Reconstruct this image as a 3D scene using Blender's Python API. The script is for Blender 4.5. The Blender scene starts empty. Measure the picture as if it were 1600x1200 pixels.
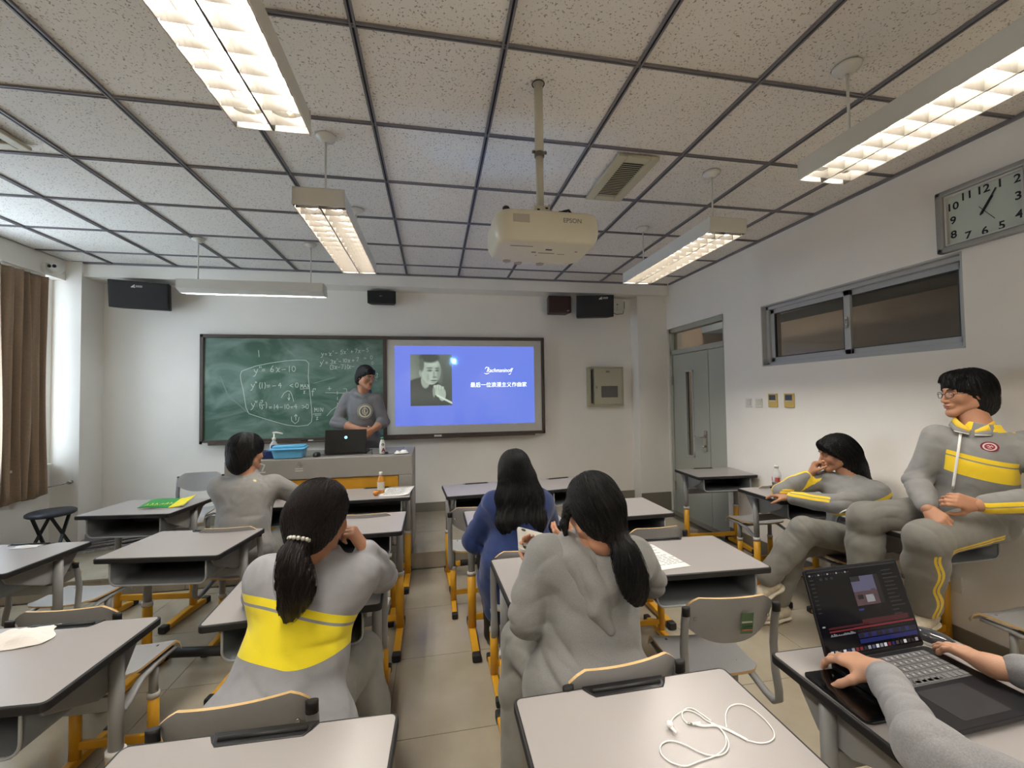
import bpy, bmesh, math, random
import numpy as np
from mathutils import Matrix, Vector
from math import sin, cos, pi, radians as RD
random.seed(7); np.random.seed(7)
SC = bpy.context.scene
COL = SC.collection

# ------------------------------------------------------------ camera, world, lights, exposure
CZ = 1.55
cam_d = bpy.data.cameras.new('camera'); cam = bpy.data.objects.new('camera', cam_d); COL.objects.link(cam)
cr = Vector((0.98282875, -0.18390952, -0.01499808)); cu = Vector((0.00938011, -0.03137952, 0.99946353)); cf = Vector((0.18428149, 0.98244217, 0.0291156))
cam.matrix_world = Matrix(((cr.x, cu.x, -cf.x, 0), (cr.y, cu.y, -cf.y, 0), (cr.z, cu.z, -cf.z, CZ), (0, 0, 0, 1)))
cam_d.sensor_width = 36; cam_d.lens = 652.24/1600*36; cam_d.clip_start = 0.02
SC.camera = cam
SC.view_settings.view_transform = 'Standard'
try: SC.view_settings.look = 'None'
except Exception: pass
SC.view_settings.exposure = 0.85; SC.view_settings.gamma = 1.0; SC.view_settings.use_curve_mapping = False
W = bpy.data.worlds.new('world'); SC.world = W; W.use_nodes = True
W.node_tree.nodes['Background'].inputs[0].default_value = (0.72, 0.86, 1.0, 1)
W.node_tree.nodes['Background'].inputs[1].default_value = 5.0
TUBE_POWER = 112.0      # emission of the fluorescent tubes
SLIDE_GLOW = 0.54  # glow of the slide sheet, standing in for the projector's light
try:
    SC.cycles.max_bounces = 8; SC.cycles.diffuse_bounces = 5; SC.cycles.glossy_bounces = 4
    SC.cycles.sample_clamp_indirect = 4.0
    SC.cycles.caustics_reflective = False; SC.cycles.caustics_refractive = False
except Exception: pass

# ------------------------------------------------------------ materials
def s2l(c): return tuple(((v/12.92) if v <= .04045 else ((v+.055)/1.055)**2.4) for v in [x/255 for x in c])
MATS = {}
def mat(name, rgb=(200, 200, 200), rough=.5, metal=0, spec=.5, noise=0, nscale=30, bump=0, bscale=200, emit=None, estr=0, trans=0, alpha=1, sheen=0, coat=0, nscale3=None, bstretch=None):
    if name in MATS: return MATS[name]
    m = bpy.data.materials.new(name); m.use_nodes = True; MATS[name] = m
    nt = m.node_tree; b = nt.nodes['Principled BSDF']
    c = (*s2l(rgb), 1)
    b.inputs['Base Color'].default_value = c; b.inputs['Roughness'].default_value = rough
    b.inputs['Metallic'].default_value = metal; b.inputs['Specular IOR Level'].default_value = spec
    if trans: b.inputs['Transmission Weight'].default_value = trans; b.inputs['IOR'].default_value = 1.45
    if alpha < 1: b.inputs['Alpha'].default_value = alpha
    if sheen: b.inputs['Sheen Weight'].default_value = sheen
    if coat: b.inputs['Coat Weight'].default_value = coat; b.inputs['Coat Roughness'].default_value = .08
    if emit: b.inputs['Emission Color'].default_value = (*s2l(emit), 1); b.inputs['Emission Strength'].default_value = estr
    tc = None
    if noise or bump:
        tc = nt.nodes.new('ShaderNodeTexCoord')
    if noise:
        n = nt.nodes.new('ShaderNodeTexNoise'); n.inputs['Scale'].default_value = nscale; n.inputs['Detail'].default_value = 5
        src = tc.outputs['Object']
        if nscale3:
            mp = nt.nodes.new('ShaderNodeMapping'); mp.inputs['Scale'].default_value = nscale3; nt.links.new(src, mp.inputs[0]); src = mp.outputs[0]
        nt.links.new(src, n.inputs['Vector'])
        mx = nt.nodes.new('ShaderNodeMix'); mx.data_type = 'RGBA'
        mx.inputs[6].default_value = tuple(max(0, v*(1-noise)) for v in c[:3])+(1,); mx.inputs[7].default_value = tuple(min(1, v*(1+noise)) for v in c[:3])+(1,)
        rp = nt.nodes.new('ShaderNodeMapRange'); rp.inputs[1].default_value = .3; rp.inputs[2].default_value = .7
        nt.links.new(n.outputs['Fac'], rp.inputs[0]); nt.links.new(rp.outputs[0], mx.inputs[0]); nt.links.new(mx.outputs[2], b.inputs['Base Color'])
    if bump:
        n = nt.nodes.new('ShaderNodeTexNoise'); n.inputs['Scale'].default_value = bscale; n.inputs['Detail'].default_value = 3
        src = tc.outputs['Object']
        if bstretch:
            mp = nt.nodes.new('ShaderNodeMapping'); mp.inputs['Scale'].default_value = bstretch; nt.links.new(src, mp.inputs[0]); src = mp.outputs[0]
        nt.links.new(src, n.inputs['Vector'])
        bp = nt.nodes.new('ShaderNodeBump'); bp.inputs['Strength'].default_value = bump; bp.inputs['Distance'].default_value = .002
        nt.links.new(n.outputs['Fac'], bp.inputs['Height']); nt.links.new(bp.outputs[0], b.inputs['Normal'])
    return m
def N(m, t): return m.node_tree.nodes.new(t)
def LK(m, a, b): m.node_tree.links.new(a, b)
def BS(m): return m.node_tree.nodes['Principled BSDF']

M_wall = mat('wall_paint', (242, 238, 231), .75, noise=.015, nscale=3, bump=.25, bscale=90)
M_beam = mat('beam_paint', (240, 237, 230), .7, noise=.015, nscale=3)
M_tile = mat('ceiling_tile', (184, 180, 172), .9)
def tile_tex():
    m = M_tile; b = BS(m); tc = N(m, 'ShaderNodeTexCoord'); geo = N(m, 'ShaderNodeNewGeometry')
    v = N(m, 'ShaderNodeTexNoise'); v.inputs['Scale'].default_value = 110; v.inputs['Detail'].default_value = 1.5
    LK(m, geo.outputs['Position'], v.inputs['Vector'])
    r = N(m, 'ShaderNodeMapRange'); r.inputs[1].default_value = .62; r.inputs[2].default_value = .68; LK(m, v.outputs['Fac'], r.inputs[0])
    mx = N(m, 'ShaderNodeMix'); mx.data_type = 'RGBA'; mx.inputs[6].default_value = (*s2l((236, 232, 226)), 1); mx.inputs[7].default_value = (*s2l((168, 162, 154)), 1)
    LK(m, r.outputs[0], mx.inputs[0])
    oi = N(m, 'ShaderNodeObjectInfo'); r2 = N(m, 'ShaderNodeMapRange'); r2.inputs[3].default_value = .95; r2.inputs[4].default_value = 1.03; LK(m, oi.outputs['Random'], r2.inputs[0])
    mu = N(m, 'ShaderNodeVectorMath'); mu.operation = 'SCALE'; LK(m, mx.outputs[2], mu.inputs[0]); LK(m, r2.outputs[0], mu.inputs[3]); LK(m, mu.outputs[0], b.inputs['Base Color'])
    bp = N(m, 'ShaderNodeBump'); bp.invert = True; bp.inputs['Strength'].default_value = .5; bp.inputs['Distance'].default_value = .002
    LK(m, r.outputs[0], bp.inputs['Height']); LK(m, bp.outputs[0], b.inputs['Normal'])
tile_tex()
M_grid = mat('grid_bar_grey', (122, 120, 124), .45, metal=.1)
M_groove = mat('grid_groove_black', (22, 22, 30), .6)
M_white = mat('white_enamel', (222, 220, 212), .4)
M_lampbody = mat('lamp_housing_enamel', (214, 212, 204), .35)
M_louvre = mat('lamp_louvre_darkened', (72, 68, 62), .28, noise=.03, nscale=25)  # white blades painted dark to hold back the glare of the lit cells
M_tube = mat('fluorescent_tube', (255, 255, 255), .4, emit=(255, 248, 237), estr=TUBE_POWER)
M_tubecap = mat('tube_cap', (235, 225, 205), .4)
M_vent = mat('vent_beige', (190, 184, 160), .5)
M_dark = mat('dark_void', (38, 36, 32), .8)
M_floor = mat('floor_tile', (186, 176, 158), .16, spec=.5)
def floor_tex():
    m = M_floor; b = BS(m); geo = N(m, 'ShaderNodeNewGeometry')
    n = N(m, 'ShaderNodeTexNoise'); n.inputs['Scale'].default_value = 3.5; n.inputs['Detail'].default_value = 6; LK(m, geo.outputs['Position'], n.inputs['Vector'])
    n2 = N(m, 'ShaderNodeTexNoise'); n2.inputs['Scale'].default_value = 260; n2.inputs['Detail'].default_value = 1; LK(m, geo.outputs['Position'], n2.inputs['Vector'])
    mx = N(m, 'ShaderNodeMix'); mx.data_type = 'RGBA'; mx.inputs[6].default_value = (*s2l((150, 140, 122)), 1); mx.inputs[7].default_value = (*s2l((170, 161, 144)), 1)
    ad = N(m, 'ShaderNodeMath'); ad.operation = 'ADD'; mu = N(m, 'ShaderNodeMath'); mu.operation = 'MULTIPLY'; mu.inputs[1].default_value = .35
    LK(m, n2.outputs['Fac'], mu.inputs[0]); LK(m, mu.outputs[0], ad.inputs[0]); LK(m, n.outputs['Fac'], ad.inputs[1])
    r = N(m, 'ShaderNodeMapRange'); r.inputs[1].default_value = .45; r.inputs[2].default_value = .95; LK(m, ad.outputs[0], r.inputs[0])
    LK(m, r.outputs[0], mx.inputs[0]); LK(m, mx.outputs[2], b.inputs['Base Color'])
    r3 = N(m, 'ShaderNodeMapRange'); r3.inputs[3].default_value = .1; r3.inputs[4].default_value = .28; LK(m, n.outputs['Fac'], r3.inputs[0]); LK(m, r3.outputs[0], b.inputs['Roughness'])
floor_tex()
M_grout = mat('grout', (112, 104, 90), .8)
M_skirt = mat('skirting_grey', (128, 122, 110), .3)
M_alu = mat('window_aluminium', (182, 184, 184), .38, metal=.05)
M_aludk = mat('window_seal', (52, 54, 56), .5)
M_glassdk = mat('corridor_glass', (60, 58, 52), .05, spec=.6, trans=.0, alpha=.30)
M_glass = mat('clear_glass', (235, 245, 245), .02, spec=.5, alpha=.12)
M_door = mat('door_grey_green', (172, 174, 164), .42)
M_chrome = mat('satin_steel', (190, 186, 178), .25, metal=.9)
M_curtain = mat('curtain_brown', (158, 134, 110), .85, sheen=.2, noise=.08, nscale=60, bump=.3, bscale=500)
M_black = mat('black_plastic', (20, 20, 22), .4)
M_blackr = mat('black_rubber', (24, 23, 24), .6)
M_spk = mat('speaker_black', (18, 18, 19), .55, bump=.4, bscale=900)
M_spkbr = mat('speaker_brown', (52, 30, 24), .5)
M_lam = mat('desk_laminate', (156, 151, 149), .3, noise=.02, nscale=300, spec=.4)
M_grey = mat('desk_grey_steel', (136, 136, 136), .42, noise=.03, nscale=8)
M_boxin = mat('book_box_grey', (104, 108, 112), .45)
M_rim = mat('book_box_rim', (160, 162, 162), .4)
M_yel = mat('desk_yellow_steel', (206, 152, 36), .38, noise=.05, nscale=10)
M_collar = mat('collar_grey', (190, 186, 180), .45)
M_seat = mat('chair_grey_laminate', (158, 158, 158), .38, noise=.02, nscale=60)
M_wood = mat('plywood_edge', (206, 172, 120), .5, noise=.12, nscale=20, nscale3=(1, 1, 12))
M_paper = mat('paper', (232, 230, 226), .7)
M_ink = mat('ink', (90, 90, 96), .7)
M_frame = mat('board_frame_brown', (72, 60, 52), .4, noise=.1, nscale=20)
M_conG = mat('console_grey', (146, 142, 136), .45, noise=.03, nscale=6)
M_conY = mat('console_yellow', (206, 148, 34), .5, noise=.12, nscale=7)

# ------------------------------------------------------------ mesh helpers
class MB:
    def __init__(s): s.v = []; s.f = []; s.m = []; s.sm = []
    def add(s, vs, fs, mi=0, smooth=False):
        o = len(s.v); s.v += [tuple(v) for v in vs]; s.f += [tuple(i+o for i in f) for f in fs]; s.m += [mi]*len(fs); s.sm += [smooth]*len(fs); return s
    def box(s, c, d, mi=0, M=None):
        x, y, z = [v/2 for v in d]; P = [(a*x, b*y, e*z) for a in (-1, 1) for b in (-1, 1) for e in (-1, 1)]
        if M is not None: P = [tuple(M @ Vector(p)) for p in P]
        P = [(p[0]+c[0], p[1]+c[1], p[2]+c[2]) for p in P]
        return s.add(P, [(0, 1, 3, 2), (4, 6, 7, 5), (0, 4, 5, 1), (2, 3, 7, 6), (0, 2, 6, 4), (1, 5, 7, 3)], mi)
    def bar(s, a, b, w, h, mi=0, up=(0, 0, 1)):
        a = Vector(a); b = Vector(b); d = b-a; L = d.length; y = d.normalized(); x = y.cross(Vector(up))
        if x.length < 1e-4: x = Vector((1, 0, 0))
        x.normalize(); z = x.cross(y); R = Matrix((x, y, z)).transposed()
        return s.box((a+b)/2, (w, L, h), mi, R)
    def prism(s, pts, axis, a, b, mi=0):
        # pts: 2D outline, extruded along axis from a to b
        def mk(p, t): return {0: (t, p[0], p[1]), 1: (p[0], t, p[1]), 2: (p[0], p[1], t)}[axis]
        n = len(pts); V = [mk(p, a) for p in pts]+[mk(p, b) for p in pts]
        F = [tuple(range(n))[::-1], tuple(range(n, 2*n))]+[(i, (i+1) % n, n+(i+1) % n, n+i) for i in range(n)]
        return s.add(V, F, mi)
    def lathe(s, prof, c=(0, 0, 0), seg=24, mi=0, M=None, cap=True):
        V = []; F = []; n = len(prof)
        for r, z in prof:
            for k in range(seg):
                t = 2*pi*k/seg; p = Vector((r*cos(t), r*sin(t), z))
                if M is not None: p = M @ p
                V.append((p[0]+c[0], p[1]+c[1], p[2]+c[2]))
        for i in range(n-1):
            for k in range(seg):
                k2 = (k+1) % seg; F.append((i*seg+k, i*seg+k2, (i+1)*seg+k2, (i+1)*seg+k))
        s.add(V, F, mi, True)
        if cap:
            o = len(s.v)-len(V)
            s.f += [tuple(o+k for k in range(seg))[::-1], tuple(o+(n-1)*seg+k for k in range(seg))]; s.m += [mi, mi]; s.sm += [False, False]
        return s
    def tube(s, pts, r, seg=8, mi=0, ex=1.0, closed=False, up=None):
        # swept tube; r number or list; ex = ratio of width (x) to r
        P = [Vector(p) for p in pts]; n = len(P); V = []; F = []; prev = None
        for i in range(n):
            d = (P[min(i+1, n-1)]-P[max(i-1, 0)]).normalized() if not closed else (P[(i+1) % n]-P[i-1]).normalized()
            if prev is None:
                u0 = Vector(up) if up else (Vector((0, 0, 1)) if abs(d.z) < .9 else Vector((1, 0, 0)))
                x = d.cross(u0)
                if x.length < 1e-5: x = d.cross(Vector((0, 1, 0)))
                x.normalize()
            else:
                x = prev-d*prev.dot(d); x.normalize()
            prev = x; y = d.cross(x); rr = r[i] if isinstance(r, (list, tuple)) else r
            for k in range(seg):
                t = 2*pi*k/seg; V.append(tuple(P[i]+x*(cos(t)*rr*ex)+y*(sin(t)*rr)))
        rng = range(n if closed else n-1)
        for i in rng:
            j = (i+1) % n
            for k in range(seg):
                k2 = (k+1) % seg; F.append((i*seg+k, i*seg+k2, j*seg+k2, j*seg+k))
        s.add(V, F, mi, True)
        if not closed:
            o = len(s.v)-len(V); s.f += [tuple(o+k for k in range(seg))[::-1], tuple(o+(n-1)*seg+k for k in range(seg))]; s.m += [mi]*2; s.sm += [False]*2
        return s
    def grid(s, fn, nu, nv, mi=0, smooth=True):
        V = [fn(i/nu, j/nv) for j in range(nv+1) for i in range(nu+1)]
        F = [(j*(nu+1)+i, j*(nu+1)+i+1, (j+1)*(nu+1)+i+1, (j+1)*(nu+1)+i) for j in range(nv) for i in range(nu)]
        return s.add(V, F, mi, smooth)
    def mesh(s, name, mats):
        me = bpy.data.meshes.new(name); me.from_pydata(s.v, [], s.f)
        for m in (mats if isinstance(mats, (list, tuple)) else [mats]): me.materials.append(m)
        me.polygons.foreach_set('material_index', s.m); me.polygons.foreach_set('use_smooth', s.sm); me.update(); return me
    def obj(s, name, mats, parent=None, bevel=0, seg=2, solid=0, fixn=True, loc=None, rotz=0, **kw):
        me = s.mesh(name, mats)
        if fixn:
            bm = bmesh.new(); bm.from_mesh(me); bmesh.ops.recalc_face_normals(bm, faces=bm.faces); bm.to_mesh(me); bm.free()
        o = bpy.data.objects.new(name, me); COL.objects.link(o)
        if parent is not None: o.parent = parent
        if loc is not None: o.location = loc
        if rotz: o.rotation_euler = (0, 0, rotz)
        if solid:
            md = o.modifiers.new('solid', 'SOLIDIFY'); md.thickness = solid; md.offset = 0
        if bevel:
            md = o.modifiers.new('bevel', 'BEVEL'); md.width = bevel; md.segments = seg; md.limit_method = 'ANGLE'; md.angle_limit = RD(40); md.harden_normals = False
        for k, v in kw.items(): o[k] = v
        return o
def tag(o, label=None, cat=None, group=None, kind=None):
    if label: o['label'] = label
    if cat: o['category'] = cat
    if group: o['group'] = group
    if kind: o['kind'] = kind
    return o
def thing(name, label, cat, loc=(0, 0, 0), rotz=0, group=None):
    o = bpy.data.objects.new(name, None); COL.objects.link(o); o.location = loc; o.rotation_euler = (0, 0, rotz); o.empty_display_size = .1
    return tag(o, label, cat, group)
def structE(name, loc=(0, 0, 0)):
    o = bpy.data.objects.new(name, None); COL.objects.link(o); o.location = loc; o['kind'] = 'structure'; return o
def link_copy(src, parent=None, loc=None):
    c = src.copy(); COL.objects.link(c); c.parent = parent
    if loc is not None: c.location = loc
    return c
def copy_tree(o, parent=None):
    c = o.copy(); COL.objects.link(c); c.parent = parent
    for ch in list(o.children): copy_tree(ch, c)
    return c
def rrect(cx, cy, w, h, r, n=5):
    P = []
    for sx, sy, a0 in ((1, -1, -90), (1, 1, 0), (-1, 1, 90), (-1, -1, 180)):
        for k in range(n+1):
            a = RD(a0+90*k/n); P.append((cx+sx*(w/2-r)+r*cos(a), cy+sy*(h/2-r)+r*sin(a)))
    return P
def text_mb(mb, txt, size, origin, xdir, ydir, mi=0, shear=0, thick=0.0, align='LEFT', spacing=1.0, squash=1.0):
    """lettering as a real flat mesh laid on a surface"""
    cu_ = bpy.data.curves.new('t', 'FONT'); cu_.body = txt; cu_.size = size; cu_.shear = shear; cu_.align_x = align; cu_.space_character = spacing; cu_.resolution_u = 3
    cu_.offset = thick
    o = bpy.data.objects.new('t', cu_); COL.objects.link(o)
    bpy.context.view_layer.update()
    me = bpy.data.meshes.new_from_object(o.evaluated_get(bpy.context.evaluated_depsgraph_get()))
    X = Vector(xdir).normalized()*squash; Y = Vector(ydir).normalized(); O = Vector(origin)
    mb.add([tuple(O+X*v.co.x+Y*v.co.y) for v in me.vertices], [tuple(p.vertices) for p in me.polygons], mi)
    bpy.data.objects.remove(o); bpy.data.curves.remove(cu_); bpy.data.meshes.remove(me)
    return mb
def strokes_mb(mb, polylines, O, X, Y, w, mi=0, nrm=(0, -1, 0)):
    """hand-drawn strokes: flat ribbons"""
    O = Vector(O); X = Vector(X); Y = Vector(Y)
    for pl in polylines:
        for a, b in zip(pl[:-1], pl[1:]):
            A = O+X*a[0]+Y*a[1]; Bp = O+X*b[0]+Y*b[1]; d = Bp-A
            if d.length < 1e-6: continue
            n = d.cross(Vector(nrm)).normalized()*(w/2); e = d.normalized()*(w*.3)
            mb.add([tuple(A-n-e), tuple(A+n-e), tuple(Bp+n+e), tuple(Bp-n+e)], [(0, 1, 2, 3)], mi)
    return mb
# ------------------------------------------------------------ room shell
XL, XR, YF, YB, ZC = -3.8, 3.08, 5.30, -3.0, 3.0
DY0, DY1, DZ = 3.99, 5.09, 2.41
floor = structE('floor')
MB().box(((XL+XR)/2, 1.1, -.06), (XR-XL+.4, 8.6, .1)).obj('screed', M_grout, floor)
tme = MB().box((0, 0, -.0035), (.597, .597, .007)).mesh('floor_tile', M_floor)
xs = [.375+.6*k for k in range(-8, 6)]; ys = [3.2+.6*k for k in range(-5, 1)]
def tile_obj(name, me, parent, x, y, z, sx=1, sy=1):
    o = bpy.data.objects.new(name, me); COL.objects.link(o); o.parent = parent; o.location = (x, y, z); o.scale = (sx, sy, 1); return o
for x in xs:
    x0, x1 = max(x, XL), min(x+.6, XR)
    if x1-x0 < .03: continue
    for y in ys+[3.8]:
        y0, y1 = y, min(y+.6, 3.905)
        tile_obj('floor_tile', tme, floor, (x0+x1)/2, (y0+y1)/2, 0, (x1-x0)/.6, (y1-y0)/.6)
MB().box(((XL+XR)/2, -1.4, -.005), (XR-XL, 3.18, .01)).obj('floor_rear', M_floor, floor)
# teaching platform
PZ = .145; PY = 3.92
plat = structE('floor_platform')
MB().box(((XL+2.66)/2, (PY+.02+YF)/2, (PZ-.012)/2), (2.66-XL, YF-PY-.02, PZ-.012)).obj('platform_core', M_grout, plat)
pme = MB().box((0, 0, -.006), (.597, .597, .012)).mesh('platform_tile', M_floor)
rme = MB().box((0, 0, 0), (.597, .018, PZ-.014)).mesh('riser_tile', mat('riser_tile', (150, 140, 124), .25, noise=.06, nscale=9))
for x in xs:
    x0, x1 = max(x, XL), min(x+.6, 2.66)
    if x1-x0 < .03: continue
    for y in (3.915, 4.515, 5.115):
        y1 = min(y+.6, YF)
        tile_obj('platform_tile', pme, plat, (x0+x1)/2, (y+y1)/2, PZ, (x1-x0)/.6, (y1-y)/.6)
    tile_obj('riser_tile', rme, plat, (x0+x1)/2, PY+.01, (PZ-.014)/2, (x1-x0)/.6, 1)

# walls
wf = MB().box(((XL+XR)/2, YF+.1, 1.6), (XR-XL+.4, .2, 3.4)).obj('wall_front', M_wall, kind='structure')
MB().box((2.87, 5.20, 1.5), (.42, .2, 3.0)).obj('pilaster', M_wall, wf)
MB().box((-3.675, 5.15, 1.5), (.25, .30, 3.0)).obj('pilaster', M_wall, wf)
MB().box(((XL+XR)/2, 5.175, 2.93), (XR-XL, .29, .15)).obj('trim_1', M_beam, kind='structure')     # front beam
MB().box((XL+.055, 1.0, 2.9), (.11, 8.0, .2)).obj('trim_2', M_beam, kind='structure')            # left soffit
wb = MB().box(((XL+XR)/2, YB-.1, 1.5), (XR-XL+.4, .2, 3.2)).obj('wall_back', M_wall, kind='structure')
# right wall with door recess and two high windows
wr = structE('wall_right')
T = .22
def wbox(y0, y1, z0, z1, par=wr, x=XR): MB().box((x+T/2, (y0+y1)/2, (z0+z1)/2), (T, y1-y0, z1-z0)).obj('wall_panel', M_wall, par)
W1 = (1.915, 3.465, 1.795, 2.37); W2 = (.35, 1.63, 1.795, 2.37)
wbox(DY1, YF, -.05, 3.1); wbox(DY0, DY1, DZ, 3.1); wbox(W1[1], DY0, -.05, 3.1)
wbox(W1[0], W1[1], -.05, W1[2]); wbox(W1[0], W1[1], W1[3], 3.1); wbox(W2[1], W1[0], -.05, 3.1)
wbox(W2[0], W2[1], -.05, W2[2]); wbox(W2[0], W2[1], W2[3], 3.1); wbox(YB, W2[0], -.05, 3.1)
# corridor beyond
cor = MB(); cor.box((XR+2.1, 1.9, 1.5), (.1, 8, 3.2)); cor.box((XR+1.15, 1.9, 2.95), (1.9, 8, .1), 1); cor.box((XR+1.15, 1.9, -.05), (1.9, 8, .1)); cor.box((XR+1.15, 5.9, 1.5), (1.9, .1, 3.1)); cor.box((XR+1.15, -2.1, 1.5), (1.9, .1, 3.1))
cor.box((XR+1.3, 2.2, 2.55), (.5, 8, .12), 1)
cor.box((XR+1.0, 4.9, 2.88), (.2, 1.2, .02), 2)  # unseen lamp panels added to brighten the corridor
cor.box((XR+1.0, -.6, 2.88), (.2, 1.2, .02), 2)
cor.obj('wall_corridor', [mat('corridor_wall', (150, 132, 112), .8), mat('corridor_ceiling', (120, 118, 112), .8), mat('added_corridor_lamp', (255, 255, 255), .5, emit=(255, 240, 220), estr=9)], kind='structure')
# left wall with window
wl = structE('wall_left')
def lbox(y0, y1, z0, z1): MB().box((XL-T/2, (y0+y1)/2, (z0+z1)/2), (T, y1-y0, z1-z0)).obj('wall_panel', M_wall, wl)
LW = (3.0, 4.93, .95, 2.8)
lbox(LW[1], YF, -.05, 3.1); lbox(LW[0], LW[1], -.05, LW[2]); lbox(LW[0], LW[1], LW[3], 3.1); lbox(YB, LW[0], -.05, 3.1)

def baseboard(name, x0, x1, y0, y1, z0, z1): MB().box(((x0+x1)/2, (y0+y1)/2, (z0+z1)/2), (abs(x1-x0), abs(y1-y0), z1-z0)).obj(name, M_skirt, bevel=.002, kind='structure')
baseboard('baseboard_front', XL, 2.66, YF-.012, YF, PZ, PZ+.11)
baseboard('baseboard_front', 2.66, 3.08, 5.088, 5.10, 0, PZ+.11)
baseboard('baseboard_right', XR-.012, XR, YB, DY0-.02, 0, .13)
baseboard('baseboard_left', XL, XL+.012, YB, PY, 0, .13)
MB().box((XR+.02, (DY0+DY1)/2, .006), (.16, DY1-DY0, .012)).obj('trim_3', M_skirt, kind='structure')

# ceiling: slab, tiles, grid bars
ceil = structE('ceiling')
MB().box(((XL+XR)/2, 1.1, 3.10), (XR-XL+.4, 8.8, .1)).obj('ceiling_slab', M_tile, ceil)
MB().box(((XL+XR)/2, -1.6, 3.02), (XR-XL, 2.9, .03)).obj('ceiling_rear', M_tile, ceil)
GX = [-.297+.6*k for k in range(-6, 7)]; GY = [1.659+.6*k for k in range(-4, 7)]
cme = MB().box((0, 0, .008), (.588, .588, .016)).mesh('ceiling_tile', M_tile)
xe = [XL+.11]+[x for x in GX if x > XL+.2 and x < XR-.1]+[XR]; ye = [-.141]+[y for y in GY if -.1 < y < 5.03]+[5.03]
for i in range(len(xe)-1):
    for j in range(len(ye)-1):
        if ye[j] < .3 and xe[i] < 1.4: continue
        if ye[j] < .9 and xe[i] < -2: continue
        w, d = xe[i+1]-xe[i], ye[j+1]-ye[j]
        tile_obj('ceiling_tile', cme, ceil, (xe[i]+xe[i+1])/2, (ye[j]+ye[j+1])/2, 3.006, w/.6, d/.6)
def tee(L, axis, w):
    m = MB()
    for s in (-1, 1):
        c, d = ((0, s*w*.34, 0), (L, w*.32, .014)) if axis == 0 else ((s*w*.34, 0, 0), (w*.32, L, .014))
        m.box(c, d, 0)
    m.box((0, 0, .006), (L, w*.4, .012) if axis == 0 else (w*.4, L, .012), 1)
    return m
for x in xe[1:-1]:
    tee(5.17, 1, .026).obj('grid_bar', [M_grid, M_groove], ceil, loc=(x, 2.445, 3.0))
for y in ye[1:-1]:
    tee(6.75, 0, .02).obj('grid_bar', [M_grid, M_groove], ceil, loc=((XL+.11+XR)/2, y, 3.002))
for c, d in (((XR-.01, 2.4, 2.995), (.02, 5.2, .02)), ((-.3, 5.02, 2.997), (6.7, .02, .02))):
    MB().box(c, d).obj('wall_angle', M_grid, ceil)
# vents
def vent(x0, x1, y0, y1, n, label):
    t = thing('ceiling_vent', label, 'vent', ((x0+x1)/2, (y0+y1)/2, 2.985), 0)
    w, d = x1-x0, y1-y0; m = MB()
    for c, s in (((-w/2+.03, 0, 0), (.06, d, .022)), ((w/2-.03, 0, 0), (.06, d, .022)), ((0, -d/2+.03, 0), (w-.12, .06, .022)), ((0, d/2-.03, 0), (w-.12, .06, .022))): m.box(c, s)
    m.obj('vent_frame', M_vent, t, bevel=.006)
    MB().box((0, 0, .012), (w-.11, d-.11, .004)).obj('vent_backing', M_dark, t)
    sl = MB().box((0, 0, 0), (w-.12, .014, .004), M=Matrix.Rotation(RD(35), 3, 'X')).mesh('slat', M_vent)
    for k in range(n):
        o = bpy.data.objects.new('slat', sl); COL.objects.link(o); o.parent = t; o.location = (0, -d/2+.075+(d-.15)*k/(n-1), 0)
    return t
vent(1.10, 1.37, 2.29, 2.85, 20, 'beige louvred air vent in the ceiling right of the projector')
vent(-2.55, -2.22, 2.26, 2.78, 16, 'pale air vent in the ceiling at the left edge of the photo')

# door
dr = structE('door_1'); DX = XR+.07
m = MB()
for c, s in (((DX, DY0+.025, DZ/2), (.09, .05, DZ)), ((DX, DY1-.025, DZ/2), (.09, .05, DZ)), ((DX, (DY0+DY1)/2, DZ-.03), (.09, DY1-DY0, .06)), ((DX, (DY0+DY1)/2, 2.09), (.09, DY1-DY0, .06))): m.box(c, s)
m.obj('door_frame', M_door, dr, bevel=.004)
MB().box((DX, (DY0+DY1)/2, 2.25), (.01, DY1-DY0-.1, .27)).obj('transom_pane', M_glassdk, dr)
ysp = DY0+.33
lv = MB(); y0, y1 = ysp+.005, DY1-.055; gy0, gy1 = ysp+.30, ysp+.44
for a, b, c_, d_ in ((y0, gy0, .01, 2.055), (gy1, y1, .01, 2.055), (gy0, gy1, .01, .78), (gy0, gy1, 1.83, 2.055)): lv.box((DX-.005, (a+b)/2, (c_+d_)/2), (.045, b-a, d_-c_))
dl = lv.obj('door_leaf', M_door, dr)
m = MB()
for c, s in (((DX-.032, gy0, 1.305), (.012, .02, 1.07)), ((DX-.032, gy1, 1.305), (.012, .02, 1.07)), ((DX-.032, (gy0+gy1)/2, .78), (.012, .16, .02)), ((DX-.032, (gy0+gy1)/2, 1.83), (.012, .16, .02))): m.box(c, s)
m.obj('vision_trim', M_alu, dl)
MB().box((DX, (gy0+gy1)/2, 1.305), (.01, .14, 1.05)).obj('vision_pane', M_glassdk, dl)
h = MB().box((DX-.036, ysp+.07, .99), (.014, .045, .24)); h.tube([(DX-.04, ysp+.07, 1.04), (DX-.09, ysp+.07, 1.04), (DX-.095, ysp+.09, 1.04), (DX-.095, ysp+.2, 1.04)], .010, 10); h.lathe([(.014, 0), (.014, .03), (.004, .035)], (DX-.045, ysp+.07, .93), 12, M=Matrix.Rotation(RD(-90), 3, 'Y'))
h.obj('door_handle', M_chrome, dl, bevel=.002)
for z in (.35, 1.72): MB().box((DX-.05, DY1-.06, z), (.012, .03, .11)).obj('hinge', M_chrome, dl)
MB().box((DX-.005, (DY0+.055+ysp-.005)/2, 1.033), (.045, ysp-DY0-.06, 2.045)).obj('door_leaf', M_door, dr)

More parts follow.
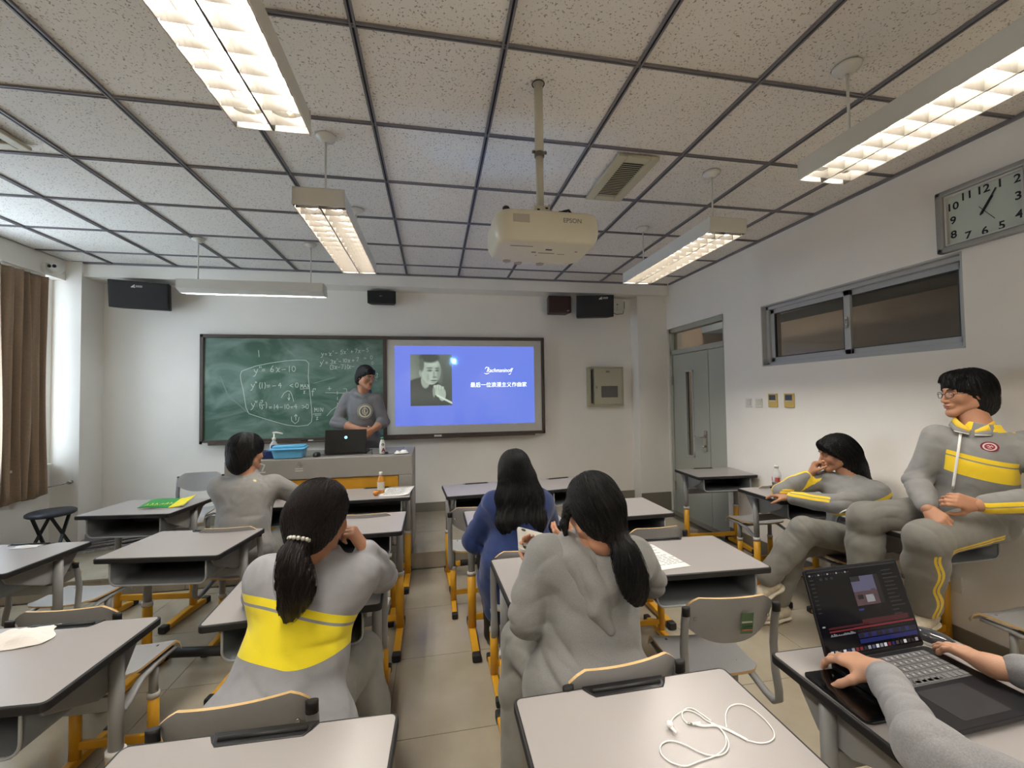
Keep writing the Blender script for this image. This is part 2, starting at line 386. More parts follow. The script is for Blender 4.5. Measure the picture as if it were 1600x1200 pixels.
# right windows
def rwin(name, Wn, lock):
    y0, y1, z0, z1 = Wn; t = structE(name); x = XR+.05
    m = MB()  # outer liner
    for c, s in (((XR+.06, y0+.006, (z0+z1)/2), (.12, .012, z1-z0)), ((XR+.05, y1-.006, (z0+z1)/2), (.10, .012, z1-z0)), ((XR+.06, (y0+y1)/2, z0+.006), (.12, y1-y0, .012)), ((XR+.06, (y0+y1)/2, z1-.006), (.12, y1-y0, .012))): m.box(c, s)
    for c, s in (((x+.03, y0+.02, (z0+z1)/2), (.06, .04, z1-z0)), ((x+.03, y1-.02, (z0+z1)/2), (.06, .04, z1-z0)), ((x+.03, (y0+y1)/2, z0+.02), (.06, y1-y0, .04)), ((x+.03, (y0+y1)/2, z1-.02), (.06, y1-y0, .04))): m.box(c, s)
    m.obj('window_frame', M_alu, t, bevel=.002)
    ym = (y0+y1)/2
    for k, (a, b, xo) in enumerate(((ym-.03, y1-.03, .035), (y0+.03, ym+.05, .06))):
        f = MB(); r = .05; za, zb = z0+.03, z1-.03
        for c, s in (((x+xo, a+r/2, (za+zb)/2), (.024, r, zb-za)), ((x+xo, b-r/2, (za+zb)/2), (.024, r, zb-za)), ((x+xo, (a+b)/2, za+r/2), (.024, b-a, r)), ((x+xo, (a+b)/2, zb-r/2), (.024, b-a, r))): f.box(c, s)
        sa = f.obj('sliding_sash', M_alu, t, bevel=.002)
        g = MB(); 
        for c, s in (((x+xo-.001, a+r+.004, (za+zb)/2), (.02, .008, zb-za-2*r)), ((x+xo-.001, b-r-.004, (za+zb)/2), (.02, .008, zb-za-2*r)), ((x+xo-.001, (a+b)/2, za+r+.004), (.02, b-a-2*r, .008)), ((x+xo-.001, (a+b)/2, zb-r-.004), (.02, b-a-2*r, .008))): g.box(c, s)
        g.obj('window_seal', M_aludk, sa)
        MB().box((x+xo, (a+b)/2, (za+zb)/2), (.006, b-a-2*r, zb-za-2*r)).obj('window_pane', M_glassdk, sa)
    if lock:
        l = MB().box((x+.015, ym-.005, (z0+z1)/2), (.012, .022, .085)); l.tube([(x+.012, ym-.005, (z0+z1)/2+.02), (x-.008, ym-.02, (z0+z1)/2+.01), (x-.01, ym-.022, (z0+z1)/2-.03)], .005, 8)
        l.obj('window_latch', M_chrome, t, bevel=.002)
rwin('window_1', W1, True); rwin('window_2', W2, False)
# left window
t = structE('window_3'); y0, y1, z0, z1 = LW; m = MB(); x = XL-.06
for c, s in (((x, y0+.03, (z0+z1)/2), (.07, .06, z1-z0)), ((x, y1-.03, (z0+z1)/2), (.07, .06, z1-z0)), ((x, (y0+y1)/2, z0+.03), (.07, y1-y0, .06)), ((x, (y0+y1)/2, z1-.03), (.07, y1-y0, .06)), ((x, (y0+y1)/2, (z0+z1)/2), (.06, .06, z1-z0)), ((x, (y0+y1)/2, 2.25), (.05, y1-y0, .05))): m.box(c, s)
m.obj('window_frame', M_white, t, bevel=.004)
MB().box((x, (y0+y1)/2, (z0+z1)/2), (.006, y1-y0-.1, z1-z0-.1)).obj('window_pane', M_glass, t)
MB().box((x+.04, y1-.045, 1.83), (.015, .035, .10)).obj('window_handle', M_black, t, bevel=.004)
MB().box((XL-.01, (y0+y1)/2, z0-.012), (.16, y1-y0+.04, .024)).obj('window_sill', M_white, t, bevel=.004)

# curtain on the left wall
def curtain(y0, y1, z0, z1, label, seed, folds):
    rr = random.Random(seed); ph = [rr.uniform(0, 6.3) for _ in range(4)]
    def fn(u, v):
        y = y0+(y1-y0)*u; z = z0+(z1-z0)*v
        a = .034+.012*(1-v)
        x = XL+.075+a*sin(u*folds*2*pi+ph[0]+.5*sin(3*v+ph[1]))+.012*sin(u*folds*4.7*pi+ph[2])+.01*sin(5*v+9*u)
        return (x, y+.012*sin(4*v+20*u), z+(.02*sin(u*folds*2*pi+1) if v == 0 else 0))
    c = thing('curtain', label, 'curtain', (0, 0, 0))
    MB().grid(fn, folds*14, 24).obj('curtain_fabric', M_curtain, c, solid=.003, fixn=False)
    m = MB().box((XL+.07, (y0+y1)/2, z1+.012), (.04, y1-y0, .024)); m.obj('curtain_rail', M_white, c)
    return c
curtain(4.36, 4.80, .66, 2.775, 'brown pleated curtain hanging beside the far left window', 3, 5)
m = MB().tube([(XL+.012, 4.86, .74), (XL+.02, 5.0, .75), (XL+.03, 5.06, .755)], .012, 8)
# ------------------------------------------------------------ ceiling lamps
def lamp_proto():
    t = thing('ceiling_lamp', 'x', 'lamp')
    L, w, h = 1.21, .262, .092
    m = MB()
    for s in (-1, 1):
        m.prism([(s*w/2, 0), (s*(w/2-.004), 0), (s*(w/2-.012), h-.003), (s*(w/2-.008), h)], 1, -L/2, L/2)
    m.box((0, 0, h-.002), (w-.02, L, .004))
    for s in (-1, 1): m.box((0, s*(L/2-.002), h/2), (w-.006, .004, h))
    for s in (-1, 1): m.box((0, s*(L/2-.035), .055), (w-.03, .07, .002))
    m.obj('lamp_housing', M_lampbody, t)
    MB().box((0, 0, .084), (w-.036, L-.03, .002)).obj('lamp_dark_plate', M_louvre, t)  # dark plate added to dim the lit housing top behind the blades
    # louvre: centre spine, side reflectors and curved cross blades
    lo = MB(); nb = 15
    for s in (-1, 1):
        lo.prism([(s*.002, .0), (s*.0035, .0), (s*.009, .045), (s*.007, .045)], 1, -L/2+.004, L/2-.004)
        lo.prism([(s*(w/2-.006), .0), (s*(w/2-.004), .0), (s*(w/2-.012), .08), (s*(w/2-.016), .08)], 1, -L/2+.004, L/2-.004)
    lo.box((0, 0, .001), (.006, L-.008, .002))
    for k in range(nb):
        y = -L/2+.04+(L-.08)*k/(nb-1)
        for s in (-1, 1):
            x0, x1 = (.004, w/2-.008) if s > 0 else (-w/2+.008, -.004)
            V = []; F = []
            nx = 6
            for i in range(nx+1):
                u = i/nx; xx = x0+(x1-x0)*u; zt = .046-.020*(1-(2*u-1)**2)
                V += [(xx, y-.006, zt), (xx, y, .0), (xx, y+.006, zt)]
            for i in range(nx):
                a = i*3; F += [(a, a+3, a+4, a+1), (a+1, a+4, a+5, a+2), (a+2, a+5, a+3, a)]
            lo.add(V, F, 0, False)
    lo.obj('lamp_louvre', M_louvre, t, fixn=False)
    for s in (-1, 1):
        tb = MB().tube([(s*.066, -.565, .062), (s*.066, .565, .062)], .013, 10).obj('fluorescent_tube', M_tube, t)
        c = MB()
        for q in (-1, 1): c.tube([(s*.066, q*.565, .062), (s*.066, q*.598, .062)], .0135, 10)
        c.obj('tube_cap', M_tubecap, tb)
    return t
lp = lamp_proto()
LAMPS = [(-.575, 1.055, 'twin tube ceiling lamp at upper left with bare bright tubes showing'), (-.575, 2.875, 'hanging twin tube lamp left of the projector, above the chalkboard'),
         (1.83, 1.055, 'long hanging louvre lamp at the right edge, nearest the clock'), (1.81, 2.875, 'hanging louvre lamp between the projector and the door'),
         ]
LZ = 2.548
def rods(root, pts, z0, along=None):
    for (x, y) in pts:
        MB().tube([(x, y, z0), (x, y, 3.0-LZr-.02)], .0055, 8).obj('hanging_rod', M_white, root)
        MB().lathe([(.012, -.034), (.03, -.030), (.034, -.018), (.05, -.014), (.055, 0)], (x, y, 3.0-LZr), 24).obj('ceiling_rose', M_white, root)
for i, (x, y, lab) in enumerate(LAMPS):
    o = lp if i == 0 else copy_tree(lp)
    o.location = (x, y, LZ); o['label'] = lab; o['group'] = 'twin tube ceiling lamps'
LZr = LZ
for o in [q for q in COL.objects if q.name.startswith('ceiling_lamp')]:
    rods(o, [(0, -.46), (0, .46)], .092)
# rear lamps added unseen behind the photographer, for extra bounce light
for x in (-.6, 1.8):
    for y in (-.9, -2.3):
        o = copy_tree(lp); o.location = (x, y, LZ); o['label'] = ('left' if x < 0 else 'right')+' added ceiling lamp behind the camera, '+('nearer' if y > -1.5 else 'rearmost')+' one, outside the photo'; o['group'] = 'added ceiling lamps behind the camera'
# board lamp
t = thing('board_lamp', 'long narrow lamp hanging crosswise in front of the chalkboard, left side', 'lamp', (-1.60, 4.15, 2.51))
LZr = 2.51
m = MB(); L = 1.2
m.prism([(-.07, .03), (.0, .0), (.004, .004), (-.062, .034), (-.062, .105), (.06, .105), (.10, .012), (.104, .014), (.066, .11), (-.07, .11)], 0, -L/2, L/2)
for s in (-1, 1): m.prism([(-.07, .03), (0, 0), (.104, .014), (.066, .11), (-.07, .11)], 0, s*L/2-.003, s*L/2+.003)
m.obj('lamp_housing', M_lampbody, t)
MB().tube([(-.57, .04, .045), (.57, .04, .045)], .013, 10).obj('fluorescent_tube', mat('board_lamp_tube', (255, 255, 255), .4, emit=(240, 250, 255), estr=50), t)
rods(t, [(-.46, 0), (.48, 0)], .11)

# ------------------------------------------------------------ projector on pole
t = thing('projector', 'white ceiling projector hanging on a pole, lettered on its rear', 'projector', (.49, 1.84, 2.2))
M_proj = mat('projector_white', (214, 211, 196), .32, spec=.5)
bm = bmesh.new(); w, d, h = .47, .33, .135
P = rrect(0, 0, w, d, .07, 6); V = []
prof = [(0, .86, .80), (.012, .93, .90), (.04, .985, .975), (.075, 1, 1), (.115, .99, .985), (.130, .96, .95), (.135, .90, .88)]
for z, sx, sy in prof: V.append([bm.verts.new((p[0]*sx, p[1]*sy, z)) for p in P])
for a, b in zip(V[:-1], V[1:]):
    for k in range(len(P)): bm.faces.new((a[k], a[(k+1) % len(P)], b[(k+1) % len(P)], b[k]))
bm.faces.new(V[0][::-1]); bm.faces.new(V[-1])
me = bpy.data.meshes.new('projector_body'); bm.to_mesh(me); bm.free(); me.materials.append(M_proj)
for p in me.polygons: p.use_smooth = True
o = bpy.data.objects.new('projector_body', me); COL.objects.link(o); o.parent = t
md = o.modifiers.new('n', 'WEIGHTED_NORMAL')
M_pg = mat('print_grey', (120, 120, 116), .6)
m = text_mb(MB(), 'EPSON', .027, (.055, -d/2-.0012, .082), (1, 0, 0), (0, 0, 1), thick=.0004); m.obj('lettering', M_pg, t)
MB().box((-.125, -d/2-.0005, .09), (.07, .003, .034)).obj('air_filter_patch', mat('patch_grey', (176, 172, 164), .6), t, bevel=.002)
b = MB().box((.02, -.06, .001), (.03, .014, .004)); b.box((.15, -.05, .001), (.012, .006, .004)); b.box((-.02, .02, .001), (.008, .005, .003)); b.obj('base_recess', M_black, t)
b = MB().box((-.04, -.02, .0), (.02, .012, .002)); b.box((.02, -.016, .0), (.075, .006, .002)); b.box((-.11, -.09, .0), (.1, .006, .002)); b.box((.09, -.01, 0), (.035, .003, .002)); b.obj('base_label', M_pg, t)
for x, y in ((-.14, .115), (-.08, .14), (.03, .14)): MB().lathe([(.018, -.006), (.020, 0), (.016, .004)], (x, y, .002), 14).obj('adjusting_foot', mat('foot_grey', (170, 166, 156), .5), t)
b = MB()
for x, y, z in ((-.18, -.11, .14), (.2, -.1, .125)): b.lathe([(.014, 0), (.016, .012), (.012, .018), (.003, .02)], (x, y, z), 12)
b.obj('cap_knob', M_black, t)
# lens at the front, facing the board
b = MB().lathe([(.055, 0), (.055, .02), (.042, .026), (.04, .01)], (-.09, d/2-.012, .072), 24, M=Matrix.Rotation(RD(-90), 3, 'X'), cap=False); b.obj('lens_ring', M_black, t)
MB().lathe([(.001, .0), (.018, .0)], (-.09, d/2+.012, .072), 20, M=Matrix.Rotation(RD(-90), 3, 'X')).obj('lens', mat('projector_lens', (255, 255, 255), .1, emit=(120, 190, 255), estr=1100), t)
# bracket, pole
M_br = mat('bracket_beige', (196, 192, 176), .4)
b = MB().box((-.03, -.02, .148), (.2, .05, .012)); b.box((.0, .0, .155), (.06, .2, .01)); b.box((-.1, -.04, .146), (.12, .02, .02)); b.box((.0, 0, .166), (.09, .09, .012))
b.box((-.034, 0, .19), (.006, .07, .06)); b.box((.034, 0, .19), (.006, .07, .06)); b.box((0, -.034, .185), (.07, .005, .05))
b.obj('mount_bracket', M_br, t, bevel=.002)
b = MB()
for x, z in ((-.018, .19), (.014, .176), (.02, .198), (-.006, .172)): b.box((x, -.0375, z), (.012, .003, .006))
b.obj('bracket_slot', M_dark, t)
b = MB().tube([(0, 0, .20), (0, 0, .47)], .0175, 20); b.tube([(0, 0, .455), (0, 0, .8)], .0205, 20); b.obj('pole', M_br, t)
b = MB().tube([(0, 0, .452), (0, 0, .472)], .0225, 20)
for s in (-1, 1): b.tube([(s*.02, 0, .475), (s*.034, 0, .475)], .007, 8)
b.obj('pole_clamp', mat('clamp_grey', (110, 106, 98), .4, metal=.5), t)
b = MB().tube([(.028*cos(2*pi*k/20), .028*sin(2*pi*k/20), .797) for k in range(20)], .003, 6, closed=True); b.obj('ceiling_collar', M_aludk, t)
b = MB()
for dx, r in ((0, .045), (.02, .036), (.035, .05)):
    b.tube([(.06+dx*.3, .02, .15), (.07+dx, .0, .165), (.09+dx, -.01, .15+r*1.1), (.115+dx, 0, .155+r*.9), (.13+dx, .02, .15), (.12+dx, .05, .14)], .0045, 6)
b.tube([(.03, -.03, .15), (.07, -.05, .175), (.12, -.05, .19), (.15, -.03, .17), (.15, .02, .145)], .005, 6)
b.obj('cable_loop', M_black, t)

# ------------------------------------------------------------ chalkboard + projection board
BY = 5.25
t = thing('chalkboard', 'green chalkboard joined to a white projection panel in a brown frame, covered in chalk maths', 'chalkboard', (-.58, BY, 1.05))
def bl(o): return o  # children are laid out relative to the thing's base
ox, oz = -.58, 1.05
X0, X1, Z0, Z1 = -2.575-ox, 1.41-ox, 1.065-oz, 2.30-oz
m = MB(); fw = .04
for c, s in ((((X0+X1)/2, .0, Z1-fw/2), (X1-X0, .055, fw)), (((X0+X1)/2, 0, Z0+fw/2), (X1-X0, .055, fw)), ((X0+fw/2, 0, (Z0+Z1)/2), (fw, .055, Z1-Z0)), ((X1-fw/2, 0, (Z0+Z1)/2), (fw, .055, Z1-Z0)), ((0, 0, (Z0+Z1)/2), (.045, .05, Z1-Z0))): m.box(c, s)
m.obj('board_frame', M_frame, t, bevel=.006)
M_chalk = mat('chalkboard_green', (58, 88, 74), .5)
def chalk_tex():
    m = M_chalk; b = BS(m); tc = N(m, 'ShaderNodeTexCoord'); mp = N(m, 'ShaderNodeMapping'); mp.inputs['Rotation'].default_value = (0, .5, 0); mp.inputs['Scale'].default_value = (1, 1, 1.8); LK(m, tc.outputs['Object'], mp.inputs[0])
    n = N(m, 'ShaderNodeTexNoise'); n.inputs['Scale'].default_value = 1.7; n.inputs['Detail'].default_value = 5; n.inputs['Distortion'].default_value = 1.6; LK(m, mp.outputs[0], n.inputs['Vector'])
    r = N(m, 'ShaderNodeMapRange'); r.inputs[1].default_value = .40; r.inputs[2].default_value = .72; LK(m, n.outputs['Fac'], r.inputs[0])
    mx = N(m, 'ShaderNodeMix'); mx.data_type = 'RGBA'; mx.inputs[6].default_value = (*s2l((58, 92, 76)), 1); mx.inputs[7].default_value = (*s2l((124, 148, 138)), 1)
    LK(m, r.outputs[0], mx.inputs[0]); LK(m, mx.outputs[2], b.inputs['Base Color'])
chalk_tex()
MB().box(((X0+fw)/2, .006, (Z0+Z1)/2), (-X0-fw, .03, Z1-Z0-2*fw)).obj('chalk_panel', M_chalk, t)
M_wb = mat('projection_panel', (206, 204, 196), .12, spec=.4)
MB().box(((X1-fw+.02)/2, .006, (Z0+Z1)/2), (X1-fw-.02, .03, Z1-Z0-2*fw)).obj('projection_panel', M_wb, t)
MB().box(((X0+X1)/2-.02, -.035, Z0-.005), (X1-X0-.25, .05, .018)).obj('chalk_tray', M_frame, t, bevel=.003)
for x, w_, z_ in ((-1.42, .06, .012), (-.85, .05, .012), (-.66, .07, .014), (-.48, .05, .01), (-1.95, .05, .012)): MB().box((x+.02, -.036, Z0+.008), (w_, .014, z_)).obj('chalk_stick', mat('chalk_white', (226, 226, 220), .9), t)
MB().box((.625, -.032, Z0+.012), (.09, .006, .026)).obj('frame_label', M_white, t, bevel=.002)
b = MB().box((-.9, -.036, Z0+.012), (.08, .03, .018)); b.obj('eraser', M_black, t, bevel=.003)
# chalk writing: stroke glyphs on a 1 x 1 cell, y up
def arc(cx, cy, rx, ry, a0, a1, n=10): return [(cx+rx*cos(RD(a0+(a1-a0)*k/n)), cy+ry*sin(RD(a0+(a1-a0)*k/n))) for k in range(n+1)]
G = {'y': [[(.1, .65), (.25, .3), (.4, .25)], [(.6, .65), (.4, .15), (.2, -.25), (0, -.3)]], 'x': [[(.05, .62), (.3, .5), (.4, .1), (.6, .02)], [(.6, .6), (.1, 0)]], '=': [[(.1, .42), (.55, .44)], [(.12, .2), (.55, .22)]],
     '-': [[(.05, .32), (.6, .36)]], '+': [[(.05, .3), (.6, .34)], [(.33, .05), (.31, .6)]], '0': [arc(.33, .42, .24, .38, 90, 450, 14)], '1': [[(.3, .85), (.3, 0)]], '2': [arc(.3, .62, .22, .22, 160, -30, 8)+[(.1, .02), (.6, .05)]],
     '3': [arc(.3, .63, .2, .2, 150, -80, 8)+arc(.3, .22, .24, .22, 80, -150, 8)], '4': [[(.4, .85), (.08, .35), (.6, .38)], [(.45, .65), (.42, 0)]], '5': [[(.6, .85), (.2, .83), (.18, .48)]+arc(.3, .26, .24, .25, 100, -140, 9)], '6': [[(.45, .9), (.18, .45)]+arc(.33, .22, .2, .2, 150, 510, 12)],
     '7': [[(.05, .8), (.58, .84), (.25, 0)]], '9': [arc(.32, .6, .2, .2, 0, 360, 12)+[(.5, .5), (.4, 0)]], '(': [arc(.6, .4, .35, .6, 130, 230, 8)], ')': [arc(0, .4, .35, .6, -50, 50, 8)], "'": [[(.1, .98), (.05, .72)]], '"': [[(.1, 1.02), (.08, .78)], [(.28, 1.0), (.26, .78)]],
     '<': [[(.6, .6), (.1, .35), (.6, .1)]], '>': [[(.1, .65), (.65, .35), (.1, .1)]], 'M': [[(.05, 0), (.08, .8), (.32, .3), (.55, .8), (.6, 0)]], 'A': [[(0, 0), (.3, .8), (.6, 0)], [(.12, .3), (.5, .32)]], 'X': [[(.05, .8), (.55, 0)], [(.55, .8), (.05, 0)]], 'I': [[(.3, .8), (.3, 0)]],
     'N': [[(.05, 0), (.08, .8), (.5, 0), (.55, .8)]], 'f': [[(.55, .95), (.35, .9), (.28, .5), (.25, -.2)], [(.1, .5), (.5, .52)]], 'Z': [[(.05, .7), (.5, .72), (.05, .05), (.55, .08)]], '.': [[(.1, 0), (.14, .03)]], ' ': []}
def bpt(u, v):
    px, py = 300+u/5, 500+v/5
    x = -2.574+(px-314)*(1.993/287); tp = 522+6*(px-314)/287; bt = 688-5*(px-314)/287
    return x-ox, 2.30-(py-tp)/(bt-tp)*1.205-oz
chalk = []
rr = random.Random(5)
def hand(txt, u, v, h, adv=.72, rot=0):
    for ch in txt:
        if ch == '^': continue
        for pl in G[ch]:
            chalk.append([bpt(u+p[0]*h+rr.uniform(-.8, .8), v-p[1]*h-rot*p[0]*h+rr.uniform(-.8, .8)) for p in pl])
        u += adv*h*(.55 if ch in "'(." else .7 if ch in '1)"' else 1); v -= rot*h*adv
def raw(*pl): chalk.append([bpt(*p) for p in pl])
hand('y"', 460, 425, 60); hand('=', 522, 410, 50); hand('6x-10', 585, 410, 55, .82)
hand('y"(1)=', 440, 535, 52, .62); hand('-4 <0', 605, 533, 46, .95); hand('MAX', 822, 535, 34, .75); raw((820, 545), (890, 541)); hand('Z', 845, 580, 28)
hand('y"(', 442, 685, 52, .62); hand('7', 515, 655, 32); raw((508, 665), (545, 664)); hand('3', 518, 695, 28); hand(')', 545, 688, 52); hand('=14-10=4 >0', 578, 698, 42, .72)
hand('MIN', 932, 722, 38, .62); raw((922, 740), (985, 736)); raw((938, 750), (985, 747)); hand('Z', 945, 785, 30)
raw((365, 430), (375, 400), (480, 362), (580, 342), (700, 325), (800, 318), (865, 322), (888, 345), (884, 450), (895, 560), (905, 650), (914, 760), (908, 800), (880, 825), (800, 832), (720, 822), (640, 800), (530, 765), (430, 730), (408, 685), (398, 620), (385, 540), (368, 470), (365, 430))
raw((675, 610), (695, 575), (720, 558), (740, 560), (755, 585), (770, 640)); raw((735, 580), (733, 628)); raw((724, 612), (733, 630), (742, 610))
raw((752, 758), (755, 790), (780, 812), (805, 795), (812, 762)); raw((787, 785), (786, 742)); raw((776, 756), (787, 740), (798, 755))
for ch_, u_, v_ in (('y', 985, 290), ('=', 1012, 288), ('x', 1046, 288), ("'", 1080, 284), ('-', 1096, 280), ('5', 1138, 276), ('x', 1164, 276), ("'", 1196, 272), ('+', 1222, 270), ('7', 1256, 268), ('x', 1282, 268), ('-', 1314, 264), ('5', 1350, 262),
 ('y', 975, 358), ("'", 1002, 356), ('=', 1018, 354), ('3', 1058, 350), ('x', 1082, 350), ("'", 1112, 348), ('-', 1124, 346), ('1', 1156, 342), ('0', 1172, 342), ('x', 1198, 342), ('+', 1232, 338), ('7', 1268, 334), ('=', 1330, 322), ('0', 1382, 320)): hand(ch_, u_, v_, 36)
hand('(3x-7)(x-', 1048, 395, 40, .66, .03); hand('0', 1395, 362, 30)
hand("f'", 905, 590, 50, .6); hand('+', 1035, 560, 52); raw((1020, 575), (1195, 580)); raw((1165, 545), (1190, 548), (1192, 575)); raw((1115, 565), (1115, 590)); raw((1115, 610), (1116, 632)); raw((1116, 655), (1117, 692))
raw((1030, 755), (1065, 715), (1117, 680), (1150, 705)); hand('7', 1432, 452, 26); raw((1425, 460), (1448, 458)); hand('3', 1432, 488, 22); raw((500, 240), (505, 290)); raw((1108, 675), (1126, 680))
cb = strokes_mb(MB(), chalk, (0, -.0105, 0), (1, 0, 0), (0, 0, 1), .0058)
cb.obj('chalk_writing', mat('chalk_mark', (206, 214, 204), .95), t, fixn=False)
sm = [[(215, 440), (270, 580), (400, 700)], [(165, 380), (130, 600), (135, 780), (195, 915)], [(440, 605), (490, 650)], [(930, 500), (1100, 455)], [(720, 240), (780, 290)], [(270, 600), (330, 640), (420, 720)]]
strokes_mb(MB(), [[bpt(*p) for p in pl] for pl in sm[:1]+sm[2:]], (0, -.0104, 0), (1, 0, 0), (0, 0, 1), .009).obj('chalk_smear', mat('chalk_smear', (122, 146, 134), .95), t, fixn=False)

# projected slide: projector light put in as a glowing sheet on the panel
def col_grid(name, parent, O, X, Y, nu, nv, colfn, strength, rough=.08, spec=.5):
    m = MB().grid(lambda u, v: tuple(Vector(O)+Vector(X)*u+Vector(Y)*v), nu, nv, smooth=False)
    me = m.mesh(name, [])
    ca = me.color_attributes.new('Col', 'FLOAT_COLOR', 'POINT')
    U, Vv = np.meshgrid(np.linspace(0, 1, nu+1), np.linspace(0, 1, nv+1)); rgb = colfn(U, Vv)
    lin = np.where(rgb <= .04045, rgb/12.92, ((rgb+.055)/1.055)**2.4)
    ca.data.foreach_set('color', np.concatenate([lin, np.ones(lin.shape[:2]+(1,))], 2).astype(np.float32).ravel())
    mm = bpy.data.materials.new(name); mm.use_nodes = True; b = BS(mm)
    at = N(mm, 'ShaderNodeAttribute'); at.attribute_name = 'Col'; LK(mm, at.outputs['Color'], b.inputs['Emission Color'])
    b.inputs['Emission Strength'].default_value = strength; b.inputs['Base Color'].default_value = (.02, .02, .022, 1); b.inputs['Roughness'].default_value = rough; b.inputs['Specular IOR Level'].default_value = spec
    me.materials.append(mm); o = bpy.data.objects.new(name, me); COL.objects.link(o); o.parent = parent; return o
def ell(U, V, cx, cy, rx, ry, soft=.15):
    d = np.sqrt(((U-cx)/rx)**2+((V-cy)/ry)**2); return np.clip((1-d)/soft+.5, 0, 1)
def portrait(U, V):
    # a generic seated man, three-quarter view, chin on hand; U right, V up
    g = .50-.10*U+.07*np.sin(5*U+3*V)*.5+.05*V
    def put(g, a, v): return g*(1-a)+v*a
    body = np.clip((.52-.55*np.clip(U-.1, 0, 1)**1.0-(V))/.03+.5, 0, 1); shoulder = ell(U, V, .30, .05, .62, .50, .06)
    g = put(g, np.maximum(shoulder, 0), .30+.05*np.sin(9*V))
    g = put(g, ell(U, V, .36, .50, .11, .16, .2), .72)                      # neck
    g = put(g, ell(U, V, .26, .64, .055, .075, .3), .70)                    # ear
    g = put(g, ell(U, V, .50, .68, .235, .27, .08), .82)                    # face
    g = put(g, ell(U, V, .46, .94, .24, .10, .35)*(V > .80), .36)           # cropped hair
    g = put(g, ell(U, V, .27, .80, .06, .13, .5), .45)
    g = put(g, ell(U, V, .70, .60, .07, .2, .9)*.6, .55)                    # far cheek shade
    for cx, cy, rx, ry, v, s, a in ((.46, .685, .06, .022, .42, .8, .9), (.64, .685, .045, .020, .42, .8, .9), (.46, .735, .075, .014, .40, .9, .8), (.64, .73, .055, .013, .40, .9, .8), (.565, .61, .022, .07, .62, 1, .7), (.58, .555, .05, .018, .5, .9, .8), (.57, .49, .085, .013, .36, .9, .9), (.56, .455, .06, .012, .62, .9, .6), (.42, .55, .03, .07, .64, 1, .6), (.37, .62, .06, .16, .72, 1, .4), (.54, .80, .12, .02, .9, 1, .5)):
        g = put(g, ell(U, V, cx, cy, rx, ry, s)*a, v)
    g = put(g, ell(U, V, .66, .30, .13, .11, .1), .84); g = put(g, ell(U, V, .76, .22, .09, .13, .12), .8)
    for k in range(4): g = put(g, ell(U, V, .58+.065*k, .375-.01*k, .032, .03, .3), .86); g = put(g, ell(U, V, .61+.065*k, .34, .006, .05, .9)*.6, .5)
    g = put(g, ell(U, V, .56, .26, .03, .10, .3), .66)
    cuff = np.clip(1-np.abs((V-.13)+.42*(U-.80))/.025, 0, 1)*(U > .62); g = put(g, np.clip(cuff*3, 0, 1), .97)
    rnd = np.random.RandomState(3).normal(0, .012, g.shape); g = np.clip(g+rnd, 0, 1)
    return np.stack([g*.90, g*.98, g*.90], 2)*.92
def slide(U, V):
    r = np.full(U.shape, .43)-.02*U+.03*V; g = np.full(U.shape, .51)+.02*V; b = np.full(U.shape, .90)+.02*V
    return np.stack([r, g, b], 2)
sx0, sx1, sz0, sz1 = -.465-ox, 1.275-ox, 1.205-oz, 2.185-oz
sl = col_grid('glowing_slide', t, (sx0, -.0100, sz0), (sx1-sx0, 0, 0), (0, 0, sz1-sz0), 24, 14, slide, SLIDE_GLOW)
pt = col_grid('portrait_photo', t, (-.28-ox, -.0112, 1.447-oz), (.503, 0, 0), (0, 0, .633), 100, 126, portrait, SLIDE_GLOW)
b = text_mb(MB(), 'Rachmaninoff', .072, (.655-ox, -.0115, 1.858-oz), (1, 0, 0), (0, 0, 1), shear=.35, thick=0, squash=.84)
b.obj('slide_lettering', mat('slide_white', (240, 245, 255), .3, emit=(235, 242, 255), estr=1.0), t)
# decorative swash strokes of the title and the small curls
sw = [[(.64, 1.90), (.655, 1.922), (.69, 1.915)], [(.63, 1.845), (.655, 1.835), (.69, 1.845)], [(.97, 1.845), (.955, 1.828), (.94, 1.833)]]
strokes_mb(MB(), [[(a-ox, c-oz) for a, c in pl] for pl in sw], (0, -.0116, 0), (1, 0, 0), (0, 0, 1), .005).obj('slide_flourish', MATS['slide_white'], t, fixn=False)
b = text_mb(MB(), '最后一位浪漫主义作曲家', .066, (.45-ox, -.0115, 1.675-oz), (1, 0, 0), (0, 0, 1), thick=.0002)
b.obj('slide_lettering', MATS['slide_white'], t)

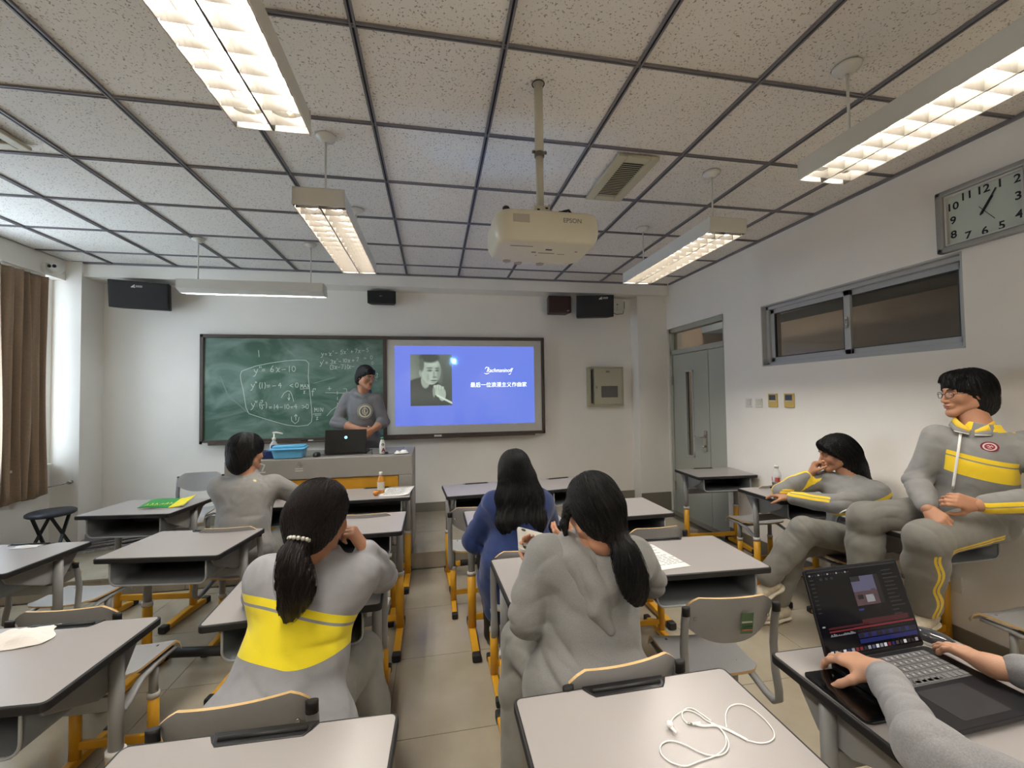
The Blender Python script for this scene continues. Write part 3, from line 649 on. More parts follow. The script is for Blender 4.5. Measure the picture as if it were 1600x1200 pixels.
# ------------------------------------------------------------ loudspeakers and boxes on the front wall
def speaker(name, label, x, y, z, w, d, h, rotz, tilt, m_, badge=None, lab2='speaker'):
    t = thing(name, label, lab2, (x, y, z), rotz)
    R = Matrix.Rotation(RD(tilt), 3, 'X')
    P = [(-w/2, -d/2), (w/2, -d/2), (w*.42, d/2), (-w*.42, d/2)]
    V = [R @ Vector((p[0], p[1], s*h/2)) for s in (-1, 1) for p in P]
    MB().add(V, [(0, 1, 2, 3), (7, 6, 5, 4), (0, 4, 5, 1), (1, 5, 6, 2), (2, 6, 7, 3), (3, 7, 4, 0)]).obj('cabinet', m_, t, bevel=.008)
    g = MB().box(R @ Vector((0, -d/2-.004, 0)), (w*.93, .01, h*.86), M=R); g.obj('grille', M_spk if m_ is not M_spkbr else m_, t, bevel=.003)
    if badge:
        o = R @ Vector((badge[0], -d/2-.0105, badge[1]))
        b = MB(); bw, bh = badge[2], badge[3]; Yv = R @ Vector((0, 0, 1))
        strokes_mb(b, [[(0, 0), (bw*.28, bh)], [(bw*.1, bh*.1), (bw*.3, bh*.1)]], o, (1, 0, 0), Yv, bh*.5)
        for k in range(4): strokes_mb(b, [[(bw*(.40+.15*k), bh*.2), (bw*(.50+.15*k), bh*.2)], [(bw*(.42+.15*k), bh*.55), (bw*(.51+.15*k), bh*.55)], [(bw*(.44+.15*k), bh*.9), (bw*(.53+.15*k), bh*.9)], [(bw*(.44+.15*k), bh*.2), (bw*(.44+.15*k), bh*.9)]], o, (1, 0, 0), Yv, bh*.16)
        b.obj('speaker_badge', M_white, t, fixn=False)
    br = MB().tube([(0, d*.3, 0), (0, d/2+.12, .02)], .014, 8); br.box((0, YFd(y, d), .02), (.08, .02, .1)); br.obj('wall_bracket', M_black, t)
    return t
def YFd(y, d): return d/2+.11
speaker('wall_speaker', 'large black wall speaker high on the front wall, left of the chalkboard', -3.03, 5.06, 2.675, .50, .24, .28, RD(16), 8, M_spk, (-.06, .075, .09, .022))
speaker('wall_speaker', 'small black bar speaker centred above the board', -.60, 5.20, 2.755, .33, .14, .15, 0, 4, M_spk, (-.02, .01, .03, .006))
speaker('wall_speaker', 'dark brown square wall speaker above the right end of the board', 1.58, 5.13, 2.705, .30, .17, .215, 0, 0, M_spkbr, (.09, -.09, .03, .012))
speaker('wall_speaker', 'black wall speaker in front of the white router', 2.02, 5.03, 2.675, .47, .24, .27, RD(-12), 7, M_spk, (.05, .085, .11, .024))
t = thing('wireless_router', 'rounded white wireless router beside the black wall speaker', 'router', (2.43, 5.25, 2.745))
MB().prism(rrect(0, 0, .20, .19, .05, 6), 1, -.04, .03).obj('router_body', M_white, t, bevel=.008)
b = MB().box((0, -.042, .012), (.022, .004, .016)); b.box((0, -.042, -.03), (.008, .004, .008)); b.box((0, -.042, -.055), (.008, .004, .008)); b.obj('router_mark', mat('mark_grey', (120, 116, 110), .5), t)
b = MB().tube([(-.06, 0, -.08), (0, -.02, -.12), (.09, -.02, -.105), (.12, .0, -.02), (.13, .02, .07)], .004, 6); b.obj('router_cable', M_black, t)
t = thing('power_panel', 'beige steel electrical panel box on the front wall right of the board', 'electrical panel', (2.25, 5.255, 1.40))
m = MB()
for c, s in (((-.23, 0, .26), (.03, .09, .52)), ((.23, 0, .26), (.03, .09, .52)), ((0, 0, .508), (.46, .09, .024)), ((0, 0, .012), (.46, .09, .024))): m.box(c, s)
m.box((0, .02, .26), (.46, .04, .5)); m.obj('panel_frame', mat('panel_beige', (180, 176, 152), .4), t, bevel=.003)
MB().box((.02, -.048, .26), (.385, .012, .47)).obj('panel_door', mat('panel_beige2', (184, 180, 158), .38), t, bevel=.004)
MB().box((.04, -.056, .19), (.23, .006, .15)).obj('panel_window', mat('panel_glass', (96, 94, 88), .12), t, bevel=.002)
b = MB().box((.02, -.056, .455), (.05, .004, .026)); b.box((-.14, -.057, .25), (.014, .008, .03)); b.obj('panel_label', mat('panel_mark', (128, 120, 98), .5), t)
MB().box((-.203, -.035, .26), (.02, .02, .44)).obj('panel_gap', M_dark, t)
# dome camera on the left soffit corner
t = thing('security_camera', 'small white twin-lens security camera in the upper left corner', 'security camera', (XL+.16, 4.78, 2.86))
MB().lathe([(.05, -.02), (.055, 0), (.05, .03)], (-.05, 0, .0), 20, M=Matrix.Rotation(RD(90), 3, 'Y')).obj('camera_base', M_white, t)
MB().lathe([(.001, -.055), (.035, -.045), (.055, -.02), (.058, .01), (.045, .04), (.001, .055)], (.06, -.03, 0), 20).obj('camera_dome', M_white, t)
b = MB()
for s in (-1, 1): b.lathe([(.016, 0), (.016, .008), (.001, .009)], (.062+s*.02, -.082, 0), 12, M=Matrix.Rotation(RD(90), 3, 'X'))
b.obj('camera_lens', M_black, t)
# rod on left wall
t = thing('wall_rod', 'thin metal rod fixed low on the wall behind the curtain', 'rod', (XL+.012, 4.95, .72))
MB().tube([(.0, -.15, .005), (.02, -.04, 0), (.10, .0, .015), (.175, .030, .03)], .008, 8).obj('rod_bar', M_chrome, t); MB().lathe([(.02, 0), (.02, .03), (.008, .035)], (.175, .048, .03), 12, M=Matrix.Rotation(RD(90), 3, 'X')).obj('rod_end', M_chrome, t)

# ------------------------------------------------------------ clock on right wall (faces -x)
t = thing('wall_clock', 'rectangular silver wall clock with black numerals, high on the right wall', 'clock', (XR-.002, 1.795, 2.375))
# local: right along -y as seen by a viewer facing the wall, up z, outwards -x
cw, chh = .43, .375; m = MB()
for (yy, zz, sy, sz, dx) in ((cw/2-.02, chh/2, .04, chh, .045), (-cw/2+.02, chh/2, .04, chh, .045), (0, chh-.018, cw, .036, .045), (0, .018, cw, .036, .045)): m.box((-.022, yy, zz), (dx, sy, sz))
m.obj('clock_frame', mat('clock_silver', (158, 158, 154), .3, metal=.5), t, bevel=.01, seg=3)
m = MB()
for (yy, zz, sy, sz) in ((cw/2-.046, chh/2, .010, chh-.08), (-cw/2+.046, chh/2, .010, chh-.08), (0, chh-.042, cw-.09, .010), (0, .042, cw-.09, .010)): m.box((-.018, yy, zz), (.03, sy, sz))
m.obj('inner_bezel', mat('bezel', (206, 206, 202), .3), t)
MB().box((-.010, 0, chh/2), (.008, cw-.08, chh-.07)).obj('clock_face', mat('clock_face', (190, 200, 190), .5), t)
hw, hh = .142, .118
pos = {12: (0, hh), 1: (.072, hh), 2: (hw, hh*.92), 3: (hw, .015), 4: (hw, -hh*.72), 5: (.072, -hh*.98), 6: (0, -hh), 7: (-.075, -hh*.98), 8: (-hw, -hh*.72), 9: (-hw, .0), 10: (-hw, hh*.70), 11: (-.075, hh)}
for k, (a, b_) in pos.items(): text_mb(MB(), str(k), .062, (-.0152, -a, chh/2+b_-.022), (0, -1, 0), (0, 0, 1), align='CENTER', thick=.0014).obj('numeral', mat('numeral_black', (24, 24, 26), .5), t)
def hand_bar(ang, r0, r1, w, x): 
    a = RD(ang); d = (sin(a), cos(a)); return MB().bar((x, -d[0]*r0, chh/2+d[1]*r0), (x, -d[0]*r1, chh/2+d[1]*r1), w, .0015, up=(1, 0, 0))
hand_bar(31, -.022, .075, .013, -.018).obj('hour_hand', M_black, t); hand_bar(30, -.03, .115, .007, -.020).obj('minute_hand', M_black, t); hand_bar(145, -.03, .085, .0025, -.022).obj('second_hand', M_black, t)

# switches & thermostats on the right wall
def plate(name, label, cat, y, z, w, h, m_, group=None):
    t = thing(name, label, cat, (XR, y, z), 0, group); MB().box((-.006, 0, 0), (.012, w, h)).obj('cover_plate', m_, t, bevel=.004); return t
for i, (y, lab) in enumerate(((3.645, 'small white light switch on the right wall, nearest the door'), (3.515, 'small white light switch between the first switch and the yellow thermostats'))):
    t = plate('light_switch', lab, 'switch', y, 1.45, .085, .085, M_white, 'light switches by the door')
    MB().box((-.014, -.004, .004), (.006, .05, .055)).obj('rocker', mat('rocker', (212, 206, 194), .4), t, bevel=.002)
for y, lab in ((3.345, 'yellow thermostat with a grey display, the one nearer the door'), (3.165, 'yellow thermostat with a grey display, the one farther from the door')):
    t = plate('thermostat', lab, 'thermostat', y, 1.475, .105, .125, mat('thermostat_yellow', (206, 178, 100), .45), 'yellow thermostats')
    MB().box((-.0135, .0, .026), (.004, .07, .048)).obj('thermostat_display', mat('lcd', (76, 80, 84), .2), t); MB().box((-.0135, 0, -.004), (.005, .07, .006)).obj('thermostat_buttons', M_white, t)
for y, z, lab in ((2.055, .385, 'white double wall socket low on the right wall behind the seated legs'),):
    t = plate('wall_socket', lab, 'socket', y, z, .15, .10, M_white)
    b = MB()
    for yy, zz, a in ((.012, .028, .35), (-.012, .028, -.35), (0, .0, 0), (-.0, -.028, 0)): b.box((-.0125, yy, zz), (.002, .006, .012), M=Matrix.Rotation(a, 3, 'X'))
    b.obj('socket_holes', M_black, t)
# ------------------------------------------------------------ school desks
def make_desk():
    t = thing('school_desk', 'x', 'desk'); h = .76
    w, d = .62, .45
    MB().prism(rrect(0, 0, w, d, .02, 5), 2, h-.026, h-.001).obj('edge_band', M_blackr, t, bevel=.004)
    # laminate with a notch for the pen tray (on the far edge)
    n0, n1, nd = -.11, .11, .036; e = .008
    P = rrect(0, 0, w-2*e, d-2*e, .014, 4)
    # rrect starts bottom right, then top right, top left, bottom left
    out = []
    for i, p in enumerate(P):
        out.append(p)
        if i == 9: out += [(n1+.012, d/2-e), (n1, d/2-e-nd*.55), (n1-.014, d/2-e-nd), (n0+.014, d/2-e-nd), (n0, d/2-e-nd*.55), (n0-.012, d/2-e)]
    MB().prism(out, 2, h-.004, h).obj('tabletop', M_lam, t)
    tr = MB().prism([(n1+.008, d/2+.003), (n1-.004, d/2-e-nd*.6), (n1-.018, d/2-e-nd+.002), (n0+.018, d/2-e-nd+.002), (n0+.004, d/2-e-nd*.6), (n0-.008, d/2+.003)][::-1], 2, h-.02, h+.0005)
    pt_ = tr.obj('pen_tray', M_black, t, bevel=.002)
    MB().tube([(n0+.012, d/2-.022, h+.002), (n1-.012, d/2-.022, h+.002)], .0055, 8).obj('tray_rim', M_blackr, pt_)
    # open book box: U-shaped sheet, opening to the sitter (-y)
    bw, bh, z1 = .475, .118, h-.026; r = .035
    prof = [(-bw/2, z1)]+[(-bw/2+r-r*cos(a), z1-bh+r-r*sin(a)) for a in [k*pi/8 for k in range(5)]]+[(bw/2-r+r*sin(a), z1-bh+r-r*cos(a)) for a in [k*pi/8 for k in range(5)]]+[(bw/2, z1)]
    b = MB(); y0, y1 = -d/2+.02, d/2-.07
    V = [(p[0], y0, p[1]) for p in prof]+[(p[0], y1, p[1]) for p in prof]; n = len(prof)
    b.add(V, [(i, i+1, n+i+1, n+i) for i in range(n-1)], 0, True); b.add([(p[0], y1, p[1]) for p in prof], [tuple(range(n))], 0)
    bx = b.obj('book_box', M_boxin, t, solid=.004, fixn=False)
    MB().tube([(p[0], y0, p[1]) for p in prof], .0045, 6).obj('box_rim', M_rim, bx)
    # side brackets and leg frames
    py = .07
    for s in (-1, 1):
        b = MB().prism([(y0+.02, h-.027), (d/2-.03, h-.027), (d/2-.03, h-.055), (py+.05, h-.16), (py-.05, h-.16), (y0+.05, h-.075)], 0, s*.245-.006, s*.245+.006)
        b.box((s*.262, .0, h-.036), (.03, d-.1, .014)); b.obj('side_bracket', M_grey, t, bevel=.003)
        lg = MB().tube([(s*.268, py, .33), (s*.268, py, h-.03)], .0165, 14, ex=1.35, up=(0, 1, 0)).obj('leg', M_grey, t)
        MB().tube([(s*.268, py, .385), (s*.268, py, .41)], .0225, 14, ex=1.3, up=(0, 1, 0)).obj('leg_collar', M_collar, lg)
        MB().tube([(s*.268, py, .05), (s*.268, py, .388)], .0205, 14, ex=1.3, up=(0, 1, 0)).obj('lower_leg', M_yel, lg)
        ft = MB().prism([(-.20, .012), (-.20, .038), (.0, .052), (.12, .052), (.20, .038), (.20, .012)], 0, s*.268-.022, s*.268+.022).obj('foot', M_yel, t, bevel=.006)
        for q in (-1, 1): MB().box((s*.268, q*.205, .024), (.05, .05, .044)).obj('foot_cap', M_blackr, ft, bevel=.008)
    MB().box((0, py, .115), (.50, .02, .04)).obj('crossbar', M_yel, t, bevel=.005)
    MB().box((0, py, h-.20), (.50, .016, .05)).obj('brace', M_grey, t, bevel=.004)
    return t
dk = make_desk()
DESKS = [ # cx, cy, yaw deg, height, label, sleeve
 (-2.03, 3.47, -8, .795, 'school desk with a green and yellow booklet on it, far left', 0),
 (-1.365, 2.66, -8, .76, 'empty school desk behind the boy in front of the teacher console, second from the left', 1),
 (-2.25, 2.62, -6, .76, 'school desk cut by the left edge of the photo, second nearest there', 0),
 (-1.31, 1.57, -3, .76, 'school desk at the lower left with a crumpled tissue on it', 0),
 (-.525, 1.90, 3, .76, 'school desk on which the girl in the yellow-striped jacket leans', 0),
 (-.50, 2.80, 0, .76, 'empty school desk directly ahead of the girl in the yellow-striped jacket', 0),
 (-.50, 3.66, 0, .76, 'school desk with an orange juice bottle and booklet, before the console', 0),
 (-1.15, 3.58, -3, .76, 'school desk where the boy in the plain grey jacket sits', 0),
 (-.41, .90, -2, .76, 'empty school desk at the bottom edge, left of the one with earphones', 0),
 (.505, .875, 0, .76, 'nearest school desk, with white earphones lying on it', 0),
 (.385, 3.62, 4, .76, 'front row school desk just right of the aisle, a blue gleam on its top', 1),
 (1.19, 3.66, 9, .76, 'front row school desk turned slightly, in front of the pilaster', 0),
 (.50, 2.70, 0, .76, 'school desk at which the girl in the blue coat sits', 0),
 (1.26, 2.77, 0, .76, 'empty school desk in the second row, right of the blue coat girl', 0),
 (.575, 1.82, 2, .76, 'school desk at which the girl in the grey hoodie sits', 0),
 (1.20, 1.90, -3, .76, 'school desk with a printed sheet, right of the girl in the grey hoodie', 0),
 (2.76, 3.77, -4, .76, 'empty school desk by the door, against the right wall', 0),
 (2.755, 2.84, 0, .765, 'school desk with a water bottle on which the girl by the wall rests her elbow', 0),
 (2.765, 1.97, 0, .78, 'school desk on which the boy in glasses sits', 0),
 (1.30, .90, -1, .76, 'school desk under the open laptop at the lower right', 0)]
DOBJ = []
for i, (x, y, a, h, lab, sl_) in enumerate(DESKS):
    o = dk if i == 0 else copy_tree(dk)
    o.location = (x, y, .0); o.rotation_euler = (0, 0, RD(a)); o.scale = (1, 1, h/.76); o['label'] = lab; o['group'] = 'height adjustable school desks'; DOBJ.append(o)
    if sl_:
        MB().tube([(-.17, .07, .115), (.24, .07, .115)], .026, 12).obj('foam_sleeve', M_blackr, o)

# ------------------------------------------------------------ school chairs
def make_chair():
    t = thing('school_chair', 'x', 'chair')
    # seat: curved plywood sheet
    def seat(u, v, dz=0):
        x = -.20+.40*u; y = -.19+.38*v
        w = 1-.10*(1-v)**2; e = min(u, 1-u); cornr = .03*max(0, 1-e/.12)**2
        z = .445+.012*(2*u-1)**2-.055*max(0, (v-.78)/.22)**2+.012*max(0, (.2-v)/.2)
        yy = y-cornr*(1 if v > .5 else -1)*abs(2*v-1)**4
        return (x*w, yy, z+dz)
    def sheet(fn, nu, nv, th, mats, name):
        m = MB(); A = [fn(i/nu, j/nv, th/2) for j in range(nv+1) for i in range(nu+1)]; B_ = [fn(i/nu, j/nv, -th/2) for j in range(nv+1) for i in range(nu+1)]
        q = [(j*(nu+1)+i, j*(nu+1)+i+1, (j+1)*(nu+1)+i+1, (j+1)*(nu+1)+i) for j in range(nv) for i in range(nu)]
        n = len(A); m.add(A+B_, q+[tuple(n+k for k in f)[::-1] for f in q], 0, True)
        rim = [j for j in range(nu)]+[nu+k*(nu+1) for k in range(nv)]+[nv*(nu+1)+nu-k for k in range(nu)]+[(nv-k)*(nu+1) for k in range(nv)]
        o_ = len(m.v)
        m.add([A[k] for k in rim]+[B_[k] for k in rim], [(k, (k+1) % len(rim), len(rim)+(k+1) % len(rim), len(rim)+k) for k in range(len(rim))], 1, True)
        return m.obj(name, mats, t)
    sheet(lambda u, v, d: seat(u, v, d), 12, 12, .011, [M_seat, M_wood], 'seat')
    def back(u, v, d):
        x = -.195+.39*u; cx = 2*u-1
        zt = .80-.03*max(0, abs(cx)-.75)**1.3/.16; zb = .615+.07*abs(cx)**2.6
        z = zb+(zt-zb)*v; y = -.215-.035*v-.028*(1-cx*cx)
        return (x, y+d, z)
    sheet(back, 16, 8, .011, [M_seat, M_wood], 'backrest')
    for s in (-1, 1):
        x = s*.205
        P = [(x, -.262, .755), (x, -.25, .70), (x, -.238, .60), (x, -.245, .50), (x, -.262, .43), (x, -.262, .395), (x, -.235, .372), (x*.97, -.19, .38), (x*.9, -.10, .415), (x*.88, .0, .425), (x*.88, .12, .425)]
        f = MB().tube(P, .010, 10, ex=1.9, up=(0, 1, 0)).obj('back_frame', M_grey, t)
        MB().tube([(x, -.262, .735), (x, -.263, .760), (x, -.262, .768)], .0108, 10, ex=1.75, up=(0, 1, 0)).obj('frame_cap', M_blackr, f)
        lg = MB().tube([(x*.84, .0, .27), (x*.84, .0, .43)], .0155, 14, ex=1.35, up=(0, 1, 0)).obj('leg', M_grey, t)
        MB().tube([(x*.84, 0, .275), (x*.84, 0, .298)], .0215, 14, ex=1.3, up=(0, 1, 0)).obj('leg_collar', M_collar, lg)
        MB().tube([(x*.84, 0, .04), (x*.84, 0, .278)], .0195, 14, ex=1.3, up=(0, 1, 0)).obj('lower_leg', M_yel, lg)
        ft = MB().prism([(-.20, .010), (-.20, .034), (.0, .046), (.20, .034), (.20, .010)], 0, x*.84-.02, x*.84+.02).obj('foot', M_yel, t, bevel=.006)
        for q in (-1, 1): MB().box((x*.84, q*.20, .021), (.046, .045, .040)).obj('foot_cap', M_blackr, ft, bevel=.008)
    MB().box((0, 0, .10), (.33, .018, .036)).obj('crossbar', M_yel, t, bevel=.004)
    MB().box((0, .0, .405), (.33, .05, .016)).obj('seat_brace', M_grey, t, bevel=.003)
    b = MB()
    for x, y in ((-.13, -.10), (.13, -.10), (-.13, .09), (.13, .09)): b.lathe([(.008, .0), (.007, .004)], (x, y, .452), 10)
    for s in (-1, 1): b.lathe([(.008, .0), (.006, .004)], (s*.165, -.262, .72), 10, M=Matrix.Rotation(RD(90), 3, 'X'))
    b.obj('rivets', M_chrome, t)
    return t
ck = make_chair()
CHAIRS = [ # cx, cy, yaw, zscale, label
 (1.12, 1.66, -6, .98, 'empty grey chair with a green sticker on its back, right of the hoodie girl'),
 (1.27, 2.50, 0, .97, 'grey chair tucked under the empty second row desk on the right'),
 (.50, 1.36, 6, 1.0, 'chair of the girl in the grey hoodie, its wooden edge showing over the nearest desk'),
 (-.52, 1.44, 4, .98, 'chair of the girl in the yellow-striped jacket, its back at the bottom of the photo'),
 (-1.36, 2.12, -3, .97, 'empty grey chair between the tissue desk and the desk ahead of it'),
 (-2.12, 3.02, -6, .86, 'empty grey chair with its seat showing beyond the desk at the left edge'),
 (-1.22, 3.06, -3, .98, 'chair of the boy in the plain grey jacket'),
 (-.45, 3.17, 0, .98, 'grey chair tucked under the desk with the orange bottle'),
 (-.42, 2.32, 0, .98, 'grey chair just ahead of the girl in the yellow-striped jacket'),
 (.46, 2.30, 0, .98, 'chair of the girl in the blue coat'),
 (.28, 3.18, 0, .98, 'grey chair ahead of the girl in the blue coat, mostly hidden by her'),
 (2.76, 3.25, 0, .98, 'grey chair between the two right wall desks, nearest the door'),
 (2.74, 2.36, 0, .98, 'chair of the girl seated by the right wall'),
 (2.80, 1.52, 0, .98, 'empty chair at the right edge, behind the desk the boy sits on'),
 (1.20, .15, 0, .98, 'chair of the person typing on the laptop'),
 (-2.13, 4.16, 184, .92, 'pale chair standing on the platform facing the class, far left')]
COBJ = []
for i, (x, y, a, hz, lab) in enumerate(CHAIRS):
    o = ck if i == 0 else copy_tree(ck)
    o.location = (x, y, PZ if y > 4 else 0); o.rotation_euler = (0, 0, RD(a)); o.scale = (.87, .92, hz); o['label'] = lab; o['group'] = 'grey school chairs'; COBJ.append(o)
# sticker on the empty chair
b = MB().box((.06, -.275, .70), (.055, .001, .085), 0, M=Matrix.Rotation(RD(9), 3, 'X'))
for k, (zz, mi) in enumerate(((.725, 1), (.705, 2), (.69, 1), (.675, 3))): b.box((.06, -.2762-.0002*k+.0015*(.7-zz)*6, zz), (.047, .001, .006), mi, M=Matrix.Rotation(RD(9), 3, 'X'))
b.obj('chair_sticker', [mat('sticker_green', (92, 122, 92), .5), mat('sticker_dark', (50, 84, 60), .5), mat('sticker_white', (190, 190, 170), .5), mat('sticker_red', (170, 110, 80), .5)], COBJ[0])

# ------------------------------------------------------------ teacher's console
t = thing('teacher_console', 'long grey teacher console with yellow doors on the platform', 'teacher desk', (-.975, 4.25, PZ))
w, d, h = 1.55, .62, .885; m = MB()
f = -d/2; 
m.box((0, 0, h-.09), (w, d, .18)); m.box((-w/2+.07, 0, (h-.18)/2), (.14, d, h-.18)); m.box((w/2-.06, 0, (h-.18)/2), (.12, d, h-.18)); m.box((.035, f+.15, (h-.18)/2), (.06, .3, h-.18)); m.box((0, .28, (h-.18)/2), (w, .04, h-.18)); m.box((0, f+.03, .03), (w, .05, .06))
m.obj('console_body', M_conG, t, bevel=.006)
for a, b_, lab in ((-w/2+.145, .003, 0), (.067, w/2-.125, 1)):
    MB().box(((a+b_)/2, f+.025, (h-.18+.06)/2), (b_-a, .02, h-.25)).obj('console_door', M_conY, t, bevel=.003)
    m = MB().box(((b_-.055) if lab == 0 else a+.035, f+.012, (h-.18+.06)/2), (.012, .012, h-.27)); m.obj('door_pull', M_conY, t)
MB().box((w/2-.015, -d/2+.02, h+.022), (.02, .025, .045)).obj('corner_post', M_conG, t, bevel=.004)
MB().box((-.05, .05, h+.003), (w-.12, d-.16, .006)).obj('console_top', mat('console_top', (120, 118, 114), .4), t, bevel=.002)
M_ws = mat('worn_sticker', (206, 204, 198), .8)
strokes_mb(MB(), [[(0, 0), (.02, .05), (-.02, .065), (-.03, .04)], [(-.02, -.012), (.025, -.012)]], (-.48, f-.002, h-.09), (1, 0, 0), (0, 0, 1), .010).obj('worn_sticker', M_ws, t, fixn=False)
b = MB(); strokes_mb(b, [arc(0, 0, .022, .018, 0, 360, 14)], (-.185, f-.002, h-.045), (1, 0, 0), (0, 0, 1), .008); strokes_mb(b, [[(-.03, 0), (.03, 0)], [(-.03, -.018), (.03, -.018)]], (-.185, f-.002, h-.085), (1, 0, 0), (0, 0, 1), .007)
b.obj('worn_sticker', M_ws, t, fixn=False)
CT = PZ+h+.006
EARW = {'wires': [[(0.545, 0.933), (0.565, 0.95), (0.591, 0.962), (0.614, 0.965), (0.63, 0.949), (0.639, 0.926), (0.652, 0.908), (0.654, 0.885), (0.645, 0.859), (0.628, 0.842), (0.606, 0.834), (0.581, 0.839), (0.563, 0.853), (0.545, 0.875), (0.521, 0.89), (0.498, 0.887), (0.484, 0.871), (0.484, 0.852), (0.496, 0.835), (0.517, 0.825), (0.552, 0.83), (0.598, 0.836), (0.631, 0.852), (0.649, 0.875), (0.653, 0.899), (0.642, 0.916)], [(0.589, 0.927), (0.586, 0.943), (0.595, 0.96), (0.613, 0.971), (0.629, 0.967), (0.639, 0.947), (0.648, 0.924)], [(0.67, 0.898), (0.692, 0.93), (0.72, 0.953), (0.749, 0.958), (0.769, 0.943), (0.776, 0.906), (0.771, 0.872), (0.757, 0.852), (0.734, 0.843), (0.711, 0.845), (0.691, 0.856)]], 'thick': [(0.602, 0.924), (0.62, 0.913), (0.647, 0.908), (0.666, 0.893), (0.68, 0.874), (0.691, 0.856)], 'bud': (0.54, 0.925), 'plug': (0.587, 0.926)}
# ------------------------------------------------------------ things on the console
def cx(px, y=4.12): return px
t = thing('pump_bottle', 'clear sanitizer pump bottle with white pump on the console', 'bottle', (-1.47, 4.25, CT))
MB().lathe([(.03, 0), (.034, .01), (.034, .10), (.014, .13), (.014, .14)], seg=20).obj('bottle_body', mat('clear_plastic', (220, 224, 224), .15, alpha=.6), t)
b = MB().lathe([(.016, .138), (.016, .16), (.006, .165), (.006, .20)], seg=16); b.tube([(-.01, 0, .205), (.02, 0, .208), (.075, 0, .195)], .008, 8); b.obj('pump_head', M_white, t)
t = thing('navy_box', 'dark blue box standing beside the pump bottle on the console', 'box', (-1.44, 4.08, CT))
m = MB().box((0, 0, .03), (.15, .12, .06)); m.obj('box_body', mat('navy', (26, 44, 96), .5), t, bevel=.004)
MB().box((.04, .03, .075), (.08, .05, .055), M=Matrix.Rotation(.1, 3, 'Y')).obj('box_flap', MATS['navy'], t, bevel=.003)
t = thing('storage_box', 'light blue plastic storage box with a lid on the console', 'box', (-1.27, 4.05, CT), .03)
M_lb = mat('light_blue_plastic', (100, 176, 216), .35)
bm = bmesh.new(); rings = []
for z, s in ((0, .86), (.05, .95), (.072, .98)): rings.append([bm.verts.new((p[0]*s, p[1]*s, z)) for p in rrect(0, 0, .27, .17, .03, 4)])
for a, b_ in zip(rings[:-1], rings[1:]):
    for k in range(len(a)): bm.faces.new((a[k], a[(k+1) % len(a)], b_[(k+1) % len(a)], b_[k]))
bm.faces.new(rings[0][::-1]); bm.faces.new(rings[-1]); me = bpy.data.meshes.new('box_body'); bm.to_mesh(me); bm.free(); me.materials.append(M_lb); o = bpy.data.objects.new('box_body', me); COL.objects.link(o); o.parent = t
lid = MB().prism(rrect(0, 0, .285, .185, .03, 4), 2, .073, .088); lid.prism(rrect(0, 0, .255, .155, .03, 4), 2, .088, .106); lo_ = lid.obj('box_lid', M_lb, t, bevel=.006)
MB().tube([(-.14, -.06, .085), (-.15, -.09, .08), (-.14, -.098, .078), (.13, -.098, .078), (.145, -.09, .08), (.142, -.06, .085)], .005, 6).obj('box_handle', M_lb, t)
t = thing('computer_mouse', 'black computer mouse on the console left of the laptop', 'mouse', (-1.045, 4.05, CT))
def mouse(t, mats, L=.11, w=.062, h=.036):
    def fn(u, v):
        a = u*2*pi; b = v*pi/2; return (w/2*cos(a)*cos(b)**.7, L/2*sin(a)*cos(b)**.7, h*sin(b)**.8)
    MB().grid(fn, 20, 8).obj('mouse_shell', mats, t)
mouse(t, M_black)
MB().tube([(0, .04, .008), (.03, .06, .004), (.08, .05, .004), (.13, .04, .004)], .003, 6).obj('mouse_cable', M_black, t)
t = thing('black_laptop', 'open black laptop with a glowing round badge, on the teacher console', 'laptop', (-.80, 4.06, CT), .02)
MB().prism(rrect(0, .14, .36, .25, .012, 3), 2, 0, .02).obj('laptop_base', M_black, t, bevel=.003)
R = Matrix.Rotation(RD(-8), 3, 'X')
ld = MB().box((0, .0, .02), (.36, .008, .0)); ld = MB(); ld.box(R @ Vector((0, -.0, .115))+Vector((0, 0, .008)), (.362, .009, .215), M=R); l_ = ld.obj('laptop_lid', mat('laptop_black', (16, 16, 18), .35), t, bevel=.004)
g = MB(); c0 = R @ Vector((.0, -.0055, .150))+Vector((0, 0, .008)); Rm = R @ Matrix.Rotation(RD(90), 3, 'X'); g.lathe([(.001, .0), (.010, .0), (.013, -.001)], c0, 20, M=Rm)
g.obj('glowing_badge', mat('badge_glow', (120, 210, 255), .4, emit=(110, 205, 255), estr=1.6), l_)
MB().tube([(.18, .12, .01), (.22, .10, .03), (.23, .0, .01), (.24, -.05, .004)], .004, 6).obj('laptop_cable', M_black, t)
t = thing('milk_bottle', 'white drink bottle with green cap on the console right of the laptop', 'bottle', (-.475, 4.05, CT))
MB().lathe([(.022, 0), (.026, .006), (.027, .07), (.022, .10), (.014, .125), (.014, .132)], seg=24).obj('bottle_body', mat('milk_white', (228, 226, 222), .35), t)
MB().lathe([(.0155, .13), (.0155, .148), (.012, .152)], seg=20).obj('bottle_cap', mat('cap_green', (40, 120, 70), .4), t)
b = MB(); text_mb(b, 'A', .05, (-.004, -.0278, .018), (1, 0, 0), (0, 0, 1), thick=.0015); b.obj('label_letter', mat('label_maroon', (130, 36, 44), .5), t)
b = MB(); strokes_mb(b, [arc(.0, 0, .010, .008, 0, 360, 12)], (.008, -.0275, .085), (1, 0, 0), (0, 0, 1), .005); b.obj('label_emblem', M_black, t, fixn=False)
t = thing('bottle_cap_black', 'small dark round cap beside the white drink bottle on the console', 'cap', (-.435, 4.02, CT)); MB().lathe([(.014, 0), (.016, .012), (.010, .02), (.001, .022)], seg=16).obj('cap_shell', M_black, t); MB().tube([(.016*cos(k*pi/6), .016*sin(k*pi/6), .004) for k in range(12)], .002, 5, closed=True).obj('cap_rim', M_blackr, t)
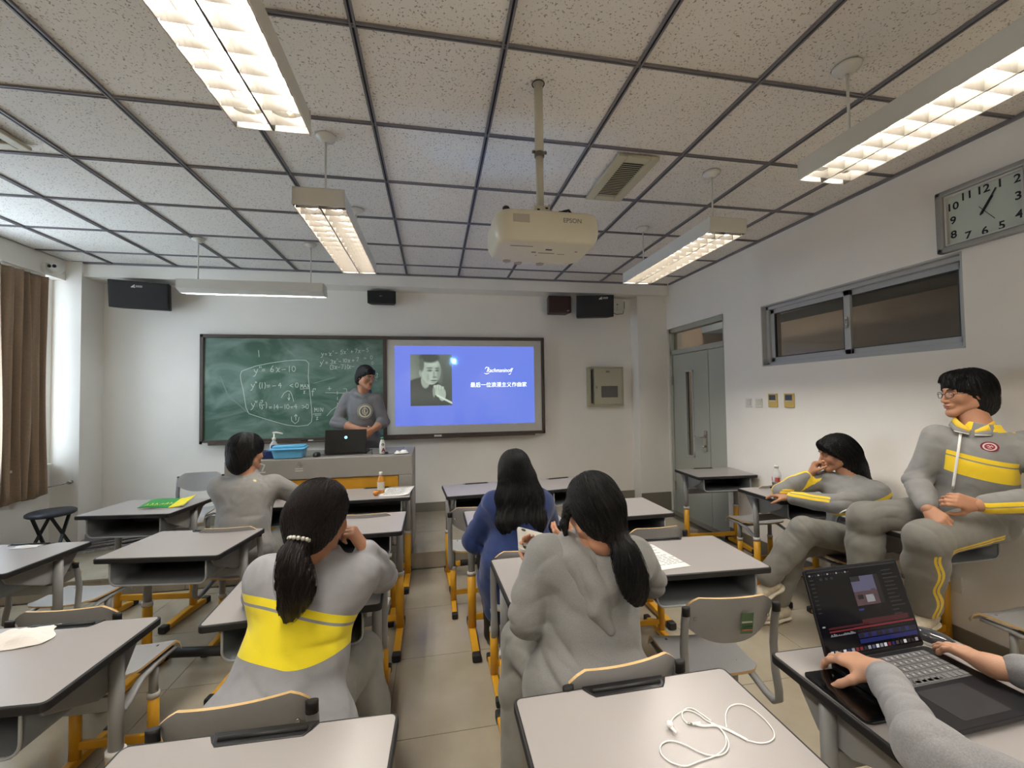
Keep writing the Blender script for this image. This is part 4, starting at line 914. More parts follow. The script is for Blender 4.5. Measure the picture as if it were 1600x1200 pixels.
def crumple(name, label, cat, loc, w, d, h, seed, m_, rz=0, n=16, part='tissue_sheet'):
    t = thing(name, label, cat, loc, rz); rr = np.random.RandomState(seed); ph = rr.uniform(0, 6.28, 12)
    def fn(u, v):
        x = (u-.5)*w*(1+.12*sin(6*v+ph[0])); y = (v-.5)*d*(1+.18*sin(5*u+ph[1])); e = min(u, 1-u, v, 1-v)*2
        z = h*(.5+.25*sin(9*u+4*v+ph[2])+.25*abs(sin(7*v-6*u+ph[3]))+.12*sin(19*u+ph[4])*sin(15*v+ph[5]))*min(1, e*2.2+.12)
        return (x, y, max(.001, z))
    MB().grid(fn, n, n, smooth=False).obj(part, m_, t, fixn=False, solid=.0008); return t
crumple('paper_wrapper', 'crumpled white wrapper at the right end of the console', 'wrapper', (-.30, 4.03, CT), .12, .10, .03, 8, M_paper)

# ------------------------------------------------------------ things on the desks
def on_desk(i, x, y): # desk-local to world, returns (x, y, z)
    D = DOBJ[i]; a = D.rotation_euler.z; c = D.location; return (c.x+x*cos(a)-y*sin(a), c.y+x*sin(a)+y*cos(a), .76*D.scale.z+.0006)
crumple('tissue', 'crumpled white tissue on the lower left school desk', 'tissue', on_desk(3, -.10, .115), .24, .12, .028, 4, mat('tissue_white', (236, 230, 224), .9), .25, 22)
crumple('tissue', 'small white wipe lying in the pen tray of the desk at the left edge', 'tissue', on_desk(2, .02, .16), .12, .05, .008, 5, M_paper, 0, 8)
# green/yellow booklet
t = thing('booklet', 'slightly curled green and yellow booklet on the far left desk', 'booklet', on_desk(0, .12, .0), RD(2))
M_bkg = mat('book_green', (34, 140, 64), .45); M_bky = mat('book_yellow', (228, 214, 30), .45)
def bk(zo, th):
    def fn(u, v):
        x = -.13+.28*u; y = -.085+.17*v; return (x, y, zo+.004+.030*v*(.6+.4*u)+.006*sin(5*u+1)+.02*max(0, u-.75)*2)
    m = MB().grid(fn, 18, 8); 
    return m
m = bk(.006, 0); 
for k in range(len(m.m)):
    m.m[k] = 1 if (k % 18) >= 12 else 0
m.obj('booklet_cover', [M_bkg, M_bky], t, solid=.003, fixn=False); bk(.001, 0).obj('booklet_pages', M_paper, t, solid=.003, fixn=False)
b = MB(); rr = random.Random(9)
strokes_mb(b, [[(.03*k-.10, 0), (.03*k-.095+rr.uniform(-.008, .008), .03+rr.uniform(0, .02)), (.03*k-.085, .005)] for k in range(6)], (0, -.06, .022), (1, 0, .0), (0, 1, .13), .004, nrm=(0, 0, 1)); b.obj('cover_scrawl', M_bky, t, fixn=False)
# papers
def sheet(name, label, loc, rz, w, d, lines, seed, th=.0012, curl=0):
    t = thing(name, label, 'paper', loc, rz)
    MB().grid(lambda u, v: (-w/2+w*u, -d/2+d*v, th+curl*(max(0, u-.6)**2*2+max(0, v-.7)**2)), 8, 8).obj('paper_sheet', M_paper, t, solid=.0006, fixn=False)
    b = MB(); rr = random.Random(seed)
    for k in range(lines):
        y = d*.40-d*.8*k/lines; x = -w*.40
        while x < w*.36:
            l = rr.uniform(.012, .04)
            if rr.random() < .8: b.box((x+l/2, y, th+.0012+curl*(max(0, (x/w+.5)-.6)**2*2+max(0, (y/d+.5)-.7)**2)), (l, d*.012, .0002))
            x += l+.006
    b.obj('print_lines', M_ink, t, fixn=False)
    return t
sheet('printed_sheet', 'white printed sheet on the desk beside the girl in the grey hoodie', on_desk(15, -.17, -.02), RD(6), .21, .297, 14, 3)
sheet('open_booklet', 'stapled white printout with a curled corner, beside the orange juice bottle', on_desk(6, .19, .0), RD(-6), .24, .30, 16, 4, curl=.03)
t = thing('juice_bottle', 'small orange juice bottle with white cap on the desk before the console', 'bottle', on_desk(6, .06, -.02))
MB().lathe([(.024, 0), (.028, .005), (.028, .10), (.026, .115), (.013, .145), (.013, .15)], seg=24).obj('bottle_body', mat('juice_orange', (214, 146, 60), .2, alpha=.92), t)
MB().lathe([(.0155, .148), (.0155, .172), (.013, .175)], seg=20).obj('bottle_cap', M_white, t)
MB().lathe([(.0286, .03), (.0286, .095)], seg=24, cap=False).obj('bottle_label', mat('label_cream', (216, 206, 188), .5), t)
t = thing('tangerine', 'small orange tangerine beside the juice bottle', 'fruit', on_desk(6, .03, -.10))
MB().lathe([(.001, 0), (.014, .002), (.022, .010), (.0245, .020), (.022, .031), (.012, .039), (.001, .040)], seg=20).obj('fruit_body', mat('tangerine_orange', (206, 132, 52), .5, bump=.4, bscale=500), t); MB().lathe([(.003, 0), (.003, .003), (.001, .004)], (0, 0, .039), 8).obj('fruit_stem', mat('stem_green', (80, 100, 50), .7), t)
t = thing('water_bottle', 'clear water bottle with printed label on the desk by the right wall', 'bottle', on_desk(17, -.18, -.05))
M_pet = mat('clear_pet', (226, 230, 230), .08, alpha=.38)
MB().lathe([(.026, 0), (.030, .006), (.030, .03), (.028, .035), (.030, .04), (.030, .15), (.026, .17), (.013, .195), (.013, .205)], seg=24).obj('bottle_body', M_pet, t)
MB().lathe([(.0155, .204), (.0155, .222), (.014, .224)], seg=20).obj('bottle_cap', M_white, t)
b = MB()
for k in range(22):
    a0 = 2*pi*k/22
    for j in range(3): b.box((.0304*cos(a0), .0304*sin(a0), .03+.028*j), (.002, .0035, .02), M=Matrix.Rotation(a0, 3, 'Z'))
b.obj('label_print', mat('label_dark', (60, 50, 54), .5), t)
b = MB()
for a0 in (-2.4, -1.9, 2.2, .4): b.box((.0306*cos(a0), .0306*sin(a0), .12), (.002, .02, .032), M=Matrix.Rotation(a0, 3, 'Z'))
b.obj('label_mark', mat('label_red', (196, 84, 78), .5), t)
t = thing('pencil_case', 'flat dark pen pouch lying at the back of the desk by the right wall', 'pouch', on_desk(17, .05, .17), RD(2)); MB().prism(rrect(0, 0, .22, .05, .02, 4), 2, 0, .014).obj('pouch_body', M_blackr, t, bevel=.005); MB().tube([(-.09, 0, .015), (.09, 0, .015)], .002, 6).obj('pouch_zip', M_grey, t)

# earphones on the nearest desk
ex0, ey0, ez0 = on_desk(9, 0, 0); t = thing('earphones', 'tangled white wired earphones on the nearest desk', 'earphones', (ex0, ey0, ez0))
M_ear = mat('earphone_white', (238, 236, 232), .3)
def sp(pts, n=10):
    P = [Vector(p) for p in pts]; out = []
    for i in range(len(P)-1):
        p0, p1, p2, p3 = P[max(i-1, 0)], P[i], P[i+1], P[min(i+2, len(P)-1)]
        for k in range(n):
            t_ = k/n; out.append(.5*((2*p1)+(-p0+p2)*t_+(2*p0-5*p1+4*p2-p3)*t_**2+(-p0+3*p1-3*p2+p3)*t_**3))
    return out+[P[-1]]
EW = EARW
def ec(pts, r=.0013, z=.002): return sp([(a-ex0, b-ey0, z) for k, (a, b) in enumerate(pts)])
b = MB()
for w_ in EW['wires']: b.tube(ec(w_), .0014, 6)
b.obj('earphone_cable', M_ear, t)
b = MB(); b.tube(ec(EW['thick']), .0028, 8); b.obj('cable_sleeve', M_ear, t)
a_ = EW['bud']; b = MB().tube([(a_[0]-ex0, a_[1]-ey0, .006), (a_[0]-ex0+.004, a_[1]-ey0-.022, .006)], [.0045, .003], 10); b.lathe([(.001, -.007), (.006, -.005), (.0085, 0), (.006, .006), (.001, .008)], (a_[0]-ex0, a_[1]-ey0, .009), 14); b.obj('earbud', M_ear, t)
a_ = EW['plug']; MB().tube([(a_[0]-ex0, a_[1]-ey0, .003), (a_[0]-ex0+.010, a_[1]-ey0-.003, .003)], .002, 8).obj('jack_plug', M_chrome, t)
MB().tube([(a_[0]-ex0+.010, a_[1]-ey0-.003, .003), (a_[0]-ex0+.03, a_[1]-ey0-.006, .0035)], .0032, 8).obj('plug_grip', M_ear, t)
# scuff marks on nearest desk are wear of its top

# ------------------------------------------------------------ stool and newspapers at left
t = thing('folding_stool', 'black round folding stool in the far left corner', 'stool', (-3.40, 4.50, PZ))
MB().lathe([(.001, .395), (.15, .395), (.165, .405), (.165, .425), (.15, .435), (.001, .437)], seg=28).obj('stool_seat', mat('stool_seat', (44, 46, 54), .5), t)
for s in (-1, 1):
    MB().bar((s*.11, -.12, .01), (s*.07, .10, .40), .022, .014).obj('leg', M_black, t); MB().bar((s*.11, .12, .01), (s*.07, -.10, .40), .022, .014).obj('leg', M_black, t)
MB().bar((-.105, -.10, .07), (.105, -.10, .07), .014, .014).obj('stool_rung', M_black, t)
t = thing('newspaper_stack', 'low stack of newspapers on the platform behind the folding stool', 'newspapers', (-3.10, 4.88, PZ), .5)
rr = random.Random(4); M_np = [mat('newsprint', (158, 156, 150), .9, noise=.25, nscale=40), mat('newsprint2', (140, 138, 140), .9, noise=.3, nscale=50), mat('magazine', (96, 92, 104), .5, noise=.3, nscale=12)]
for k in range(9):
    o = MB().box((rr.uniform(-.02, .02), rr.uniform(-.02, .02), .008+.012*k), (.52, .38, .010), M=Matrix.Rotation(rr.uniform(-.12, .12), 3, 'Z')).obj('newspaper', M_np[k % 3], t)
# ------------------------------------------------------------ people: signed-distance bodies turned into smooth meshes
import openvdb
V3 = lambda *a: np.array(a if len(a) == 3 else a[0], dtype=np.float32)
def nrm(v): v = np.asarray(v, dtype=np.float32); return v/max(1e-9, float(np.linalg.norm(v)))
class SDF:
    def __init__(s): s.ops = []
    def cone(s, a, b, ra, rb, k=.03, flat=None, sub=False):   # flat = (direction, factor): squash along a direction
        s.ops.append(('c', V3(a), V3(b), ra, rb, k, flat, sub)); return s
    def ell(s, c, r, R=None, k=.03, sub=False):               # R columns = local axes
        s.ops.append(('e', V3(c), V3(r), np.eye(3, dtype=np.float32) if R is None else np.asarray(R, dtype=np.float32), k, sub)); return s
    def chain(s, pts, rs, k=.02, flat=None):
        for i in range(len(pts)-1): s.cone(pts[i], pts[i+1], rs[i], rs[i+1], k, flat)
        return s
    def cut(s, c, n): s.ops.append(('h', V3(c), V3(nrm(n)))); return s   # remove the side n points to
    @staticmethod
    def prim(op, X, Y, Z):
        if op[0] == 'c':
            a, b, ra, rb, flat = op[1], op[2], op[3], op[4], op[6]
            px, py, pz = X-a[0], Y-a[1], Z-a[2]; ba = b-a; L2 = float(ba@ba)+1e-9
            if flat is not None:
                n = nrm(flat[0]); n = nrm(n-ba*float(n@ba)/L2) if flat[1] != 1 else n
                t = (px*ba[0]+py*ba[1]+pz*ba[2])/L2; q = (px*n[0]+py*n[1]+pz*n[2])*(1/flat[1]-1)
                px, py, pz = px+q*n[0], py+q*n[1], pz+q*n[2]
            t = np.clip((px*ba[0]+py*ba[1]+pz*ba[2])/L2, 0, 1)
            d = np.sqrt((px-ba[0]*t)**2+(py-ba[1]*t)**2+(pz-ba[2]*t)**2)-(ra+(rb-ra)*t)
            return d*(min(1, flat[1]) if flat is not None else 1)
        c, r, R = op[1], op[2], op[3]
        px, py, pz = X-c[0], Y-c[1], Z-c[2]
        l = [(px*R[0, i]+py*R[1, i]+pz*R[2, i]) for i in range(3)]
        k0 = np.sqrt(sum((l[i]/r[i])**2 for i in range(3))); k1 = np.sqrt(sum((l[i]/r[i]**2)**2 for i in range(3)))
        return k0*(k0-1)/(k1+1e-6)
    def bounds(s):
        lo = np.full(3, 1e9); hi = -lo
        for op in s.ops:
            if op[0] == 'h' or op[-1] is True: continue
            if op[0] == 'c': r = max(op[3], op[4])*(max(1, op[6][1]) if op[6] is not None else 1); l, h_ = np.minimum(op[1], op[2])-r, np.maximum(op[1], op[2])+r
            else: r = float(op[2].max()); l, h_ = op[1]-r, op[1]+r
            lo = np.minimum(lo, l); hi = np.maximum(hi, h_)
        return lo, hi
    def at(s, P, disp=None):
        X, Y, Z = P[:, 0], P[:, 1], P[:, 2]; f = np.full(len(P), 1.0, dtype=np.float32)
        for op in s.ops:
            if op[0] == 'h': f = np.maximum(f, (X-op[1][0])*op[2][0]+(Y-op[1][1])*op[2][1]+(Z-op[1][2])*op[2][2]); continue
            d = s.prim(op, X, Y, Z); k = op[5] if op[0] == 'c' else op[4]; sub = op[-1]
            if sub: d = -d; h = np.clip(.5+.5*(f-d)/k, 0, 1); f = f*h+d*(1-h)+k*h*(1-h); continue
            h = np.clip(.5+.5*(f-d)/k, 0, 1); f = f*(1-h)+d*h-k*h*(1-h)
        return f
    def mesh(s, h, disp=None, pad=.02):
        lo, hi = s.bounds(); lo = lo-pad-2*h; hi = hi+pad+2*h; n = np.ceil((hi-lo)/h).astype(int)+1
        ax = [(lo[i]+h*np.arange(n[i])).astype(np.float32) for i in range(3)]
        f = np.full(n, .5, dtype=np.float32)
        for op in s.ops:
            if op[0] == 'h':
                d = (ax[0][:, None, None]-op[1][0])*op[2][0]+(ax[1][None, :, None]-op[1][1])*op[2][1]+(ax[2][None, None, :]-op[1][2])*op[2][2]
                f = np.maximum(f, d); continue
            k = op[5] if op[0] == 'c' else op[4]; pd = k+.03
            if op[0] == 'c': r = max(op[3], op[4])*(max(1, op[6][1]) if op[6] is not None else 1)+pd; l, u = np.minimum(op[1], op[2])-r, np.maximum(op[1], op[2])+r
            else: r = float(op[2].max())+pd; l, u = op[1]-r, op[1]+r
            i0 = np.clip(np.floor((l-lo)/h).astype(int), 0, n-1); i1 = np.clip(np.ceil((u-lo)/h).astype(int)+1, 1, n)
            sl = tuple(slice(i0[i], i1[i]) for i in range(3))
            X, Y, Z = ax[0][sl[0]][:, None, None], ax[1][sl[1]][None, :, None], ax[2][sl[2]][None, None, :]
            d = s.prim(op, X, Y, Z); g = f[sl]
            if op[-1] is True: d = -d; hh = np.clip(.5+.5*(g-d)/k, 0, 1); f[sl] = g*hh+d*(1-hh)+k*hh*(1-hh)
            else: hh = np.clip(.5+.5*(g-d)/k, 0, 1); f[sl] = g*(1-hh)+d*hh-k*hh*(1-hh)
        if disp is not None:
            m = np.abs(f) < .04; I = np.nonzero(m); P = np.stack([ax[i][I[i]] for i in range(3)], 1); f[m] += disp(P).astype(np.float32)
        G_ = openvdb.FloatGrid(.5); G_.copyFromArray(f); pts, tri, quad = G_.convertToPolygons(isovalue=0.0, adaptivity=0.0) if True else None
        return np.asarray(pts, dtype=np.float32)*h+lo.astype(np.float32), np.asarray(tri), np.asarray(quad)
def join_sdf(name, parts, mats, parent, mask=None, inv=None):
    """parts: list of (pts, tris, quads); one mesh object, coordinates made local to parent"""
    vs = []; fs = []; o = 0
    for p, tr, q in parts:
        vs.append(p)
        if len(q): fs.append(np.asarray(q)[:, ::-1]+o)
        if len(tr): fs.append(np.hstack([np.asarray(tr)[:, ::-1]+o, np.asarray(tr)[:, ::-1][:, -1:]+o]))
        o += len(p)
    V = np.vstack(vs); me = bpy.data.meshes.new(name)
    F = []
    for a in fs:
        if len(a) and (a[:, 2] == a[:, 3]).all(): F += [tuple(r[:3]) for r in a.tolist()]
        else: F += [tuple(r) for r in a.tolist()]
    L = V-np.array(PLOC, dtype=np.float32)
    me.from_pydata(L.tolist(), [], F)
    me.polygons.foreach_set('use_smooth', [True]*len(me.polygons))
    for m_ in (mats if isinstance(mats, list) else [mats]): me.materials.append(m_)
    if mask is not None:
        at = me.attributes.new('mask', 'FLOAT', 'POINT'); at.data.foreach_set('value', mask(V).astype(np.float32))
    me.update()
    o = bpy.data.objects.new(name, me); COL.objects.link(o); o.parent = parent; return o
def cloth_mat(name, rgb, rgb2=None, rough=.85, noise=.05, heather=0):
    if name in MATS: return MATS[name]
    m = mat(name, rgb, rough, noise=max(noise, .03), nscale=320 if heather else 25, bump=.35, bscale=700, sheen=.15)
    b = BS(m); tc = N(m, 'ShaderNodeTexCoord'); n = N(m, 'ShaderNodeTexNoise'); n.inputs['Scale'].default_value = 7.5; n.inputs['Detail'].default_value = 1.2; n.inputs['Distortion'].default_value = 1.0; LK(m, tc.outputs['Object'], n.inputs['Vector'])
    b2 = N(m, 'ShaderNodeBump'); b2.inputs['Strength'].default_value = .5; b2.inputs['Distance'].default_value = .03; LK(m, n.outputs['Fac'], b2.inputs['Height'])
    prev = b.inputs['Normal'].links[0].from_node; LK(m, b2.outputs[0], prev.inputs['Normal'])
    if rgb2 is not None:
        b = BS(m); src = b.inputs['Base Color'].links[0].from_socket; at = N(m, 'ShaderNodeAttribute'); at.attribute_name = 'mask'
        g = N(m, 'ShaderNodeMapRange'); g.inputs[1].default_value = -.0004; g.inputs[2].default_value = .0004; LK(m, at.outputs['Fac'], g.inputs[0])
        mx = N(m, 'ShaderNodeMix'); mx.data_type = 'RGBA'; LK(m, g.outputs[0], mx.inputs[0]); LK(m, src, mx.inputs[6]); mx.inputs[7].default_value = (*s2l(rgb2), 1); LK(m, mx.outputs[2], b.inputs['Base Color'])
    return m
M_skin = mat('skin', (178, 130, 102), .5, noise=.05, nscale=14, spec=.35)
BS(M_skin).inputs['Subsurface Weight'].default_value = .12; BS(M_skin).inputs['Subsurface Radius'].default_value = (.01, .004, .002)
def skin_lips():
    m = M_skin; b = BS(m); src = b.inputs['Base Color'].links[0].from_socket; at = N(m, 'ShaderNodeAttribute'); at.attribute_name = 'mask'
    mx = N(m, 'ShaderNodeMix'); mx.data_type = 'RGBA'; cl = N(m, 'ShaderNodeClamp'); LK(m, at.outputs['Fac'], cl.inputs[0]); LK(m, cl.outputs[0], mx.inputs[0]); LK(m, src, mx.inputs[6]); mx.inputs[7].default_value = (*s2l((150, 84, 78)), 1); LK(m, mx.outputs[2], b.inputs['Base Color'])
skin_lips()
M_hair = mat('black_hair', (12, 10, 10), .45, noise=.5, nscale=60, nscale3=(6, 6, 1), bump=.6, bscale=90, bstretch=(8, 8, .6), spec=.28)
M_hairb = mat('dark_brown_hair', (22, 14, 13), .45, noise=.6, nscale=60, nscale3=(6, 6, 1), bump=.6, bscale=90, bstretch=(8, 8, .6), spec=.28)
M_eye = mat('eye_white', (214, 206, 198), .3); M_iris = mat('iris_dark', (28, 20, 18), .2)
def basis(fwd, up=(0, 0, 1)):
    f = nrm(fwd); r = nrm(np.cross(f, np.asarray(up, dtype=np.float32))); u = np.cross(r, f); return np.stack([r, f, u], 1).astype(np.float32)   # columns: right, forward, up
def folds(specs, seed=0, base=.0028):
    """creases for cloth: (centre, radius, direction, wavelength, depth)"""
    rs = np.random.RandomState(seed); w1 = rs.normal(0, 1, (4, 3))*14; ph = rs.uniform(0, 6.28, 4)
    def fn(P):
        d = base*sum(np.sin(P@w1[i]+ph[i]+1.5*np.sin(P@w1[(i+1) % 4]*.7)) for i in range(4))*.6
        for c, r, dr, wl, amp in specs:
            q = P-np.asarray(c, dtype=np.float32); w = np.exp(-(q**2).sum(1)/(r*r)); a = nrm(dr); b = nrm(np.cross(a, nrm((.3, .5, .8))))
            u = q@a/wl*3.1+1.6*np.sin(q@b*17+w1[0, 0])+1.1*np.sin(P@w1[1]*1.6+ph[2]); g = .5+.5*np.sin(P@w1[2]*1.1+ph[1]+q@b*11)
            d = d+1.3*amp*w*g*((1-np.abs(np.sin(u*.5)))**1.5*1.5-.35)
        return d
    return fn
def hand(S, W_, D, Nn, side, curls=(.5, .5, .5, .5), spread=.10, thumb=(.7, .6, .35), tc=.3, sc=1.0, k=.007):
    """W_ wrist, D towards knuckles, Nn out of the palm, side +1 right hand"""
    D = nrm(D); Nn = nrm(np.asarray(Nn, dtype=np.float32)-D*float(np.dot(Nn, D))); X = nrm(np.cross(D, Nn))*(-side)
    W_ = V3(W_); P = lambda x, y, z: W_+(X*x+D*y+Nn*z)*sc
    for i, (x, y) in enumerate(((.026, .088), (.009, .092), (-.009, .088), (-.026, .080))):
        S.cone(P(x*.6, .012, 0), P(x, y-.006, 0), .0145*sc, .0115*sc, .018, (Nn, .95))
    S.cone(P(.012, .02, .006), P(.030, .045, .010), .015*sc, .013*sc, .015)
    for i, (x, y, L, r) in enumerate(((.026, .088, .070, .0085), (.009, .092, .078, .0088), (-.009, .088, .072, .0083), (-.026, .080, .057, .0075))):
        c = curls[i]; a = P(x, y, 0); dr = nrm(D+X*(spread*(1.5-i)*.6)); tot = 0
        for j, (fr, rj, cj) in enumerate(((.43, 1, .8), (.32, .9, 1.1), (.25, .8, .8))):
            tot += c*cj; v = dr*math.cos(tot)+Nn*math.sin(tot); b = a+v*L*fr*sc; S.cone(a, b, r*rj*sc, r*rj*.93*sc, k if j else .010); a = b
    a = P(.022, .022, .006); v = nrm(X*thumb[0]+D*thumb[1]+Nn*thumb[2]); b = a+v*.042*sc; S.cone(a, b, .0125*sc, .0105*sc, .012)
    v2 = nrm(v*math.cos(tc)+nrm(D*.6+Nn*.6-X*.5)*math.sin(tc)); c = b+v2*.030*sc; S.cone(b, c, .0105*sc, .0095*sc, .006)
    v3 = nrm(v*math.cos(tc*1.8)+nrm(D*.6+Nn*.6-X*.5)*math.sin(tc*1.8)); S.cone(c, c+v3*.024*sc, .0092*sc, .0078*sc, .005)
    return S
def head_sdf(C, B, female=False):
    """C head centre (between the ears), B basis"""
    S = SDF(); P = lambda x, y, z: C+B@V3(x, y, z)
    S.ell(P(0, -.012, .038), (.074, .094, .082), B, .02); S.ell(P(0, .030, -.010), (.064, .062, .085), B, .03)
    for sx in (-1, 1):
        S.cone(P(sx*.050, .005, -.055), P(sx*.014, .074, -.098), .024, .019, .025); S.ell(P(sx*.042, .058, -.022), (.022, .020, .022), B, .025)
    S.ell(P(0, .078, -.100), (.020, .016, .017), B, .02)                               # chin
    for sx in (-1, 1): S.cone(P(sx*.012, .088, .026), P(sx*.042, .074, .026), .007, .006, .014)   # brow
    for sx in (-1, 1): S.ell(P(sx*.031, .093, .006), (.019, .013, .012), B, .014, True)  # eye sockets
    for sx in (-1, 1): S.ell(P(sx*.031, .0765, .004), (.0150, .0130, .0105), B, .004)    # lids
    S.cone(P(0, .088, .012), P(0, .108, -.028), .0075, .0095, .012); S.ell(P(0, .106, -.033), (.0105, .010, .008), B, .006)
    for sx in (-1, 1): S.ell(P(sx*.012, .098, -.035), (.0075, .009, .0065), B, .006)
    S.ell(P(0, .085, -.058), (.026, .016, .018), B, .014)                               # muzzle
    S.ell(P(0, .0985, -.0575), (.021, .0065, .0048), B, .004); S.ell(P(0, .0965, -.068), (.018, .0075, .0058), B, .004)
    S.ell(P(0, .106, -.0628), (.022, .008, .0013), B, .003, True)                       # mouth line
    for sx in (-1, 1):
        R2 = B@np.array(Matrix.Rotation(sx*.35, 3, 'Z'), dtype=np.float32)
        S.ell(P(sx*.079, -.006, -.002), (.006, .019, .032), R2, .008); S.ell(P(sx*.087, .0, .003), (.006, .011, .019), R2, .005, True)
    S.cone(P(0, -.022, -.05), P(0, -.018, -.105), .050 if female else .055, .048 if female else .054, .03)
    return S
def lips_mask(C, B):
    def fn(V):
        L = (V-C)@B; d = 1-np.sqrt((L[:, 0]/.024)**2+((L[:, 1]-.1)/.014)**2+((L[:, 2]+.063)/.0125)**2); return np.clip(d*3, 0, .8)
    return fn
def tubes(paths, r, taper=.3):
    V = []; F = []; o = 0
    for P in paths:
        n = len(P); T_ = np.gradient(P, axis=0); T_ /= (np.linalg.norm(T_, axis=1, keepdims=True)+1e-9)
        a = np.cross(T_, np.array([.31, .17, .93])); a /= (np.linalg.norm(a, axis=1, keepdims=True)+1e-9); b = np.cross(T_, a)
        rr_ = r*(1-(1-taper)*np.linspace(0, 1, n)**2)[:, None]
        for k in range(3):
            t_ = 2*pi*k/3; V.append(P+(a*cos(t_)+b*sin(t_))*rr_)
        for k in range(3):
            k2 = (k+1) % 3; i = np.arange(n-1); F.append(np.stack([o+k*n+i, o+k2*n+i, o+k2*n+i+1, o+k*n+i+1], 1))
        o += 3*n
    return np.vstack(V), np.vstack(F)
def strands(name, S, parent, m_, roots, dirfn, steps=26, step=.012, r=.0009, lift=.0015, seed=1):
    """real hair strands that run over the surface of the hair volume S"""
    rs = np.random.RandomState(seed); P = roots.astype(np.float32).copy(); path = [P.copy()]; lf = lift+rs.uniform(-.001, .0025, len(P)).astype(np.float32); e = .002
    def proj(P):
        for _ in range(2):
            f = S.at(P); g = np.stack([S.at(P+np.eye(3, dtype=np.float32)[i]*e)-f for i in range(3)], 1)/e; g /= (np.linalg.norm(g, axis=1, keepdims=True)+1e-6)
            P = P-g*(f-lf)[:, None]
        return P, g
    P, g = proj(P); wob = rs.normal(0, .10, P.shape).astype(np.float32)
    path = [P.copy()]
    for k in range(steps):
        d = dirfn(P)+wob; d = d-g*(d*g).sum(1, keepdims=True); d /= (np.linalg.norm(d, axis=1, keepdims=True)+1e-6)
        P = P+d*step; P, g = proj(P); path.append(P.copy())
    A = np.stack(path, 1); L = rs.randint(int(steps*.55), steps+1, len(A)); paths = [A[i, :L[i]] for i in range(len(A))]
    V, F = tubes(paths, r); V = V-np.array(PLOC, dtype=np.float32)
    me = bpy.data.meshes.new(name); me.from_pydata(V.tolist(), [], F.tolist()); me.materials.append(m_); me.polygons.foreach_set('use_smooth', [True]*len(F))
    o = bpy.data.objects.new(name, me); COL.objects.link(o); o.parent = parent; o['kind'] = 'stuff'; return o
def fmesh(S, h, disp=None): return S.mesh(h, disp)
PLOC = (0, 0, 0)
def person(label, loc):
    global PLOC
    PLOC = loc; return thing('person', label, 'person', loc)
def torso(S, pel, shL, shR, fwd, e=.0, sc=1.0, k=.06, hip=1.0, hem=None):
    """trunk between pelvis and shoulders; fwd = where the chest faces"""
    pel, shL, shR = V3(pel), V3(shL), V3(shR); mid = (shL+shR)/2; up = nrm(mid-pel); B = basis(fwd, up); x = nrm(shR-shL); f = B[:, 1]
    Lg = float(np.linalg.norm(mid-pel)); hw = float(np.linalg.norm(shR-shL))/2
    S.ell(pel+up*.02, ((.155*hip+e)*sc, (.120+e)*sc, .115*sc), B, k)
    S.ell(pel+up*Lg*.38, ((.135+e)*sc, (.105+e)*sc, .15*sc), B, k)
    S.ell(pel+up*Lg*.72+f*.005, ((hw*.80+e)*sc, (.112+e)*sc, .16*sc), B, k)
    S.cone(mid-up*.03-x*hw*.72-f*.01, mid-up*.03+x*hw*.72-f*.01, (.058+e)*sc, (.058+e)*sc, k, (f, 1.0))
    S.cone(mid-up*.02-f*.01, mid+up*.045-f*.012, (.075+e*.6)*sc, (.052+e*.5)*sc, .05)
    return B, up, mid
def arm(S, sh, el, wr, r=(.052, .042, .030), k=.03, mid=True):
    sh, el, wr = V3(sh), V3(el), V3(wr)
    S.cone(sh, el, r[0], r[1], k); S.cone(el, el+(wr-el)*.5, r[1], r[1]*.93, k*.7); S.cone(el+(wr-el)*.5, wr, r[1]*.93, r[2], k*.7)
def leg(S, hip, kn, an, r=(.085, .058, .040), k=.04):
    hip, kn, an = V3(hip), V3(kn), V3(an); S.cone(hip, kn, r[0], r[1], k); S.cone(kn, kn+(an-kn)*.4, r[1], r[1]*.98, k*.7); S.cone(kn+(an-kn)*.4, an, r[1]*.98, r[2], k*.7)
def surf(S, p, d, reach=1.0):   # walk from outside onto a cloth surface along -d
    p = np.asarray([p], dtype=np.float32); d = nrm(d); go = 0
    for _ in range(120):
        v = float(S.at(p)[0])
        if v < .0006: return p[0]
        st = min(max(v*.8, .0008), .05); p = p-d*st; go += st
        if go > reach: break
    return None
EYE = V3(0, 0, CZ)
def toward(S, X): # surface point nearest the room side of X, seen from the photographer's position
    d = nrm(EYE-V3(X)); return surf(S, V3(X)+d*.4, d, .8)
M_white_sole = mat('shoe_sole', (206, 198, 180), .6); M_shoe = mat('shoe_upper', (186, 176, 156), .7, noise=.1, nscale=50, bump=.3, bscale=300)
